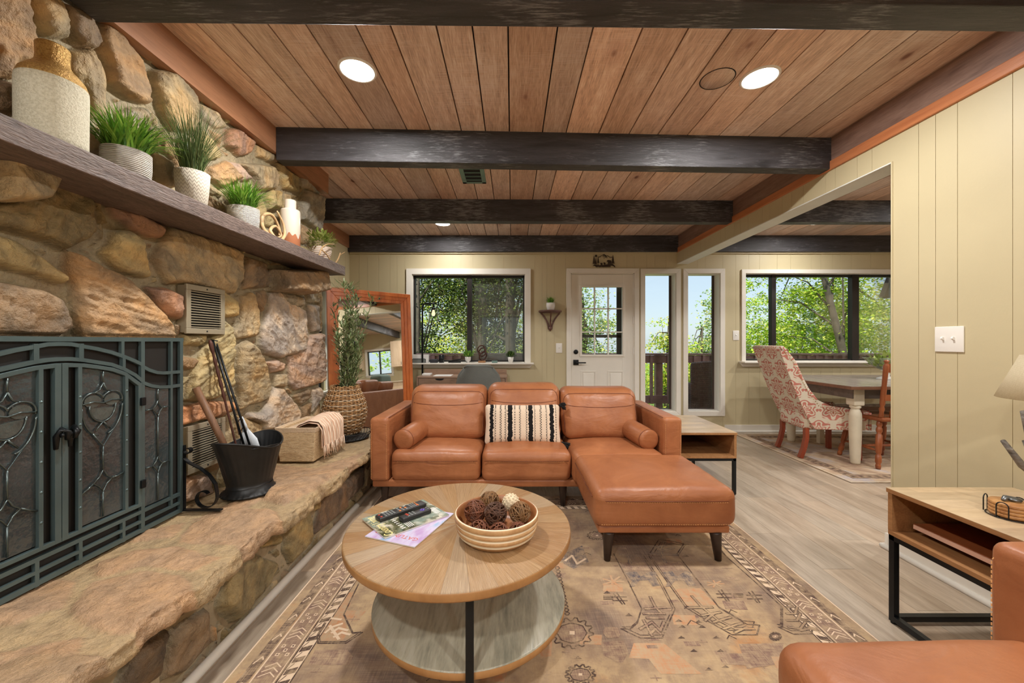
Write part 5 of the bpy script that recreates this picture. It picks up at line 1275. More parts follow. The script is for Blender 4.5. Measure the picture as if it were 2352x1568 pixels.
def sbar(m, pts, w=.013, t_=.012, dx=0):
    for a, b in zip(pts[:-1], pts[1:]):
        A_ = Vector(SP(a[0], a[1], dx)); B_ = Vector(SP(b[0], b[1], dx)); e = (B_ - A_).normalized() * (.0015 if len(pts) > 2 else .003); SB[0] += 1; m.bar(A_ - e, B_ + e, w, t_ + (SB[0] % 29) * .00006, up=(1, 0, 0))
def mir(pts): return [(2 * YC - a, b) for a, b in pts]
m = MB()
for sgn in (0, 1):
    f = (lambda p: p) if sgn == 0 else mir
    sbar(m, f([(1.733, ZB), (1.733, 1.182)]), .016); sbar(m, f([(1.683, ZB + .04), (1.683, 1.176)]), .010); sbar(m, f([(1.552, ZB), (1.552, 1.176)]), .015)
    outer = [(YC, 1.162), (1.30, 1.161), (1.335, 1.153), (1.38, 1.144), (1.43, 1.130), (1.476, 1.113), (1.52, 1.093), (1.552, 1.076)]; sc1 = [(1.552, 1.069), (1.58, 1.053), (1.615, 1.040), (1.65, 1.035), (1.733, 1.034)]
    inner = [(YC, 1.112), (1.30, 1.111), (1.335, 1.106), (1.38, 1.096), (1.43, 1.085), (1.476, 1.065), (1.52, 1.038), (1.552, 1.010)]; sc2 = [(1.552, 1.004), (1.59, .987), (1.63, .977), (1.68, .973), (1.733, .974)]
    for q in (outer, sc1, inner, sc2): sbar(m, f(q), .013)
    for (y_, za, zb) in ((1.2025 if not sgn else 1.2025, 1.108, 1.16), (1.328, 1.106, 1.155), (1.476, 1.065, 1.113), (1.472, 1.11, 1.176)): sbar(m, f([(y_, za), (y_, zb)]), .011)
    for y_ in (1.328, 1.476): sbar(m, f([(y_, ZB), (y_, .485)]), .011)
sbar(m, [(.80, 1.178), (1.74, 1.178)], .016); sbar(m, [(.80, ZB + .007), (1.74, ZB + .007)], .016); sbar(m, [(.80, .487), (1.74, .487)], .014); sbar(m, [(.80, .448), (1.74, .448)], .011)
m.build('screen_frame', 'screen_metal', sc_)
def lead(m, pts, dx=.006, r=.0028, closed=False): m.tube([SP(a, b, dx) for a, b in pts], r, 6, closed=closed)
def ell(cy, cz, ry, rz, a0=0, a1=2 * PI, n=16): return [(cy + ry * math.cos(a0 + (a1 - a0) * k / n), cz + rz * math.sin(a0 + (a1 - a0) * k / n)) for k in range(n + 1)]
def diamond(cy, cz, ry, rz): # concave diamond
    pts = []
    for k in range(4):
        a0 = k * PI / 2; p = (cy + ry * math.cos(a0), cz + rz * math.sin(a0)); q = (cy + ry * math.cos(a0 + PI / 2), cz + rz * math.sin(a0 + PI / 2)); md = ((p[0] + q[0]) / 2 * .8 + cy * .2, (p[1] + q[1]) / 2 * .8 + cz * .2); pts += [p, md]
    return pts
def glass_door(sgn, lab):
    f = (lambda p: p) if sgn > 0 else mir
    m = MB(); top = [(1.275, 1.092), (1.335, 1.087), (1.38, 1.078), (1.43, 1.066), (1.476, 1.046), (1.532, 1.0)]
    sbar(m, f([(1.277, .515), (1.277, 1.095)]), .018, .016, .004); sbar(m, f([(1.534, .515), (1.534, 1.0)]), .012, .014, .004); sbar(m, f(top), .014, .014, .004); sbar(m, f([(1.27, .518), (1.54, .518)]), .014, .014, .004)
    ga, gb = 1.322, 1.482; sbar(m, f([(ga, .525), (ga, 1.082)]), .012, .012, .005); sbar(m, f([(gb, .525), (gb, 1.036)]), .012, .012, .005)
    for k in range(5):
        for y_ in (ga, gb): p = f([(y_, .60 + k * .095)])[0]; m.lathe([(0, .004), (.005, .001), (.005, 0)], SP(p[0], p[1], .011), 8, Matrix.Rotation(PI / 2, 4, 'Y'), cap=False)
    d = m.build('door', 'screen_metal', sc_, bevel=.001)
    m = MB(); gp = f([(ga, .53), (gb, .53), (gb, 1.034), (1.43, 1.056), (1.38, 1.07), (ga, 1.08)]); m.prism(gp, -.004, .001, lambda a, b, w: SP(a, b, w)); m.build('glass_panel', 'glass_dark', d)
    m = MB(); c_ = (ga + gb) / 2 - .002; zt = .935
    lead(m, f([(c_, 1.062), (c_, zt + .085)])); lead(m, f([(c_, zt + .085), (c_ + .012, zt + .06), (c_ + .03, zt + .05)])); lead(m, f([(c_, zt + .085), (c_ - .012, zt + .06), (c_ - .03, zt + .05)]))
    lead(m, f(ell(c_ - .033, zt + .02, .036, .032, PI * .1, PI * 1.1))); lead(m, f(ell(c_ + .033, zt + .02, .036, .032, -PI * .1, PI * .9)))
    lead(m, f([(c_ - .07, zt + .015), (c_ - .03, zt + .020), (c_, zt + .012), (c_ + .03, zt + .020), (c_ + .07, zt + .015)]))
    lead(m, f(ell(c_, zt + .005, .045, .060, PI, 2 * PI))); lead(m, f(ell(c_, zt - .0, .069, .105, PI * 1.0, PI * 1.42))); lead(m, f(ell(c_, zt - .0, .069, .105, PI * 1.58, PI * 2)))
    lead(m, f([(c_ - .035, zt - .092), (c_, zt - .145), (c_ + .035, zt - .092)])); lead(m, f([(c_, zt - .055), (c_ - .025, zt - .085)])); lead(m, f([(c_, zt - .055), (c_ + .025, zt - .085)]))
    lead(m, f([(c_, zt - .145), (c_, .70)])); lead(m, f(diamond(c_, .665, .032, .040)), closed=True); lead(m, f([(ga + .005, .640), (c_ - .05, .652), (c_ - .032, .665)])); lead(m, f([(gb - .005, .672), (c_ + .05, .665), (c_ + .032, .665)])); lead(m, f([(c_, .625), (c_, .535)]))
    m.build('leading', 'lead_line', d)
    m = MB()
    for q in (ell(c_, zt + .0, .040, .050, PI, 2 * PI), ell(c_ - .033, zt + .022, .028, .022), ell(c_ + .033, zt + .022, .028, .022)): m.prism(f(q[:-1] if len(q) > 2 else q), .0015, .005, lambda a, b, w: SP(a, b, w))
    m.build('bevelled_glass', 'glass_bevel', d)
    return d
dR = glass_door(1, None); dL = glass_door(-1, None)
for f, s_ in ((lambda p: p, 1), (mir, -1)):
    m = MB(); m.prism(f([(1.562, .50), (1.672, .50), (1.672, .965), (1.63, .968), (1.59, .978), (1.562, .99)]), -.004, .001, lambda a, b, w: SP(a, b, w)); g_ = m.build('side_glass', 'glass_dark', sc_)
    m = MB(); c_ = 1.617; lead(m, f([(c_, .97), (c_, .925)])); lead(m, f(diamond(c_, .89, .022, .035)), closed=True); lead(m, f([(c_, .855), (c_, .69)])); lead(m, f(diamond(c_, .655, .022, .035)), closed=True); lead(m, f([(c_, .62), (c_, .505)]))
    for z_ in (.89, .655): lead(m, f([(1.566, z_), (c_ - .022, z_)])); lead(m, f([(c_ + .022, z_), (1.668, z_)]))
    m.build('leading', 'lead_line', g_)
m = MB(); m.tube([SP(1.250, .82, .012), SP(1.250, .86, .014), SP(1.252, .885, .03), SP(1.256, .875, .045), SP(1.258, .85, .04)], [.006, .009, .009, .009, .006], 10); m.tube([SP(1.29, .82, .012), SP(1.29, .86, .014), SP(1.288, .885, .03), SP(1.284, .875, .045), SP(1.28, .85, .04)], [.006, .009, .009, .009, .006], 10)
m.tube([SP(1.245, .866, .035), SP(1.295, .866, .035)], .007, 10); m.build('door_handle', 'black_metal', sc_)
for z_ in (.93, .60):
    for y_ in (1.543, 2 * YC - 1.543): m = MB(); m.smooth = False; m.box(SX + .008, SX + .020, y_ - .009, y_ + .009, z_ - .016, z_ + .016); m.build('hinge', 'black_metal', sc_, bevel=.002)
def scroll(cy, cz, r0, r1, a0, a1, n=26): return [(cy + (r0 + (r1 - r0) * k / n) * math.cos(a0 + (a1 - a0) * k / n), cz + (r0 + (r1 - r0) * k / n) * math.sin(a0 + (a1 - a0) * k / n)) for k in range(n + 1)]
for y_ in (1.747, .787):
    m = MB(); m.box(SX + .0, SX + .175, y_ - .010, y_ + .010, ZB - .001, ZB + .005); m.box(SX - .008, SX + .008, y_ - .008, y_ + .008, ZB + .0, .70)
    path = scroll(.025, .275, .006, .022, PI * 2.6, PI * .95) + [(.002, .24), (.03, .215), (.08, .19), (.12, .16), (.148, .12), (.155, .08)] + scroll(.100, .060, .056, .022, 0, -PI * 1.75, 22)
    pts = [(SX + a, y_, ZB + b) for a, b in path]
    for a, b in zip(pts[:-1], pts[1:]): m.bar(a, b, .018, .004, up=(0, 0, 1)) if abs(b[2] - a[2]) < abs(b[0] - a[0]) else m.bar(a, b, .018, .004, up=(1, 0, 0))
    m.build('scroll_foot', 'black_metal', sc_)

# ================================================================ coal bucket and fire tools
plain('bucket_black', C(40, 41, 42), .42, .4, var=.25, vs_=10); wood('handle_wood', C(92, 62, 42), C(132, 94, 64), 'Z', .55, 6, 8); plain('poker_brown', C(78, 44, 34), .5, .3, var=.2); plain('brush_white', C(212, 220, 228), .3, var=.06)
bc_ = (-1.335, 1.965, .406)
bk = thing('coal_bucket', 'black ribbed metal coal scuttle holding fire tools on the hearth', 'bucket', bc_)
def bucket_shell(m, rr, zb, zt, inset=0):
    n = 128; rows = [(0, .0), (.12, .02), (.3, .0), (.5, .0), (.75, .0), (1.0, .0)]; vs = []
    for t_, _ in rows:
        for k in range(n):
            a = 2 * PI * k / n; rib = .0009 * math.cos(a * 32) if .2 < t_ < .9 else 0
            r = .100 + (.146 - .100) * t_ + rib - inset; sp_ = max(0, -math.sin(a)) ** 3 * .05 * t_ * t_; lip = zb + (zt - zb) * t_ + (-.022 * math.cos(2 * a) * t_ ** 3 - .0 + .02 * max(0, -math.sin(a)) ** 2 * t_ ** 3)
            vs.append((bc_[0] + r * math.cos(a) * .93, bc_[1] + (r * 1.08 + sp_) * math.sin(a), lip))
    fs = [(i * n + k, i * n + (k + 1) % n, (i + 1) * n + (k + 1) % n, (i + 1) * n + k) for i in range(len(rows) - 1) for k in range(n)]; fs.append(tuple(range(n)))
    m.smooth = True; m.add(vs, fs); return [vs[-n + k] for k in range(n)]
m = MB(); rim = bucket_shell(m, 0, .45, .66); bucket_shell(m, 0, .452, .659, .004); m.tube(rim, .0045, 8, closed=True); m.build('bucket_body', 'bucket_black', bk, fixn=False)
m = MB(); n = 128; vs = []
for (r, z_) in ((.085, .014), (.112, .006), (.127, .004), (.122, .012), (.106, .022), (.099, .046)):
    for k in range(n): a = 2 * PI * k / n; f = 1 + .014 * math.cos(a * 32) * (r > .11); vs.append((bc_[0] + r * f * math.cos(a), bc_[1] + r * f * math.sin(a), bc_[2] + z_))
m.smooth = True; m.add(vs, [(i * n + k, i * n + (k + 1) % n, (i + 1) * n + (k + 1) % n, (i + 1) * n + k) for i in range(5) for k in range(n)]); m.build('fluted_base', 'bucket_black', bk)
m = MB(); hp_ = [(bc_[0] - .155, bc_[1] + .02, .645), (bc_[0] - .12, bc_[1] - .09, .652), (bc_[0] - .02, bc_[1] - .16, .655), (bc_[0] + .10, bc_[1] - .12, .655), (bc_[0] + .150, bc_[1] + .0, .650)]
m.tube(hp_, .003, 8); m.build('bail_handle', 'bucket_black', bk)
def tl(name, lab, mt, build): m = MB(); build(m); return tag(m.build(name, mt), lab, 'fire tool', 'fire tools in the coal bucket')
def p3(px_, py_, Y): return ((px_ - CX) * Y / FPX, Y, EYE - (py_ - CY) * Y / FPX)
A0 = (-1.36, 1.99, .475)
def twist(m):
    p0 = Vector((-1.37, 1.97, .475)); p1 = Vector(p3(482, 781, 1.93)); pts = [p0.lerp(p1, k / 40) for k in range(41)]
    m.tube(pts, [.005 if k < 24 else .007 + .0018 * math.sin(k * 1.9) for k in range(38)] + [.010, .010, .006], 8)
tl('fire_poker', 'brown twisted iron poker leaning furthest left of the thin rods', 'poker_brown', twist)
tl('fire_tongs', 'straight black fire rod next to the twisted poker', 'black_metal', lambda m: (m.tube([(-1.345, 2.0, .475), p3(489, 782, 1.96)], .0055, 8), m.tube([p3(484, 780, 1.955), p3(500, 783, 1.965)], .003, 6)))
tl('fire_rod', 'rightmost straight black fire rod in the coal bucket', 'black_metal', lambda m: m.tube([(-1.325, 2.02, .475), p3(495, 783, 1.985)], .0055, 8))
tl('hearth_shovel', 'round brown wooden shovel handle sticking out at the left of the bucket', 'handle_wood', lambda m: m.tube([(-1.33, 1.90, .48), p3(450, 890, 1.84)], [.014, .0155], 14))
br = thing('hearth_brush', 'white and blue plastic hearth scoop with a dark loop in the bucket', 'fire tool', (-1.30, 2.02, .50), group='fire tools in the coal bucket')
m = MB(); 
b0 = Vector(p3(553, 958, 2.06)); b1 = Vector(p3(572, 1012, 2.05)); m.tube([b0, b0.lerp(b1, .35), b0.lerp(b1, .6)], [.012, .017, .016], 14, flat=.35); m.tube([b0.lerp(b1, .5), b1 + Vector((0, 0, 0)), b1 + Vector((.02, 0, -.08))], [.016, .045, .05], 14, flat=.22); m.build('scoop', 'brush_white', br)
m = MB(); m.tube([b0 + Vector((.01, -.012, .0)), b0 + Vector((-.012, -.014, -.03)), b0 + Vector((.0, -.014, -.09)), b0 + Vector((.022, -.014, -.05)), b0 + Vector((.018, -.012, -.01))], .003, 6, closed=True); m.build('cord_loop', 'poker_brown', br)

# ================================================================ basket with throw
t = NT('basket_weave'); w1 = t.wave(t.coord((1, 1, 1)), 34, 2.5, 2, 'Z', 4); n1 = t.noise(t.coord((14, 14, 50)), 3, 4, .6); f = t.mix(.7, w1, n1)
c = t.ramp(f, [(.3, C(166, 138, 104)), (.5, C(204, 178, 140)), (.75, C(226, 206, 170))]); t.bsdf(c, .7, 0, t.bump(f, .5, .006))
plain('liner_cloth', C(212, 190, 162), .9, var=.08, vs_=14, bs=70, bst=.3)
bs_ = thing('wicker_basket', 'rectangular woven basket with beige cloth liner on the hearth', 'basket', (-1.385, 2.62, .405))
def tapered(m, x0, x1, y0, y1, z0, z1, fl, th=.008):
    o0 = [(x0, y0), (x1, y0), (x1, y1), (x0, y1)]; o1 = [(x0 - fl, y0 - fl), (x1 + fl, y0 - fl), (x1 + fl, y1 + fl), (x0 - fl, y1 + fl)]
    i1 = [(x0 - fl + th, y0 - fl + th), (x1 + fl - th, y0 - fl + th), (x1 + fl - th, y1 + fl - th), (x0 - fl + th, y1 + fl - th)]; i0 = [(x0 + th, y0 + th), (x1 - th, y0 + th), (x1 - th, y1 - th), (x0 + th, y1 - th)]
    vs = [(a, b, z0) for a, b in o0] + [(a, b, z1) for a, b in o1] + [(a, b, z1) for a, b in i1] + [(a, b, z0 + th) for a, b in i0]
    fs = [(0, 1, 2, 3), (15, 14, 13, 12)]
    for r in range(3):
        for k in range(4): fs.append((r * 4 + k, r * 4 + (k + 1) % 4, r * 4 + 4 + (k + 1) % 4, r * 4 + 4 + k))
    m.add(vs, fs)
m = MB(); tapered(m, -1.478, -1.262, 2.450, 2.79, .406, .615, .018); m.build('basket_body', 'basket_weave', bs_, bevel=.004)
m = MB(); tapered(m, -1.493, -1.245, 2.434, 2.806, .592, .626, .006, .006); m.build('liner_band', 'liner_cloth', bs_, bevel=.003)
m = MB(); m.box(-1.475, -1.264, 2.455, 2.785, .50, .51); m.build('liner_inside', 'liner_cloth', bs_)
t = NT('throw_cloth'); w1 = t.wave(t.coord((1, 1, 1), (0, 0, .1)), 34, 1.2, 2, 'Y'); c = t.ramp(w1, [(.25, C(206, 166, 140)), (.6, C(228, 204, 180)), (.9, C(236, 218, 198))]); f = t.noise(t.coord(), 160, 3)
t.bsdf(c, .95, 0, t.bump(f, .4, .006), .1)
th = thing('throw_blanket', 'folded beige striped throw with a long fringe draped over the basket', 'blanket', (-1.27, 2.66, .63))
m = MB(); m.smooth = True
def tf(u, v):
    y_ = 2.475 + .305 * v; s = u * .40
    path = [(-1.44, .555), (-1.38, .628), (-1.31, .655), (-1.25, .648), (-1.218, .612), (-1.212, .56), (-1.208, .50)]
    k = u * (len(path) - 1); i = min(int(k), len(path) - 2); fr = k - i; x = path[i][0] * (1 - fr) + path[i + 1][0] * fr; z_ = path[i][1] * (1 - fr) + path[i + 1][1] * fr
    fold = .007 * math.sin(v * 34 + u * 2) + .005 * math.sin(v * 61); bulge = .03 * math.sin(PI * v) * (1 - abs(2 * u - .9))
    return (x + fold * min(1, u * 1.5), y_ + .012 * math.sin(u * 5), z_ + bulge + fold * .5)
m.grid(tf, 28, 60); m.grid(lambda u, v: tuple(Vector(tf(u, v)) + Vector((-.010, 0, -.014))), 28, 60)
m.build('throw_cloth', 'throw_cloth', th)
m = MB(); rr = random.Random(4)
for k in range(64):
    v_ = (k + .5) / 64; p = Vector(tf(1.0, v_)); L = rr.uniform(.05, .085); m.tube([p, p + Vector((rr.uniform(0, .006), rr.uniform(-.004, .004), -L * .5)), p + Vector((rr.uniform(0, .012), rr.uniform(-.008, .008), -L))], .0022, 4)
tag(m.build('fringe', 'throw_cloth', th), kind='stuff')

# ================================================================ woven floor vase with olive branches, on a wire tray
plain('rattan_natural', C(168, 128, 84), .6, var=.35, vs_=26, bs=80, bst=.4); plain('rattan_pale', C(206, 184, 154), .6, var=.2, vs_=26)
vx, vy, vz = -1.385, 3.19, .412
tr = thing('wire_tray', 'round black wire tray under the woven vase', 'tray', (-1.33, 3.10, .405))
m = MB(); cyx = (-1.31, 3.09); m.lathe([(0, 0), (.15, 0), (.155, .004), (.15, .008), (0, .008)], (cyx[0], cyx[1], .400), 40); m.build('tray_plate', 'bucket_black', tr)
m = MB()
for k in range(30): a = 2 * PI * k / 30; m.tube([(cyx[0] + r_ * math.cos(a + o_), cyx[1] + r_ * math.sin(a + o_), .408 + z_) for r_, z_, o_ in ((.148, 0, 0), (.162, .02, .06), (.168, .042, .12))], .0022, 5)
m.tube(arc((cyx[0], cyx[1], .450), .168, 0, 2 * PI, 40, 'XY')[:-1], .003, 6, closed=True); tag(m.build('wire_rim', 'bucket_black', tr), kind='stuff')
vs_ = thing('woven_vase', 'tall round woven rattan vase with open top on the end of the hearth', 'vase', (vx, vy, vz))
def vr(t_): return .095 + .075 * math.sin(PI * min(1, (t_ * .92 + .06)) ** .9) if t_ < .9 else .095 + .075 * math.sin(PI * (.9 * .92 + .06) ** .9) - (t_ - .9) * .12
m = MB(); Hh_ = .40
for k in range(30):
    z_ = vz + .01 + (Hh_ - .02) * k / 29; r = vr(k / 29); n = 60
    m.cur = 0 if k % 3 else 1
    m.tube([(vx + (r + .006 * math.sin(q * 2 * PI / 60 * 15 + (k % 2) * PI)) * math.cos(q * 2 * PI / 60), vy + (r + .006 * math.sin(q * 2 * PI / 60 * 15 + (k % 2) * PI)) * math.sin(q * 2 * PI / 60), z_ + .003 * math.sin(q * 2 * PI / 60 * 15)) for q in range(60)], .0055, 5, closed=True)
m.cur = 0
for q in range(30): a = 2 * PI * q / 30; m.tube([(vx + (vr(k / 10)) * math.cos(a), vy + (vr(k / 10)) * math.sin(a), vz + Hh_ * k / 10) for k in range(11)], .0035, 5)
m.build('woven_body', ['rattan_natural', 'rattan_pale'], vs_)
m = MB(); m.lathe([(vr(k / 12) - .014, Hh_ * .98 * k / 12) for k in range(13)], (vx, vy, vz), 32, cap=False); m.build('inner_wall', 'handle_wood', vs_)
m = MB(); m.tube([(vx + .09 * math.cos(a) + .0, vy - .02 + .10 * math.sin(a), vz + Hh_ - .005 - .045 * (1 + math.cos(a + PI / 2 - .0)) * .5 - .0) for a in [PI + k * PI / 14 for k in range(15)]], .006, 8); m.build('handle', 'rattan_natural', vs_)
def leaf_mat(name, a, b, c3, tl_=.3, rough=.45):
    t = NT(name); g = t.n('ShaderNodeNewGeometry'); c = t.ramp(g.outputs['Random Per Island'], [(0, a), (.5, b), (1, c3)])
    p = t.n('ShaderNodeBsdfPrincipled'); t.put(p.inputs['Base Color'], c); p.inputs['Roughness'].default_value = rough
    tr_ = t.n('ShaderNodeBsdfTranslucent'); t.put(tr_.inputs[0], c); ms = t.n('ShaderNodeMixShader'); ms.inputs[0].default_value = tl_
    t.t.links.new(p.outputs[0], ms.inputs[1]); t.t.links.new(tr_.outputs[0], ms.inputs[2]); t.t.links.new(ms.outputs[0], t.out.inputs[0]); return t.m
leaf_mat('olive_leaf', C(92, 118, 72), C(136, 158, 104), C(186, 198, 158)); leaf_mat('grass_green', C(66, 116, 34), C(110, 160, 50), C(160, 196, 86)); leaf_mat('grass_dark', C(56, 78, 40), C(86, 112, 60), C(134, 146, 96)); leaf_mat('round_leaf', C(110, 134, 56), C(156, 174, 86), C(196, 204, 128)); leaf_mat('dark_leaf', C(40, 66, 32), C(70, 100, 44), C(104, 136, 60))
plain('olive_fruit', C(38, 30, 34), .3); plain('stem_brown', C(96, 84, 60), .7)
def leafquad(m, p, d, L, w, up=None, fold=.15):
    p = Vector(p); d = Vector(d).normalized(); s_ = d.cross(Vector((0, 0, 1)) if up is None else up)
    if s_.length < .05: s_ = d.orthogonal()
    s_.normalize(); nn = s_.cross(d)
    m.add([p, p + d * L * .3 + s_ * w * .8 - nn * w * fold, p + d * L * .72 + s_ * w * .7 - nn * w * fold * .5, p + d * L, p + d * L * .72 - s_ * w * .7 - nn * w * fold * .5, p + d * L * .3 - s_ * w * .8 - nn * w * fold], [(0, 1, 2, 3), (0, 3, 4, 5)])
ob = thing('olive_branches', 'artificial olive branches with dark fruit standing in the woven vase', 'plant', (vx, vy, vz + .05))
rr = random.Random(21); ms_, ml_, mf_ = MB(), MB(), MB()
for k in range(27):
    a = rr.uniform(-1.5, 2.4); sp = rr.uniform(.05, .34); h = rr.uniform(.25, .84); base = Vector((vx, vy, vz + .1)); tip = Vector((vx + sp * math.cos(a) * .8 - .02, vy - .06 + sp * math.sin(a) * .6, vz + .36 + h)); mid = base.lerp(tip, .5) + Vector((rr.gauss(0, .05), rr.gauss(0, .05), .04)); pts = []
    for q in range(13): t_ = q / 12; pts.append(base * (1 - t_) ** 2 + mid * 2 * t_ * (1 - t_) + tip * t_ * t_)
    ms_.tube(pts, lambda t_: .0032 * (1 - .7 * t_), 5)
    for q in range(4, 13):
        for z_ in range(6):
            t_ = min(1, (q + rr.random()) / 12); p = base * (1 - t_) ** 2 + mid * 2 * t_ * (1 - t_) + tip * t_ * t_; an = rr.uniform(0, 6.28); d = Vector((math.cos(an), math.sin(an), rr.uniform(-.1, .9))) + (pts[-1] - pts[5]).normalized() * .6
            if z_ < 2:
                e = p + d.normalized() * rr.uniform(.03, .07); ms_.tube([p, e], .0012, 4)
                for w_ in range(4): leafquad(ml_, p.lerp(e, .4 + w_ * .2), d + Vector((rr.gauss(0, .6), rr.gauss(0, .6), rr.gauss(0, .5))), rr.uniform(.035, .055), .0055)
                if rr.random() < .16: mf_.lathe([(0, -.008), (.005, -.004), (.006, 0), (.004, .006), (0, .008)], e, 8)
            leafquad(ml_, p, d, rr.uniform(.035, .06), .006)
ms_.build('branch', 'stem_brown', ob); tag(ml_.build('leaves', 'olive_leaf', ob, fixn=False), kind='stuff'); tag(mf_.build('olives', 'olive_fruit', ob), kind='stuff')

# ================================================================ mantel shelf and its row of objects
MZ = 1.757
m = MB(); rr = random.Random(2)
def mf(p, d, w): return p + Vector((.0025 * mnoise.noise(Vector((p.x * 20, p.y * 9, p.z * 30))), 0, .002 * mnoise.noise(Vector((p.x * 20 + 5, p.y * 12, 0)))))
m.rbox(-1.555, -1.306, .15, 3.02, 1.686, MZ - .001, .004, 2, 40, mf)
tag(m.build('mantel_shelf', 'mantel_wood'), 'long rough sawn grey brown mantel shelf on the stone wall', 'shelf')
t = NT('sandy_cream'); n = t.noise(t.coord(), 160, 3, .7); c = t.ramp(n, [(.3, C(186, 180, 156)), (.6, C(216, 212, 192))]); t.bsdf(c, .85, 0, t.bump(n, .6, .006))
t = NT('sandy_gold'); n = t.noise(t.coord(), 200, 3, .7); c = t.ramp(n, [(.3, C(150, 110, 54)), (.6, C(206, 170, 104))]); t.bsdf(c, .35, .6, t.bump(n, .7, .006))
jx, jy = -1.418, 1.19
jg = thing('ceramic_jug', 'large cream jug vase with sandy gold shoulder and neck on the mantel', 'vase', (jx, jy, MZ))
m = MB(); prof = [(0, 0), (.070, 0), (.0755, .004), (.0765, .03), (.0775, .19), (.0765, .205), (.070, .226), (.056, .244), (.044, .256), (.038, .268), (.0365, .285), (.0375, .318), (.036, .322), (.031, .322), (.030, .28), (0, .27)]
m.lathe(prof, (jx, jy, MZ), 48); m.mi = [0 if i // 48 < 5 else 1 for i in range(len(m.f))]; m.mi[-1] = 1; m.build('jug_body', ['sandy_cream', 'sandy_gold'], jg)
t = NT('ribbed_white'); w1 = t.wave(t.coord((1, 1, 1)), 48, .5, 1, 'Z'); n = t.noise(t.coord((40, 40, 90)), 3, 3); f = t.mix(.4, w1, n); c = t.ramp(f, [(.2, C(190, 182, 170)), (.6, C(226, 220, 210))]); t.bsdf(c, .8, 0, t.bump(f, .9, .012))
t = NT('chevron_pot'); tc = t.n('ShaderNodeTexCoord'); sp = t.n('ShaderNodeSeparateXYZ'); t.put(sp.inputs[0], tc.outputs['Object']); ang = t.math('ARCTAN2', sp.outputs[1], sp.outputs[0]); tri = t.math('PINGPONG', t.math('MULTIPLY', ang, 12 / PI), .5)
zz = t.math('ADD', t.math('MULTIPLY', sp.outputs[2], 62), t.math('MULTIPLY', tri, 1.4)); fr = t.math('PINGPONG', zz, .5); cr = t.ramp(fr, [(0, 0.0), (.2, 1.0)]); cc3 = t.ramp(fr, [(0, C(158, 146, 130)), (.12, C(196, 186, 170)), (.5, C(212, 204, 188))]); t.bsdf(cc3, .8, 0, t.bump(cr, .35, .006))
plain('soil_dark', C(50, 40, 30), .95)
def pot(name, lab, x, y_, prof, mat_, n=36, sx=1, sy=1, z=MZ, cat='plant pot'):
    r = thing(name, lab, cat, (x, y_, z)); m = MB(); m.lathe(prof, (x, y_, z), n, sx=sx, sy=sy, cap=False); m.build('pot_body', mat_, r); return r
def grass(root, x, y_, z0, n, L, spread, w, mt, seed, ry=1.0, droop=.5, rad=.035, zc=None):
    rr = random.Random(seed); m = MB()
    for k in range(n):
        a = rr.uniform(0, 2 * PI); r0 = rad * math.sqrt(rr.random()); p = Vector((x + r0 * math.cos(a), y_ + r0 * math.sin(a) * ry, z0)); l = L * rr.uniform(.6, 1.05); a2 = a + rr.gauss(0, .5); out = spread * rr.uniform(.1, 1.0)
        d = Vector((math.cos(a2), math.sin(a2) * ry, 0)); s_ = Vector((-d.y, d.x, 0)); s_ = s_.normalized() if s_.length > 0 else Vector((1, 0, 0)); pv = []
        for q in range(6):
            t_ = q / 5; c_ = p + d * out * t_ ** 1.5 + Vector((0, 0, l * (t_ - droop * (out / spread) * t_ ** 2.4))); 
            if c_.x < -1.50 and z0 > 1.6: c_.x = -1.50
            ww = w * (1 - t_ ** 2 * .95); pv += [c_ - s_ * ww, c_ + s_ * ww]
        m.add(pv, [(2 * q, 2 * q + 1, 2 * q + 3, 2 * q + 2) for q in range(5)])
    return tag(m.build('foliage', mt, root, fixn=False), kind='stuff')
def potprof(r0, r1, h, th=.006): return [(0, 0), (r0 * .9, 0), (r0, .005), ((r0 + r1) / 2 * 1.03, h * .5), (r1, h), (r1 - th, h), (r1 - th * 1.4, h * .88), (0, h * .86)]
p = pot('potted_grass', 'bright green faux grass in the widest ribbed white pot, second from the jug', -1.42, 1.42, potprof(.066, .070, .108), 'ribbed_white', cat='potted plant'); grass(p, -1.42, 1.42, MZ + .09, 420, .20, .15, .0032, 'grass_green', 1, droop=.55, rad=.055)
p = pot('potted_grass', 'tall thin dark faux grass in the chevron patterned cement pot', -1.42, 1.712, potprof(.050, .064, .160), 'chevron_pot', cat='potted plant'); grass(p, -1.42, 1.712, MZ + .14, 420, .36, .19, .0013, 'grass_dark', 2, droop=.35, rad=.04)
p = pot('potted_grass', 'small bright faux grass in a ribbed white pot beside the antler ornament', -1.42, 2.04, potprof(.066, .072, .115), 'ribbed_white', cat='potted plant'); grass(p, -1.42, 2.04, MZ + .10, 380, .19, .15, .0030, 'grass_green', 3, droop=.5, rad=.05)
plain('antler_tan', C(196, 162, 118), .5, var=.25, vs_=20)
def antler(lab, base, curves):
    r = thing('antler', lab, 'antler ornament', base)
    m = MB()
    for pts, rs in curves: 
        P_ = [Vector(q) for q in pts]; out = []
        for i in range(len(P_) - 1):
            for k in range(4):
                t_ = k / 4; a = P_[max(i - 1, 0)]; b = P_[i]; c_ = P_[i + 1]; d = P_[min(i + 2, len(P_) - 1)]; out.append(.5 * ((2 * b) + (c_ - a) * t_ + (2 * a - 5 * b + 4 * c_ - d) * t_ ** 2 + (3 * b - a - 3 * c_ + d) * t_ ** 3))
        out.append(P_[-1]); n = len(out); m.tube(out, [rs[0] + (rs[1] - rs[0]) * k / (n - 1) for k in range(n)], 10)
    m.build('horn', 'antler_tan', r); return r
ax_, ay_ = -1.42, 2.265
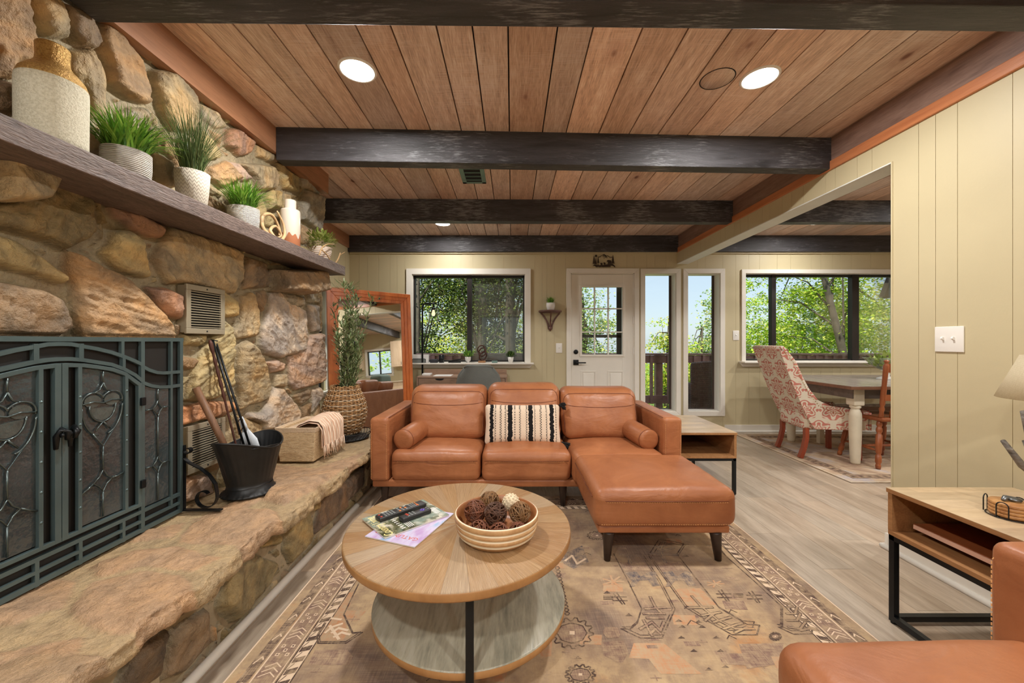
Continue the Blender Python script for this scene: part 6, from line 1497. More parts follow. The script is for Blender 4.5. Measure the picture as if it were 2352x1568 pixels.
antler('looped tan antler ornament between the grass pot and the bottle vase', (ax_, ay_, MZ), [
    ([(ax_ + .03, ay_ - .02, MZ + .009), (ax_ + .01, ay_ - .08, MZ + .05), (ax_, ay_ - .075, MZ + .12), (ax_ + .01, ay_ - .02, MZ + .155), (ax_ + .01, ay_ + .04, MZ + .13), (ax_ + .02, ay_ + .06, MZ + .07), (ax_ + .02, ay_ + .03, MZ + .02)], (.012, .006)),
    ([(ax_ + .04, ay_ + .03, MZ + .01), (ax_ + .04, ay_ + .075, MZ + .06), (ax_ + .03, ay_ + .075, MZ + .13), (ax_ + .02, ay_ + .03, MZ + .19)], (.011, .004)),
    ([(ax_ + .05, ay_ - .03, MZ + .009), (ax_ + .03, ay_ - .05, MZ + .05), (ax_ + .03, ay_ + .0, MZ + .09), (ax_ + .04, ay_ + .04, MZ + .05), (ax_ + .04, ay_ + .0, MZ + .02)], (.010, .005))])
t = NT('drip_glaze'); sp = t.n('ShaderNodeSeparateXYZ'); tc = t.n('ShaderNodeTexCoord'); t.put(sp.inputs[0], tc.outputs['Object']); ang = t.math('ARCTAN2', sp.outputs[1], sp.outputs[0]); wv = t.math('MULTIPLY', t.math('SINE', t.math('MULTIPLY', ang, 9)), .012)
wv2 = t.math('MULTIPLY', t.math('SINE', t.math('MULTIPLY', ang, 5)), .008); lim = t.math('ADD', t.math('ADD', wv, wv2), .085); msk = t.math('GREATER_THAN', sp.outputs[2], lim)
c = t.mix(msk, C(190, 122, 84), C(226, 216, 200)); t.bsdf(c, t.math('SUBTRACT', .75, t.math('MULTIPLY', msk, .5)))
bv = thing('bottle_vase', 'tall cream bottle vase with dripping glaze over a terracotta base', 'vase', (-1.42, 2.47, MZ)); m = MB()
m.lathe([(0, 0), (.052, 0), (.056, .004), (.057, .24), (.054, .252), (.036, .258), (.033, .262), (.033, .312), (.031, .316), (.027, .316), (.026, .27), (0, .26)], (-1.42, 2.47, MZ), 40); m.build('vase_body', 'drip_glaze', bv)
plain('stripe_pot', C(220, 204, 186), .8, bs=60, bst=.4)
t = NT('striped_pot'); w1 = t.wave(t.coord(), 26, .2, 1, 'Z'); t.bsdf(t.ramp(w1, [(.3, C(204, 168, 146)), (.5, C(228, 220, 206))]), .8, 0, t.bump(w1, .5, .01))
p = pot('potted_shrub', 'round-leaved light green plant in a striped pot at the far end of the mantel', -1.42, 2.875, potprof(.048, .074, .112), 'striped_pot', cat='potted plant')
m = MB(); rr = random.Random(9)
for k in range(420):
    v_ = Vector((rr.gauss(0, 1), rr.gauss(0, 1), rr.gauss(0, 1) * .7)).normalized() * rr.uniform(.45, 1.0); c_ = Vector((-1.42 + v_.x * .10, 2.875 + v_.y * .12, MZ + .165 + v_.z * .075)); c_.x = max(c_.x, -1.50); leafquad(m, c_, v_ + Vector((0, 0, .3)), rr.uniform(.02, .03), .009)
tag(m.build('foliage', 'round_leaf', p, fixn=False), kind='stuff')
antler('small forked antler leaning in front of the round-leaved plant', (-1.34, 2.76, MZ), [([(-1.35, 2.70, MZ + .02), (-1.34, 2.72, MZ + .075), (-1.33, 2.78, MZ + .115), (-1.32, 2.86, MZ + .135)], (.006, .003)), ([(-1.345, 2.71, MZ + .06), (-1.33, 2.76, MZ + .04), (-1.33, 2.82, MZ + .006)], (.005, .0045)), ([(-1.35, 2.70, MZ + .02), (-1.35, 2.69, MZ + .005)], (.006, .006))])
antler('dark antler tip lying at the far end of the mantel shelf', (-1.36, 2.98, MZ), [([(-1.37, 2.975, MZ + .008), (-1.345, 2.98, MZ + .05), (-1.33, 2.985, MZ + .10)], (.008, .004)), ([(-1.345, 2.98, MZ + .055), (-1.335, 2.995, MZ + .085), (-1.30, 3.0, MZ + .11)], (.005, .002))])

# ================================================================ leaning mirror
wood('mirror_wood', C(150, 74, 32), C(196, 106, 50), 'Z', .3, 8, 2.5, .3, c3=C(214, 130, 70)); t = NT('mirror_glass'); t.bsdf((.88, .9, .89, 1), .015, 1.0)
pA = Vector((-1.70, 3.59, 0)); pB = Vector((-1.07, 4.20, 0)); d = (pB - pA); Wm = d.length; d.normalize(); nrm = Vector((d.y, -d.x, 0))
mr = thing('floor_mirror', 'large leaning mirror in a thick orange-brown pine frame', 'mirror', tuple((pA + pB) / 2), math.atan2(d.y, d.x), world_=False)
Hm = 1.69; w = .105; lean = Matrix.Rotation(math.radians(-3.7), 4, 'X')
m = MB()
def fr_(u, v, w_): return (u, -w_, v)
o_ = [(-Wm / 2, 0), (Wm / 2, 0), (Wm / 2, Hm), (-Wm / 2, Hm)]
for k in range(3):
    i0, i1, th_ = (0, .04, .032), (.035, .075, .026), (.07, .107, .018)
    a, b, th_ = (i0, i1, th_)[k]
    A_ = [(-Wm / 2 + a, a), (Wm / 2 - a, a), (Wm / 2 - a, Hm - a), (-Wm / 2 + a, Hm - a)]; B_ = [(-Wm / 2 + b, b), (Wm / 2 - b, b), (Wm / 2 - b, Hm - b), (-Wm / 2 + b, Hm - b)]
    for q in range(4): m.prism([A_[q], A_[(q + 1) % 4], B_[(q + 1) % 4], B_[q]], 0, th_, fr_)
m.xf(lean); m.build('mirror_frame', 'mirror_wood', mr, bevel=.003)
m = MB(); m.box(-Wm / 2 + .1, Wm / 2 - .1, -.008, -.004, .1, Hm - .1).xf(lean); m.build('glass', 'mirror_glass', mr)
m = MB(); m.box(-Wm / 2 + .01, Wm / 2 - .01, -.003, .006, .01, Hm - .01).xf(lean); m.build('back_board', 'handle_wood', mr)

# ================================================================ desk corner
wood('desk_wood', C(126, 98, 78), C(166, 136, 112), 'X', .5, 8, 3, .4)
dk = thing('writing_desk', 'small brown writing desk with two drawers below the left window', 'desk', (-.58, 4.66, 0))
X0, X1, Y0, Y1, Zt = -1.108, -.058, 4.47, 4.85, .762
m = MB(); m.box(X0, X1, Y0, Y1, Zt - .02, Zt); m.build('desktop', 'desk_wood', dk, bevel=.002)
m = MB(); m.box(X0 + .01, X1 - .01, Y1 - .018, Y1, Zt, Zt + .062); m.build('back_rail', 'desk_wood', dk, bevel=.002)
m = MB(); m.box(X0, X0 + .018, Y0, Y1, Zt - .105, Zt - .02); m.box(X1 - .018, X1, Y0, Y1, Zt - .105, Zt - .02); m.box(X0, X1, Y0 + .02, Y1, Zt - .112, Zt - .098); m.box(X0 + .018, X1 - .018, Y1 - .018, Y1, Zt - .1, Zt - .02); m.box(-.594, -.574, Y0, Y1, Zt - .1, Zt - .02); m.build('carcass', 'desk_wood', dk, bevel=.001)
for (a, b) in ((X0 + .022, -.598), (-.570, X1 - .022)):
    m = MB(); m.box(a, b, Y0 + .002, Y0 + .018, Zt - .096, Zt - .024); dd = m.build('drawer', 'desk_wood', dk, bevel=.001)
    m = MB(); c_ = (a + b) / 2; m.prism([(c_ + .05 * math.cos(k * PI / 10), Zt - .024 - .020 * math.sin(k * PI / 10)) for k in range(11)], 0, .0015, lambda u, v, w_: (u, Y0 + .0015 - w_, v)); m.build('finger_cutout', 'void_black', dd)
for (x, y_) in ((X0 + .05, Y0 + .04), (X1 - .05, Y0 + .04), (X0 + .05, Y1 - .04), (X1 - .05, Y1 - .04)): m = MB(); m.turned((x, y_, Zt - .11), (x, y_, 0), [(.018, 0), (.012, 1)], 12); m.build('leg', 'black_metal', dk)
plain('paper_white', C(228, 226, 222), .6, bst=0)
m = MB(); m.rbox(-1.075, -.975, 4.60, 4.72, Zt, Zt + .024, .004); tag(m.build('white_box', 'paper_white'), 'small white box on the left end of the writing desk', 'box')
m = MB(); m.box(-.93, -.72, 4.52, 4.74, Zt, Zt + .003); tag(m.build('paper_sheet', 'paper_white'), 'white papers lying on the writing desk left of the chair', 'paper')
# office chair
plain('felt_grey', C(112, 116, 112), .95, var=.08, bs=120, bst=.3)
oc = thing('desk_chair', 'rounded grey upholstered desk chair in front of the writing desk', 'chair', (-.37, 4.22, 0))
m = MB(); m.smooth = True
def shell(u, v, off=0):
    a = (u - .5) * 2; w_ = (.205 + .075 * (1 - v)) * (1 - .10 * v ** 6); z_ = .47 + .435 * v - .028 * abs(a) ** 4 * v; rr_ = 1 - .20 * max(0, v - .8) / .2 * abs(a) ** 3
    return (-.37 + w_ * a * rr_ * 1.0, 4.18 - .06 * v - .0 + .13 * abs(a) ** 2.4 + off, z_)
m.grid(lambda u, v: shell(u, v), 20, 14); m.grid(lambda u, v: shell(u, v, .03), 20, 14)
for e in ([shell(k / 20, 1, .015) for k in range(21)], [shell(0, k / 14, .015) for k in range(15)], [shell(1, k / 14, .015) for k in range(15)]): m.tube(e, .0165, 8)
m.build('backrest', 'felt_grey', oc)
m = MB(); m.rbox(-.62, -.12, 4.17, 4.55, .42, .50, .035); m.build('seat', 'felt_grey', oc)
m = MB(); m.tube([(-.37, 4.3, .42), (-.37, 4.3, .10)], .022, 12); m.build('column', 'black_metal', oc)
for k in range(5):
    a = 2 * PI * k / 5 + .3; e = (-.37 + .25 * math.cos(a), 4.3 + .25 * math.sin(a), .06); m = MB(); m.tube([(-.37, 4.3, .10), e], [.02, .012], 8); lg = m.build('base_arm', 'black_metal', oc); m = MB(); m.lathe([(0, -.012), (.027, -.012), (.027, .012), (0, .012)], (e[0], e[1], .0275), 12, Matrix.Rotation(PI / 2, 4, 'X')); m.build('caster', 'black_metal', lg)
# floor lamp behind the desk
fl = thing('floor_lamp', 'thin black floor lamp with clear glass shade behind the desk', 'floor lamp', (-1.137, 4.89, 0))
x0, y0 = -1.137, 4.89; zt = EYE + (784 - 697) * 4.89 / FPX
m = MB(); m.lathe([(0, 0), (.10, 0), (.10, .012), (0, .015)], (x0, y0 - .0, 0), 28); m.build('base', 'black_metal', fl)
m = MB(); m.tube([(x0, y0, .01), (x0, y0, zt - .05), (x0 + .008, y0, zt - .02), (x0 + .03, y0, zt), (x0 + .14, y0, zt), (x0 + .145, y0, zt - .005)], .0115, 10); m.tube([(x0 + .14, y0, zt + .02), (x0 + .14, y0, zt - .045)], .010, 10); m.lathe([(0, -.05), (.02, -.05), (.02, -.08), (0, -.08)], (x0 + .14, y0, zt), 12); m.build('pole', 'black_metal', fl)
m = MB(); m.lathe([(.062, -.235), (.062, -.07), (.058, -.066), (.02, -.066)], (x0 + .14, y0, zt), 28, cap=False); m.build('glass_shade', 'pane_glass', fl)
emit('bulb_dim', (1, .75, .45, 1), 1.5)
m = MB(); m.lathe([(0, -.16), (.018, -.15), (.024, -.13), (.018, -.105), (.010, -.08)], (x0 + .14, y0, zt), 14, cap=False); m.build('bulb', 'bulb_dim', fl)
# things on the window sill
SZ = W1[2] + .0; SY = 4.93
def B2(px_, py_, Y=SY): return ((px_ - CX) * Y / FPX, EYE - (py_ - CY) * Y / FPX)
fr = thing('file_rack', 'black mesh file holder at the left end of the window sill', 'file holder', (B2(964, 0)[0], SY, SZ))
a = B2(949, 0)[0]; b = B2(979, 0)[0]; m = MB()
for yy in (SY - .04, SY + .04): m.tube([(a, yy, SZ + .004), (a, yy, SZ + .045), (a + .01, yy, SZ + .052), (b - .01, yy, SZ + .052), (b, yy, SZ + .045), (b, yy, SZ + .004)], .003, 6)
m.box(a, b, SY - .042, SY + .042, SZ, SZ + .003); m.build('wire_frame', 'black_metal', fr); m = MB(); m.box(a, b, SY - .041, SY - .039, SZ, SZ + .05); m.build('mesh_front', 'felt_grey', fr)
m = MB(); m.box(a, a + .20, SY - .03, SY + .02, SZ + .0035, SZ + .105); tag(m.build('document_folder', 'paper_white'), 'white folders standing in the black file holder', 'folder')
m = MB(); m.lathe([(0, 0), (.032, 0), (.035, .10), (.031, .10), (.029, .005), (0, .004)], (B2(1014, 0)[0], SY, SZ), 16); tag(m.build('pen_cup', 'black_metal'), 'black pen cup on the window sill', 'cup')
m = MB(); xq = B2(1000, 0)[0]; m.rbox(xq - .06, xq + .03, SY - .05, SY + .04, SZ, SZ + .045, .004); tag(m.build('desk_organizer', 'dark_inner'), 'dark desk organizer beside the pen cup on the sill', 'organizer')
st = thing('stapler', 'black stapler lying on the window sill', 'stapler', (B2(1046, 0)[0], SY, SZ)); xq = B2(1046, 0)[0]; m = MB(); m.rbox(xq - .09, xq + .07, SY - .018, SY + .018, SZ, SZ + .014, .004); m.build('base', 'black_metal', st); m = MB(); m.bar((xq - .085, SY, SZ + .018), (xq + .07, SY, SZ + .045), .03, .014); m.build('arm', 'black_metal', st)
plain('ceramic_white', C(232, 230, 226), .25, var=.02, bst=0)
px_, _ = B2(1075, 0); p = pot('sill_plant', 'small leafy plant in a white footed pot left on the window sill', px_, SY, [(0, 0), (.020, 0), (.022, .006), (.014, .012), (.036, .03), (.039, .075), (.035, .075), (.0, .068)], 'ceramic_white', z=SZ, cat='potted plant')
def bushy(root, x, y_, z_, R, n, mt, seed, L=.03, w=.008, up=.6, stem=None):
    m = MB(); rr = random.Random(seed)
    for k in range(n): v_ = Vector((rr.gauss(0, 1), rr.gauss(0, 1), abs(rr.gauss(0, 1)) * up + .1)); v_ = v_.normalized() * rr.uniform(.3, 1); c_ = Vector((x, y_, z_)) + v_ * R; leafquad(m, c_, v_ + Vector((0, 0, .4)), L * rr.uniform(.7, 1.2), w)
    return tag(m.build('foliage', mt, root, fixn=False), kind='stuff')
bushy(p, px_, SY, SZ + .07, .065, 110, 'grass_green', 31, .045, .009, 1.2)
sc2 = thing('knot_sculpture', 'brown interlocking ring sculpture on a small wooden block on the sill', 'sculpture', (B2(1107, 0)[0], SY, SZ)); xq = B2(1107, 0)[0]
m = MB(); m.rbox(xq - .045, xq + .045, SY - .03, SY + .03, SZ, SZ + .026, .003); m.build('block', 'table_side_wood', sc2)
m = MB()
for (cx_, cz_, R_, ti, tw) in ((-.008, .17, .050, .3, .5), (.005, .135, .056, -.5, -.6), (.012, .085, .058, .6, .8)):
    M_ = Matrix.Translation((xq + cx_, SY, SZ + cz_)) @ Matrix.Rotation(tw, 4, 'Z') @ Matrix.Rotation(PI / 2 + ti * .5, 4, 'X'); m.tube([M_ @ Vector((R_ * math.cos(a), R_ * 1.0 * math.sin(a), 0)) for a in [2 * PI * k / 28 for k in range(28)]], .0075, 8, closed=True)
m.build('rings', 'poker_brown', sc2)
px_, _ = B2(1173, 0); p = pot('sill_plant', 'dark flowering plant in a white tapered pot right on the window sill', px_, SY, [(0, 0), (.026, 0), (.040, .072), (.036, .072), (0, .064)], 'ceramic_white', z=SZ, cat='potted plant'); bushy(p, px_, SY, SZ + .07, .060, 120, 'dark_leaf', 33, .034, .012, 1.4)
m = MB(); xq = B2(1136, 0, 4.87)[0]; m.box(xq - .035, xq + .035, 4.862, 4.90, SZ + .0, SZ + .028); tag(m.build('small_box', 'vent_green'), 'small green box at the front edge of the sill', 'box')

# corner shelf with a plant, and the metal bear sign
wood('shelf_walnut', C(84, 56, 48), C(122, 86, 74), 'X', .45, 4, 4)
cs = thing('wall_shelf', 'small half-round dark wood wall shelf with curved brackets', 'shelf', (BX(1263.5), 4.99, 1.5)); xs, zs_ = BX(1263.5), BZ(717)
m = MB(); m.prism([(xs + .15 * math.cos(a), 4.999 - .14 * math.sin(a)) for a in [k * PI / 16 for k in range(17)]], 0, .022, lambda u, v, w_: (u, v, zs_ + w_)); m.prism([(xs + .135 * math.cos(a), 4.999 - .125 * math.sin(a)) for a in [k * PI / 16 for k in range(17)]], -.012, 0, lambda u, v, w_: (u, v, zs_ + w_)); m.build('shelf_top', 'shelf_walnut', cs, bevel=.003)
zb_ = BZ(757)
for a in (PI * .08, PI / 2, PI * .92):
    dx, dy = math.cos(a), -math.sin(a); pts = []
    for k in range(11): t_ = k / 10; r_ = .020 + .105 * (1 - t_) ** 2.0; pts.append((xs + dx * r_, 4.992 + dy * r_ * .9, zs_ - .012 + (zb_ + .02 - zs_) * t_))
    m = MB(); 
    for p_, q_ in zip(pts[:-1], pts[1:]): m.bar(p_, q_, .016, .020, up=(dx, dy, 0.01))
    m.build('bracket', 'shelf_walnut', cs)
m = MB(); m.lathe([(0, -.03), (.012, -.025), (.022, -.01), (.026, 0), (.024, .025), (0, .03)], (xs, 4.975, zb_ + .01), 14); m.build('finial', 'shelf_walnut', cs)
zp = zs_ + .022; p = pot('shelf_plant', 'tiny green plant in a white pot on the half-round wall shelf', xs, 4.93, [(0, 0), (.040, 0), (.045, .006), (.056, .05), (.056, .092), (.050, .092), (0, .082)], 'ceramic_white', z=zp, cat='potted plant'); grass(p, xs, 4.93, zp + .08, 160, .095, .055, .0035, 'grass_green', 77, rad=.035, droop=.2)
plain('sign_metal', C(62, 48, 36), .5, .4)
sg = thing('metal_wall_sign', 'small cut metal sign of bears, pines and a mountain above the door', 'wall sign', (BX(1387), 4.99, BZ(600)))
def SG(x, y_): return (BX(1350 + x / 31.36), BZ(575 + y_ / 31.36))
def sil(m, pts): m.prism([SG(*p) for p in pts], 0, .004, lambda u, v, w_: (u, 4.992 - w_, v))
m = MB(); sil(m, [(330,1150),(450,1050),(560,1040),(760,1080),(1000,1080),(1200,1040),(1480,1000),(1700,990),(1880,1060),(1980,1200),(1960,1230),(1800,1120),(1640,1090),(1640,1190),(1500,1200),(1300,1200),(1100,1210),(960,1200),(830,1210),(740,1170),(680,1210),(600,1215),(480,1120)])
m.build('ground', 'sign_metal', sg)
def fir(cx, y0, y1, w_): 
    pts = [(cx, y0)]; n = 5
    for k in range(n): yy = y0 + (y1 - y0) * (k + 1) / n; ww = w_ * (k + 1.2) / n; pts += [(cx + ww, yy), (cx + ww * .45, yy - 12)]
    pts[-1] = (cx + 14, y1 - 6); pts += [(cx + 14, 1080), (cx - 14, 1080), (cx - 14, y1 - 6)]
    for k in reversed(range(n)): yy = y0 + (y1 - y0) * (k + 1) / n; ww = w_ * (k + 1.2) / n; pts += ([(cx - ww * .45, yy - 12)] if k < n - 1 else []) + [(cx - ww, yy)]
    return pts
for q in ((450, 380, 960, 110), (570, 520, 980, 80), (740, 400, 900, 85), (1800, 330, 950, 135)): m = MB(); sil(m, fir(*q)); m.build('pine_tree', 'sign_metal', sg)
for k, (ox, oy, s_) in enumerate(((1370, 690, 1.0), (890, 905, .52), (1110, 870, .5))):
    m = MB(); sil(m, [(ox + x * s_, oy + y_ * s_) for x, y_ in ((-20, 90), (30, 30), (100, 5), (160, 10), (220, 25), (270, 30), (310, 80), (315, 170), (310, 330), (260, 330), (240, 210), (200, 330), (150, 330), (150, 210), (110, 320), (60, 320), (90, 180), (60, 120), (10, 130))]); m.build('bear', 'sign_metal', sg)
m = MB()
for q in ([(760,520),(900,430),(1160,290),(1350,420),(1420,380),(1590,520),(1720,510)],[(1160,290),(1080,450)],[(1170,300),(1170,630)],[(1200,330),(1300,560)],[(1260,380),(1400,560)],[(900,430),(860,520)]):
    for a, b in zip(q[:-1], q[1:]): A_, B_ = SG(*a), SG(*b); m.bar((A_[0], 4.99, A_[1]), (B_[0], 4.99, B_[1]), .003, .006)
m.build('mountain_line', 'sign_metal', sg); m = MB(); c_ = SG(585, 410); m.lathe([(0, 0), (.015, 0), (.015, .004), (0, .004)], (c_[0], 4.992, c_[1]), 16, Matrix.Rotation(PI / 2, 4, 'X')); m.build('moon', 'sign_metal', sg)
# ================================================================ dining area
wood('dining_top', C(120, 108, 98), C(166, 156, 146), 'Y', .22, 6, 3, .4); wood('dining_edge', C(96, 62, 44), C(130, 90, 66), 'X', .4, 6, 3); plain('antique_white', C(218, 208, 186), .5, var=.06, vs_=10); wood('apron_grey', C(92, 84, 78), C(126, 116, 108), 'X', .45, 6, 3)
dt = thing('dining_table', 'farmhouse dining table with grey plank top and chunky white turned legs', 'dining table', (3.9, 4.1, .009))
X0, X1, Y0, Y1, Zt = 3.08, 4.95, 3.50, 4.72, .762
m = MB(); m.box(X0, X1, Y0, Y1, Zt - .032, Zt - .002); m.build('tabletop_edge', 'dining_edge', dt, bevel=.004)
m = MB()
for k in range(8): a = Y0 + .002 + (Y1 - Y0 - .004) * k / 8; m.box(X0 + .002, X1 - .002, a, a + (Y1 - Y0 - .004) / 8 - .003, Zt - .004, Zt)
m.build('tabletop', 'dining_top', dt)
m = MB(); m.box(X0 + .13, X1 - .13, Y0 + .12, Y0 + .145, Zt - .13, Zt - .032); m.box(X0 + .13, X1 - .13, Y1 - .145, Y1 - .12, Zt - .13, Zt - .032); m.box(X0 + .12, X0 + .145, Y0 + .12, Y1 - .12, Zt - .13, Zt - .032); m.box(X1 - .145, X1 - .12, Y0 + .12, Y1 - .12, Zt - .13, Zt - .032); m.build('apron', 'apron_grey', dt, bevel=.002)
for (x, y_) in ((3.26, 3.66), (3.26, 4.50), (4.78, 3.66), (4.78, 4.50)):
    m = MB(); h = .050; m.rbox(x - h, x + h, y_ - h, y_ + h, .565, Zt - .032, .012, 3, 1); m.turned((x, y_, .57), (x, y_, .0095), [(.03, 0), (.040, .01), (.046, .03), (.040, .055), (.030, .07), (.037, .085), (.040, .11), (.048, .14), (.050, .2), (.049, .45), (.042, .85), (.038, .97), (.034, 1)], 18); m.build('leg', 'antique_white', dt)
# damask chair
t = NT('damask'); tc = t.n('ShaderNodeTexCoord'); co = t.coord((1, 1, 1)); 
sp = t.n('ShaderNodeSeparateXYZ'); t.put(sp.inputs[0], tc.outputs['Object'])
wu = t.math('DIVIDE', t.math('ADD', t.math('SUBTRACT', sp.outputs[0], sp.outputs[1]), .13 + 5.2), .26); row = t.math('FLOOR', t.math('DIVIDE', sp.outputs[2], .195)); wu = t.math('ADD', wu, t.math('MULTIPLY', t.math('MODULO', row, 2.0), .5))
aa = t.math('MULTIPLY', t.math('ABSOLUTE', t.math('SUBTRACT', t.math('FRACT', wu), .5)), 2.0); bb = t.math('MULTIPLY', t.math('SUBTRACT', t.math('FRACT', t.math('DIVIDE', sp.outputs[2], .195)), .5), 2.0)
rr_ = t.math('SQRT', t.math('ADD', t.math('MULTIPLY', t.math('MULTIPLY', aa, aa), 1.25), t.math('MULTIPLY', bb, bb))); th_ = t.math('ARCTAN2', bb, aa)
ph = t.math('ADD', t.math('MULTIPLY', rr_, 17.0), t.math('MULTIPLY', t.math('COSINE', t.math('MULTIPLY', th_, 6.0)), 2.6)); ph = t.math('ADD', ph, t.math('MULTIPLY', t.math('SINE', t.math('ADD', t.math('MULTIPLY', th_, 3.0), t.math('MULTIPLY', rr_, 9.0))), 1.4))
lim = t.math('ADD', t.math('MULTIPLY', t.math('COSINE', t.math('MULTIPLY', th_, 8.0)), .10), 1.02); inb = t.math('LESS_THAN', rr_, lim)
msk = t.math('MULTIPLY', t.ramp(t.math('SINE', ph), [(.0, 0.0), (.12, 1.0)]), inb)
# sine is -1..1, the ramp clamps the negative half
c = t.mix(msk, C(216, 204, 184), C(192, 122, 108)); t.bsdf(c, .85, 0, t.bump(t.noise(co, 200, 2), .2, .004), .2)
plain('nail_brass', C(170, 130, 70), .3, .9); wood('red_leg', C(120, 50, 32), C(156, 74, 48), 'Z', .35, 4, 3)
acr = math.atan2(.075, .52)
dc = thing('damask_chair', 'cream upholstered dining chair with red damask scrolls and nailhead trim', 'dining chair', (2.90, 4.04, .0125), -acr * .8, world_=False)
# local frame: x forward, y left, z up
Wc = .26
m = MB(); m.smooth = True; prof_side = [(-.20, 1.09), (-.19, 1.085), (-.09, .95), (-.03, .80), (.03, .68), (.12, .56), (.25, .50), (.45, .475), (.58, .47)]; bot = .30
def sidecurve(s):
    k = s * (len(prof_side) - 1); i = min(int(k), len(prof_side) - 2); f = k - i; return (prof_side[i][0] * (1 - f) + prof_side[i + 1][0] * f, prof_side[i][1] * (1 - f) + prof_side[i + 1][1] * f)
def back_x(z): # rear surface of the chair at height z
    t_ = max(0, min(1, (z - bot) / (1.09 - bot))); return .10 - .33 * t_ ** .8
for sg_ in (-1, 1):
    y0_ = sg_ * Wc; y1_ = sg_ * (Wc - .05)
    def curve_x(z):
        if z <= .47: return .58
        for (xa, za), (xb, zb) in zip(prof_side[:-1], prof_side[1:]):
            if zb <= z <= za and za > zb: return xb + (xa - xb) * (z - zb) / (za - zb)
        return -.20
    def side(u, v, y_=y0_):
        z = bot + (1.088 - bot) * v; bx = back_x(z); return (bx + (max(curve_x(z), bx + .01) - bx) * u, y_, z)
    m.grid(lambda u, v: side(u, v, y0_), 8, 48); m.grid(lambda u, v: side(u, v, y1_), 8, 48)
    edge = [Vector((sidecurve(k / 24)[0], (y0_ + y1_) / 2, sidecurve(k / 24)[1] + .0)) for k in range(25)]; m.tube(edge, .027, 10)
    m.box(.57, .60, min(y0_, y1_), max(y0_, y1_), bot, .47)
m.grid(lambda u, v: (back_x(bot + (1.085 - bot) * v), -Wc + 2 * Wc * u, bot + (1.085 - bot) * v), 8, 14)
m.grid(lambda u, v: (back_x(.42 + (1.085 - .42) * v) + .075, -Wc + 2 * Wc * u, .42 + (1.085 - .42) * v), 8, 14); m.tube([(-.205, -Wc, 1.09), (-.205, Wc, 1.09)], .026, 10)
m.build('upholstery', 'damask', dc)
m = MB(); cushion(m, .02, .61, -Wc + .045, Wc - .045, .28, .465, .04, .02, .003, 6); m.build('seat_cushion', 'damask', dc)
m = MB(); m.smooth = True
for sg_ in (-1, 1):
    for k in range(46):
        x, z = sidecurve(.05 + .95 * k / 45); m.lathe([(0, .004), (.0035, .002), (.005, 0)], (x + .012, sg_ * (Wc + .001), z - .035), 6, Matrix.Rotation(-sg_ * PI / 2, 4, 'X'), cap=False)
for k in range(24): m.lathe([(0, .004), (.0035, .002), (.005, 0)], (-.2, -Wc + .02 + k * .021, 1.045), 6, Matrix.Rotation(-PI / 2, 4, 'Y'), cap=False)
tag(m.build('nailhead_trim', 'nail_brass', dc), kind='stuff')
for (x, y_, sb) in ((.05, -.20, 1), (.05, .20, 1), (.52, -.21, 0), (.52, .21, 0)):
    m = MB(); pts = [(x, y_, .30), (x - .0 * sb, y_, .2), (x - .02 * sb, y_, .1), (x - .055 * sb, y_, .0)]
    for a, b in zip(pts[:-1], pts[1:]): m.bar(a, b, .042, .036, up=(1, 0, 0))
    m.build('leg', 'red_leg', dc)
# windsor chair
wood('maple_stain', C(126, 66, 38), C(170, 98, 56), 'Z', .35, 5, 3)
wc = thing('wooden_chair', 'turned maple wood dining chair with its back to the camera', 'dining chair', (3.62, 3.68, .0095), 0, world_=True)
TURN = [(.012, 0), (.020, .03), (.022, .10), (.016, .13), (.022, .16), (.024, .22), (.015, .27), (.024, .30), (.026, .5), (.022, .66), (.015, .70), (.022, .73), (.024, .85), (.016, .9), (.021, .93), (.018, 1)]
cxw = 3.565
for (xa, ya, xb, yb) in ((cxw - .17, 3.56, cxw - .235, 3.505), (cxw + .17, 3.56, cxw + .235, 3.505), (cxw - .17, 3.86, cxw - .215, 3.945), (cxw + .17, 3.86, cxw + .215, 3.945)):
    m = MB(); m.turned((xa, ya, .44), (xb, yb, .011), TURN, 12); m.build('leg', 'maple_stain', wc)
m = MB(); m.rbox(cxw - .22, cxw + .22, 3.50, 3.92, .435, .475, .018, 3, 6, lambda p, d, w: Vector((p.x * (1 - .12 * (w[1] < 0) * abs(w[1])), p.y, p.z - .012 * (1 - w[0] ** 2) * (1 - w[1] ** 2) * (p.z > 0)))); m.build('seat', 'maple_stain', wc)
for s_ in (-1, 1):
    m = MB(); m.turned((cxw + s_ * .185, 3.53, .47), (cxw + s_ * .20, 3.46, 1.005), [(.012, 0), (.020, .03), (.016, .1), (.022, .16), (.014, .2), (.020, .24), (.022, .5), (.018, .56), (.020, .8), (.022, .9), (.014, .93), (.012, .945), (.021, .97), (.018, .99), (0, 1)], 14); m.build('back_post', 'maple_stain', wc)
for z_, h_ in ((.93, .05), (.66, .035)):
    m = MB(); 
    for k in range(8):
        a, b = -1 + k / 4, -1 + (k + 1) / 4; m.bar((cxw + a * .19, 3.48 - .02 * (1 - a * a) + .05 * (.93 - z_), z_), (cxw + b * .19, 3.48 - .02 * (1 - b * b) + .05 * (.93 - z_), z_), .018, h_ * 2 * .8)
    m.build('back_rail', 'maple_stain', wc)
for k in range(4): x = cxw - .11 + k * .073; m = MB(); m.turned((x, 3.52, .47), (x, 3.49, .66), [(.007, 0), (.012, .3), (.008, .5), (.012, .7), (.007, 1)], 8); m.build('spindle', 'maple_stain', wc)
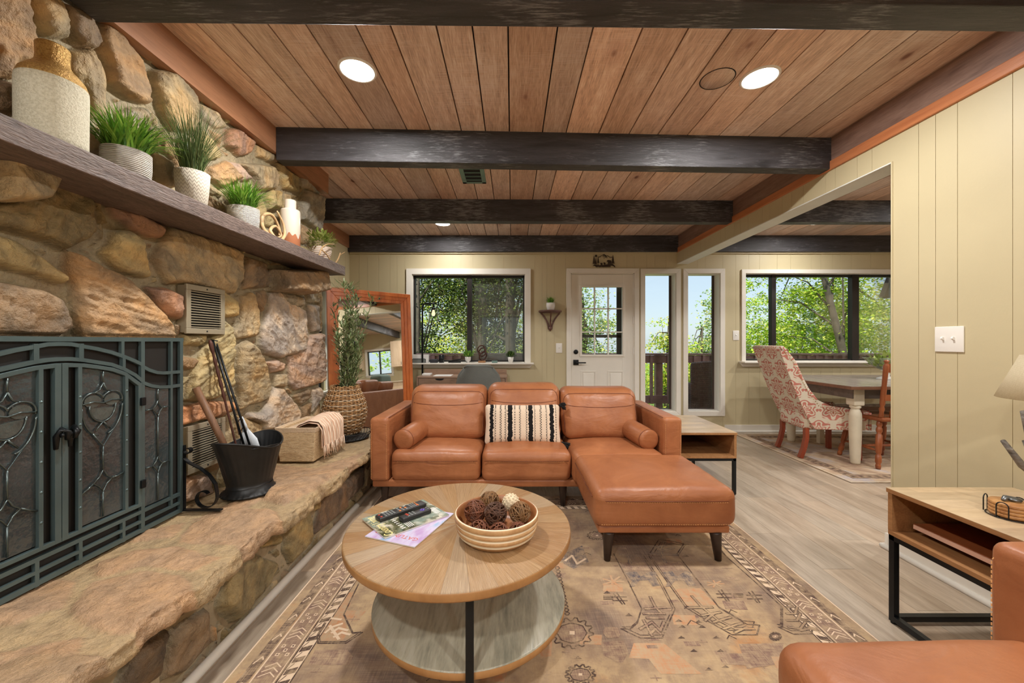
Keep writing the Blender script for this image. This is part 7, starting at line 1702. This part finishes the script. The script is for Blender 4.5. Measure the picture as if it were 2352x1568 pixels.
m = MB(); m.turned((cxw - .205, 3.53, .17), (cxw - .20, 3.91, .17), [(.008, 0), (.015, .35), (.010, .5), (.015, .65), (.008, 1)], 8); m.turned((cxw + .205, 3.53, .17), (cxw + .20, 3.91, .17), [(.008, 0), (.015, .35), (.010, .5), (.015, .65), (.008, 1)], 8); m.turned((cxw - .2, 3.72, .17), (cxw + .2, 3.72, .17), [(.008, 0), (.015, .35), (.010, .5), (.015, .65), (.008, 1)], 8); m.build('stretcher', 'maple_stain', wc)
# bench on the far side
bn = thing('dining_bench', 'low wooden bench under the far side of the dining table', 'bench', (4.0, 4.6, .0095))
m = MB(); m.box(3.42, 4.6, 4.50 - .13, 4.40 + .04, .43, .46); m.build('bench_seat', 'dining_top', bn, bevel=.003)
m = MB(); m.box(3.46, 4.56, 4.385, 4.40, .36, .43); m.build('bench_rail', 'dining_edge', bn)
for x in (3.5, 4.5): m = MB(); m.box(x, x + .05, 4.38, 4.43, .011, .43); m.build('leg', 'antique_white', bn)
# fruit bowl
fb = thing('glass_bowl', 'clear fluted glass bowl with succulents on a white foot on the dining table', 'bowl', (4.06, 4.18, Zt))
m = MB(); m.lathe([(.05, .10), (.10, .13), (.16, .19), (.20, .235), (.197, .235), (.155, .186), (.05, .105)], (4.06, 4.18, Zt), 32, cap=False); m.build('bowl_body', 'pane_glass', fb)
m = MB(); m.lathe([(0, 0), (.085, 0), (.08, .01), (.03, .03), (.025, .08), (.05, .10), (0, .10)], (4.06, 4.18, Zt), 24); m.build('foot', 'ceramic_white', fb)
suc = thing('succulent_arrangement', 'green and red succulents and pine twigs piled in the glass bowl', 'plant', (4.06, 4.18, Zt + .12)); bushy(suc, 4.06, 4.18, Zt + .13, .15, 200, 'round_leaf', 51, .06, .02, .7)

# ================================================================ kitchen end, seen only in the mirror
wood('cabinet_wood', C(206, 178, 146), C(226, 202, 172), 'Z', .45, 5, 3); plain('counter_pale', C(196, 180, 156), .4)
def wall_cab(lab, y0, y1, z0=1.36, z1=2.2):
    r = thing('wall_cabinet', lab, 'cabinet', (7.24, (y0 + y1) / 2, z0)); m = MB(); m.box(7.08, 7.398, y0, y1, z0, z1); m.build('cabinet_body', 'cabinet_wood', r, bevel=.003)
    n = max(1, round((y1 - y0) / .4))
    for k in range(n):
        a = y0 + (y1 - y0) * k / n + .006; b = y0 + (y1 - y0) * (k + 1) / n - .006; m = MB(); m.box(7.062, 7.079, a, b, z0 + .006, z1 - .006); m.box(7.058, 7.062, a + .05, b - .05, z0 + .06, z1 - .06); d_ = m.build('door', 'cabinet_wood', r, bevel=.002); m = MB(); m.tube([(7.05, b - .03, z0 + .05), (7.05, b - .03, z0 + .15)], .006, 8); m.build('handle', 'black_metal', d_)
wall_cab('pale wood kitchen wall cabinet near the dining side of the kitchen window', 1.16, 1.9); wall_cab('pale wood kitchen wall cabinet on the far side of the kitchen window', -.62, .14)
kc = thing('kitchen_counter', 'pale kitchen base cabinets with counter below the kitchen window', 'kitchen counter', (7.1, 1.6, 0))
m = MB(); m.box(6.82, 7.398, -.7, 2.6, 0, .86); m.build('base_cabinet', 'cabinet_wood', kc, bevel=.003); m = MB(); m.box(6.78, 7.398, -.72, 2.62, .86, .90); m.build('worktop', 'counter_pale', kc, bevel=.004)
plain('recliner_green', C(92, 108, 100), .85, var=.1)
rc = thing('recliner', 'grey green upholstered recliner near the kitchen', 'armchair', (3.65, 2.5, 0))
m = MB(); m.rbox(3.30, 4.00, 2.15, 2.85, .12, .45, .05); m.build('seat', 'recliner_green', rc); m = MB(); m.rbox(3.30, 4.00, 1.95, 2.22, .2, 1.02, .08, 4, 4); m.build('backrest', 'recliner_green', rc)
for x in (3.19, 3.93): m = MB(); m.rbox(x, x + .17, 2.05, 2.88, .0, .62, .05); m.build('armrest', 'recliner_green', rc)

# ================================================================ outside: deck, rail, seat, trees
m = MB(); k = 0; y_ = 5.16
while y_ < 6.75: m.box(-3.2, 7.2, y_, y_ + .135, -.12, -.085); y_ += .142
dkk = m.build('deck', 'deck_wood', kind='structure', label='wooden deck outside the window wall')
for (x, lb) in ((-2.9, 'left end'), (.9, 'middle'), (6.9, 'right end')): pass
rl = bpy.data.objects.new('deck_railing', None); COL.objects.link(rl); rl.location = (2, 6.7, -.085); ROOTLOC['deck_railing'] = Vector((2, 6.7, -.085)); tag(rl, 'dark stained wooden deck railing with square balusters', 'railing')
m = MB(); m.box(-3.1, 7.1, 6.62, 6.76, .935, .965); m.build('top_rail', 'deck_stain', rl, bevel=.004); m = MB(); m.box(-3.1, 7.1, 6.66, 6.70, .80, .93); m.build('face_board', 'deck_stain', rl, bevel=.003); m = MB(); m.box(-3.1, 7.1, 6.66, 6.70, .10, .235); m.build('bottom_rail', 'deck_stain', rl, bevel=.003)
for x in (-2.5, .2, 2.565, 5.4): m = MB(); m.box(x - .06, x + .06, 6.705, 6.80, -.3, .93); m.build('post', 'deck_stain', rl, bevel=.004)
x = -3.0
while x < 7.0:
    if abs(x - 2.565) > .1 and not (2.40 < x < 2.48): m = MB(); m.box(x - .022, x + .022, 6.62, 6.66, .10, .93); m.build('baluster', 'deck_stain', rl)
    x += .15
t = NT('resin_wicker'); w1 = t.wave(t.coord(), 22, 1.0, 2, 'Z'); w2 = t.wave(t.coord(), 16, .5, 2, 'X'); f = t.mix(.35, w1, w2); t.bsdf(t.ramp(f, [(.3, C(66, 44, 40)), (.7, C(140, 104, 90))]), .5, 0, t.bump(f, .9, .02))
pc = thing('wicker_patio_chair', 'brown resin wicker chair on the deck behind the sidelight window', 'patio chair', (3.05, 5.95, -.085))
m = MB(); m.rbox(2.66, 3.44, 5.62, 5.70, -.02, .885, .035, 3, 6, lambda p, d, w: Vector((p.x, p.y + .08 * w[0] ** 2, p.z - .03 * w[0] ** 2 * (w[2] > 0)))); m.build('backrest', 'resin_wicker', pc); m = MB(); m.rbox(2.68, 3.42, 5.66, 6.3, .18, .32, .04); m.build('seat', 'resin_wicker', pc)
for s_ in (2.64, 3.38): m = MB(); m.rbox(s_, s_ + .08, 5.68, 6.32, .0, .55, .03); m.build('armrest', 'resin_wicker', pc)
m = MB(); m.box(2.7, 3.4, 5.72, 6.25, -.085, .0); m.build('plinth', 'resin_wicker', pc)
# bracket of the porch roof at the upper right of the dining window
m = MB(); m.bar((5.75, 5.95, 1.85), (6.1, 5.95, 2.75), .09, .09); m.box(5.9, 6.02, 5.9, 6.0, -.1, 2.63); tag(m.build('porch_post', 'soffit_brown'), 'brown porch post with a diagonal brace outside the dining window', 'post')
m = MB(); m.smooth = True
def hill(u, v): x = -45 + 110 * u; y_ = 6.9 + 80 * v; return (x, y_, -3.2 - 1.2 * math.sin(v * 3) - 3 * v + 5.5 * max(0, v - .55) + .5 * mnoise.noise(Vector((x * .1, y_ * .1, 0))))
m.grid(hill, 60, 50); m.build('ground', 'grass_ground', kind='structure', label='grassy slope below the deck')
def fol_mat(name, cols, tl_=.45):
    t = NT(name); g = t.n('ShaderNodeNewGeometry'); c = t.ramp(g.outputs['Random Per Island'], [(i / (len(cols) - 1), c_) for i, c_ in enumerate(cols)])
    p = t.n('ShaderNodeBsdfDiffuse'); t.put(p.inputs[0], c); tr_ = t.n('ShaderNodeBsdfTranslucent'); t.put(tr_.inputs[0], c); ms = t.n('ShaderNodeMixShader'); ms.inputs[0].default_value = tl_
    t.t.links.new(p.outputs[0], ms.inputs[1]); t.t.links.new(tr_.outputs[0], ms.inputs[2]); t.t.links.new(ms.outputs[0], t.out.inputs[0])
fol_mat('fol_maple', [C(98, 140, 40), C(146, 182, 52), C(190, 210, 76), C(232, 224, 116)], .55); fol_mat('fol_dark', [C(40, 56, 28), C(66, 86, 40), C(96, 116, 58), C(140, 152, 76)], .4); fol_mat('fol_lime', [C(110, 150, 40), C(160, 186, 60), C(206, 206, 84), C(232, 214, 110)]); fol_mat('fol_far', [C(96, 130, 70), C(130, 160, 92), C(170, 190, 120), C(216, 200, 110)])
plain('bark', C(74, 66, 54), .9, var=.3, vs_=8, bs=20, bst=.8)
def tree(lab, base, trunk, r, blobs, n, leaf, mt, seed, name='tree', branches=10, group='trees beyond the deck'):
    g = np.random.default_rng(seed); root = thing(name, lab, 'tree', base, group=group)
    m = MB(); pts = [Vector(p) for p in trunk]; m.tube(pts, [r * (1 - .6 * k / (len(pts) - 1)) for k in range(len(pts))], 12)
    rr = random.Random(seed)
    for k in range(branches):
        i = rr.randrange(1, len(pts) - 1); p0 = pts[i].lerp(pts[i + 1], rr.random()); b = blobs[rr.randrange(len(blobs))]; tgt = Vector(b[:3]) + Vector((rr.uniform(-1, 1) * b[3] * .7, rr.uniform(-1, 1) * b[4] * .7, rr.uniform(-.6, .8) * b[5] * .6)); md = p0.lerp(tgt, .5) + Vector((0, 0, .25)); m.tube([p0, p0.lerp(md, .6), md, md.lerp(tgt, .6), tgt], [r * .28, r * .2, r * .15, r * .1, r * .04], 6)
    m.build('trunk', 'bark', root)
    vols = np.array([b[3] * b[4] * b[5] for b in blobs]); cnt = (n * vols / vols.sum()).astype(int); cen = []
    for b, c_ in zip(blobs, cnt):
        nc = max(6, c_ // 42); q = g.normal(size=(nc, 3)); q /= np.linalg.norm(q, axis=1)[:, None]; q *= (g.random((nc, 1)) ** .45); cc_ = np.array(b[:3]) + q * np.array(b[3:6]); idx = g.integers(0, nc, c_); cen.append(cc_[idx] + g.normal(size=(c_, 3)) * np.array([.20, .20, .085]) * (leaf / .1) ** .5)
    P = np.concatenate(cen); N = len(P); a = g.random(N) * 2 * PI; tz = g.normal(0, .55, N); d1 = np.stack([np.cos(a), np.sin(a), tz], 1); d1 /= np.linalg.norm(d1, axis=1)[:, None]
    up = np.stack([g.normal(0, .5, N), g.normal(0, .5, N), np.ones(N)], 1); d2 = np.cross(d1, up); d2 /= np.linalg.norm(d2, axis=1)[:, None]; L = leaf * g.uniform(.6, 1.25, (N, 1))
    V = np.stack([P - d1 * L * .5, P + d2 * L * .36, P + d1 * L * .5, P - d2 * L * .36], 1).reshape(-1, 3); Q = np.arange(N * 4).reshape(-1, 4)
    np_mesh('foliage', V, Q, mt, root, smooth=False, kind='stuff')
tree('leafy maple with a leaning grey trunk outside the dining window', (8.95, 10.2, -3.6), [(8.95, 10.2, -3.6), (8.85, 10.2, 0), (8.66, 10.1, .95), (8.35, 10.05, 2.0), (8.08, 10.0, 2.9), (7.8, 10, 4.2)], .12, [(8.3, 11.3, 2.4, 2.2, 1.2, 1.9), (9.8, 11.0, 1.4, 1.6, 1.2, 1.8), (7.4, 11.4, .9, 1.2, 1.0, 1.0), (8.8, 10.6, 4.2, 2.4, 1.4, 1.2)], 34000, .078, 'fol_maple', 1, 'maple_tree', 12)
tree('yellow green tree far right beyond the dining window', (11.6, 13.0, -4), [(11.6, 13, -4), (11.7, 13, 0), (11.6, 13, 3)], .2, [(11.4, 13, 1.6, 2.0, 1.6, 2.4), (9.6, 13.5, .6, 1.8, 1.4, 1.4)], 20000, .09, 'fol_lime', 2)
tree('pale green tree at the left of the dining window view', (8.2, 14.5, -4), [(8.2, 14.5, -4), (8.0, 14.5, 0), (7.9, 14.5, 2.5)], .16, [(7.9, 14.5, 2.2, .7, .9, 1.3), (8.2, 14.8, .5, 1.4, 1.2, 1.1)], 8000, .10, 'fol_far', 3)
tree('low golden green tree seen through the first sidelight', (5.0, 12.5, -4), [(5.0, 12.5, -4), (5.0, 12.5, -.5), (5.1, 12.5, 1.9)], .09, [(5.0, 12.5, .55, 1.0, .8, .9), (4.9, 12.5, 1.6, .35, .35, .55), (5.4, 13, -.6, 1.6, 1.0, .9)], 9000, .085, 'fol_lime', 4)
tree('low green tree with a rounded top seen through the second sidelight', (6.9, 14.0, -4), [(6.9, 14, -4), (6.9, 14, -.5), (6.9, 14, 1.7)], .09, [(6.9, 14, .55, 1.3, .9, 1.0), (6.9, 14, -.9, 2.4, 1.2, .9)], 8000, .09, 'fol_far', 5)
tree('bushy green tree seen through the door glass', (2.3, 11.6, -4), [(2.3, 11.6, -4), (2.2, 11.6, 0), (2.1, 11.6, 2.6)], .14, [(2.1, 11.8, 1.2, 1.3, 1.0, 1.7), (1.0, 12.2, 1.8, 1.2, 1.0, 1.9)], 13000, .085, 'fol_far', 6)
tree('dark evergreen with a straight trunk at the right of the desk window', (-.02, 8.8, -4), [(-.02, 8.8, -4), (-.02, 8.8, 0), (-.05, 8.8, 2), (-.05, 8.8, 5)], .17, [(-.1, 9.3, 2.6, 1.2, .8, 1.4), (-.2, 9.4, .9, .9, .5, .9)], 12000, .065, 'fol_dark', 7, 'evergreen_tree', 16)
tree('dark evergreen with a straight trunk in the middle of the desk window', (-.72, 9.2, -4), [(-.72, 9.2, -4), (-.72, 9.2, 0), (-.7, 9.2, 2), (-.7, 9.2, 5)], .15, [(-1.0, 9.8, 2.4, 1.1, .8, 1.2), (-.8, 9.8, 1.5, .8, .5, .9)], 10000, .065, 'fol_dark', 8, 'evergreen_tree', 16)
tree('slim dark tree at the left edge of the desk window', (-2.35, 9.4, -4), [(-2.35, 9.4, -4), (-2.3, 9.4, 0), (-2.3, 9.4, 5)], .10, [(-2.1, 9.9, 2.6, 1.1, .7, 1.1), (-2.3, 9.9, 1.0, .7, .5, .8)], 9000, .07, 'fol_dark', 9, 'evergreen_tree', 12)
tree('sunlit yellow green thicket tree behind the evergreens', (-1.6, 13.5, -4), [(-1.6, 13.5, -4), (-1.6, 13.5, 0), (-1.5, 13.5, 3)], .12, [(-1.8, 13.5, .8, 2.4, 1.2, 1.6), (.2, 14, .4, 1.6, 1.2, 1.4), (-2.0, 14.5, 3.0, 2.4, 1.0, 1.4)], 24000, .085, 'fol_lime', 10)
tree('green tree beside the chimney side window', (-6.5, 6.0, -4), [(-6.5, 6, -4), (-6.5, 6, 0), (-6.5, 6, 3)], .15, [(-6.5, 6, 1.6, 1.5, 3.2, 2.2)], 6000, .14, 'fol_far', 11)
tree('green tree outside the kitchen window', (12.0, 1.5, -4), [(12.0, 1.5, -4), (12.0, 1.5, 0), (12.0, 1.5, 3)], .15, [(12.0, 1.5, 1.4, 1.5, 4.0, 2.6)], 6000, .16, 'fol_maple', 12)
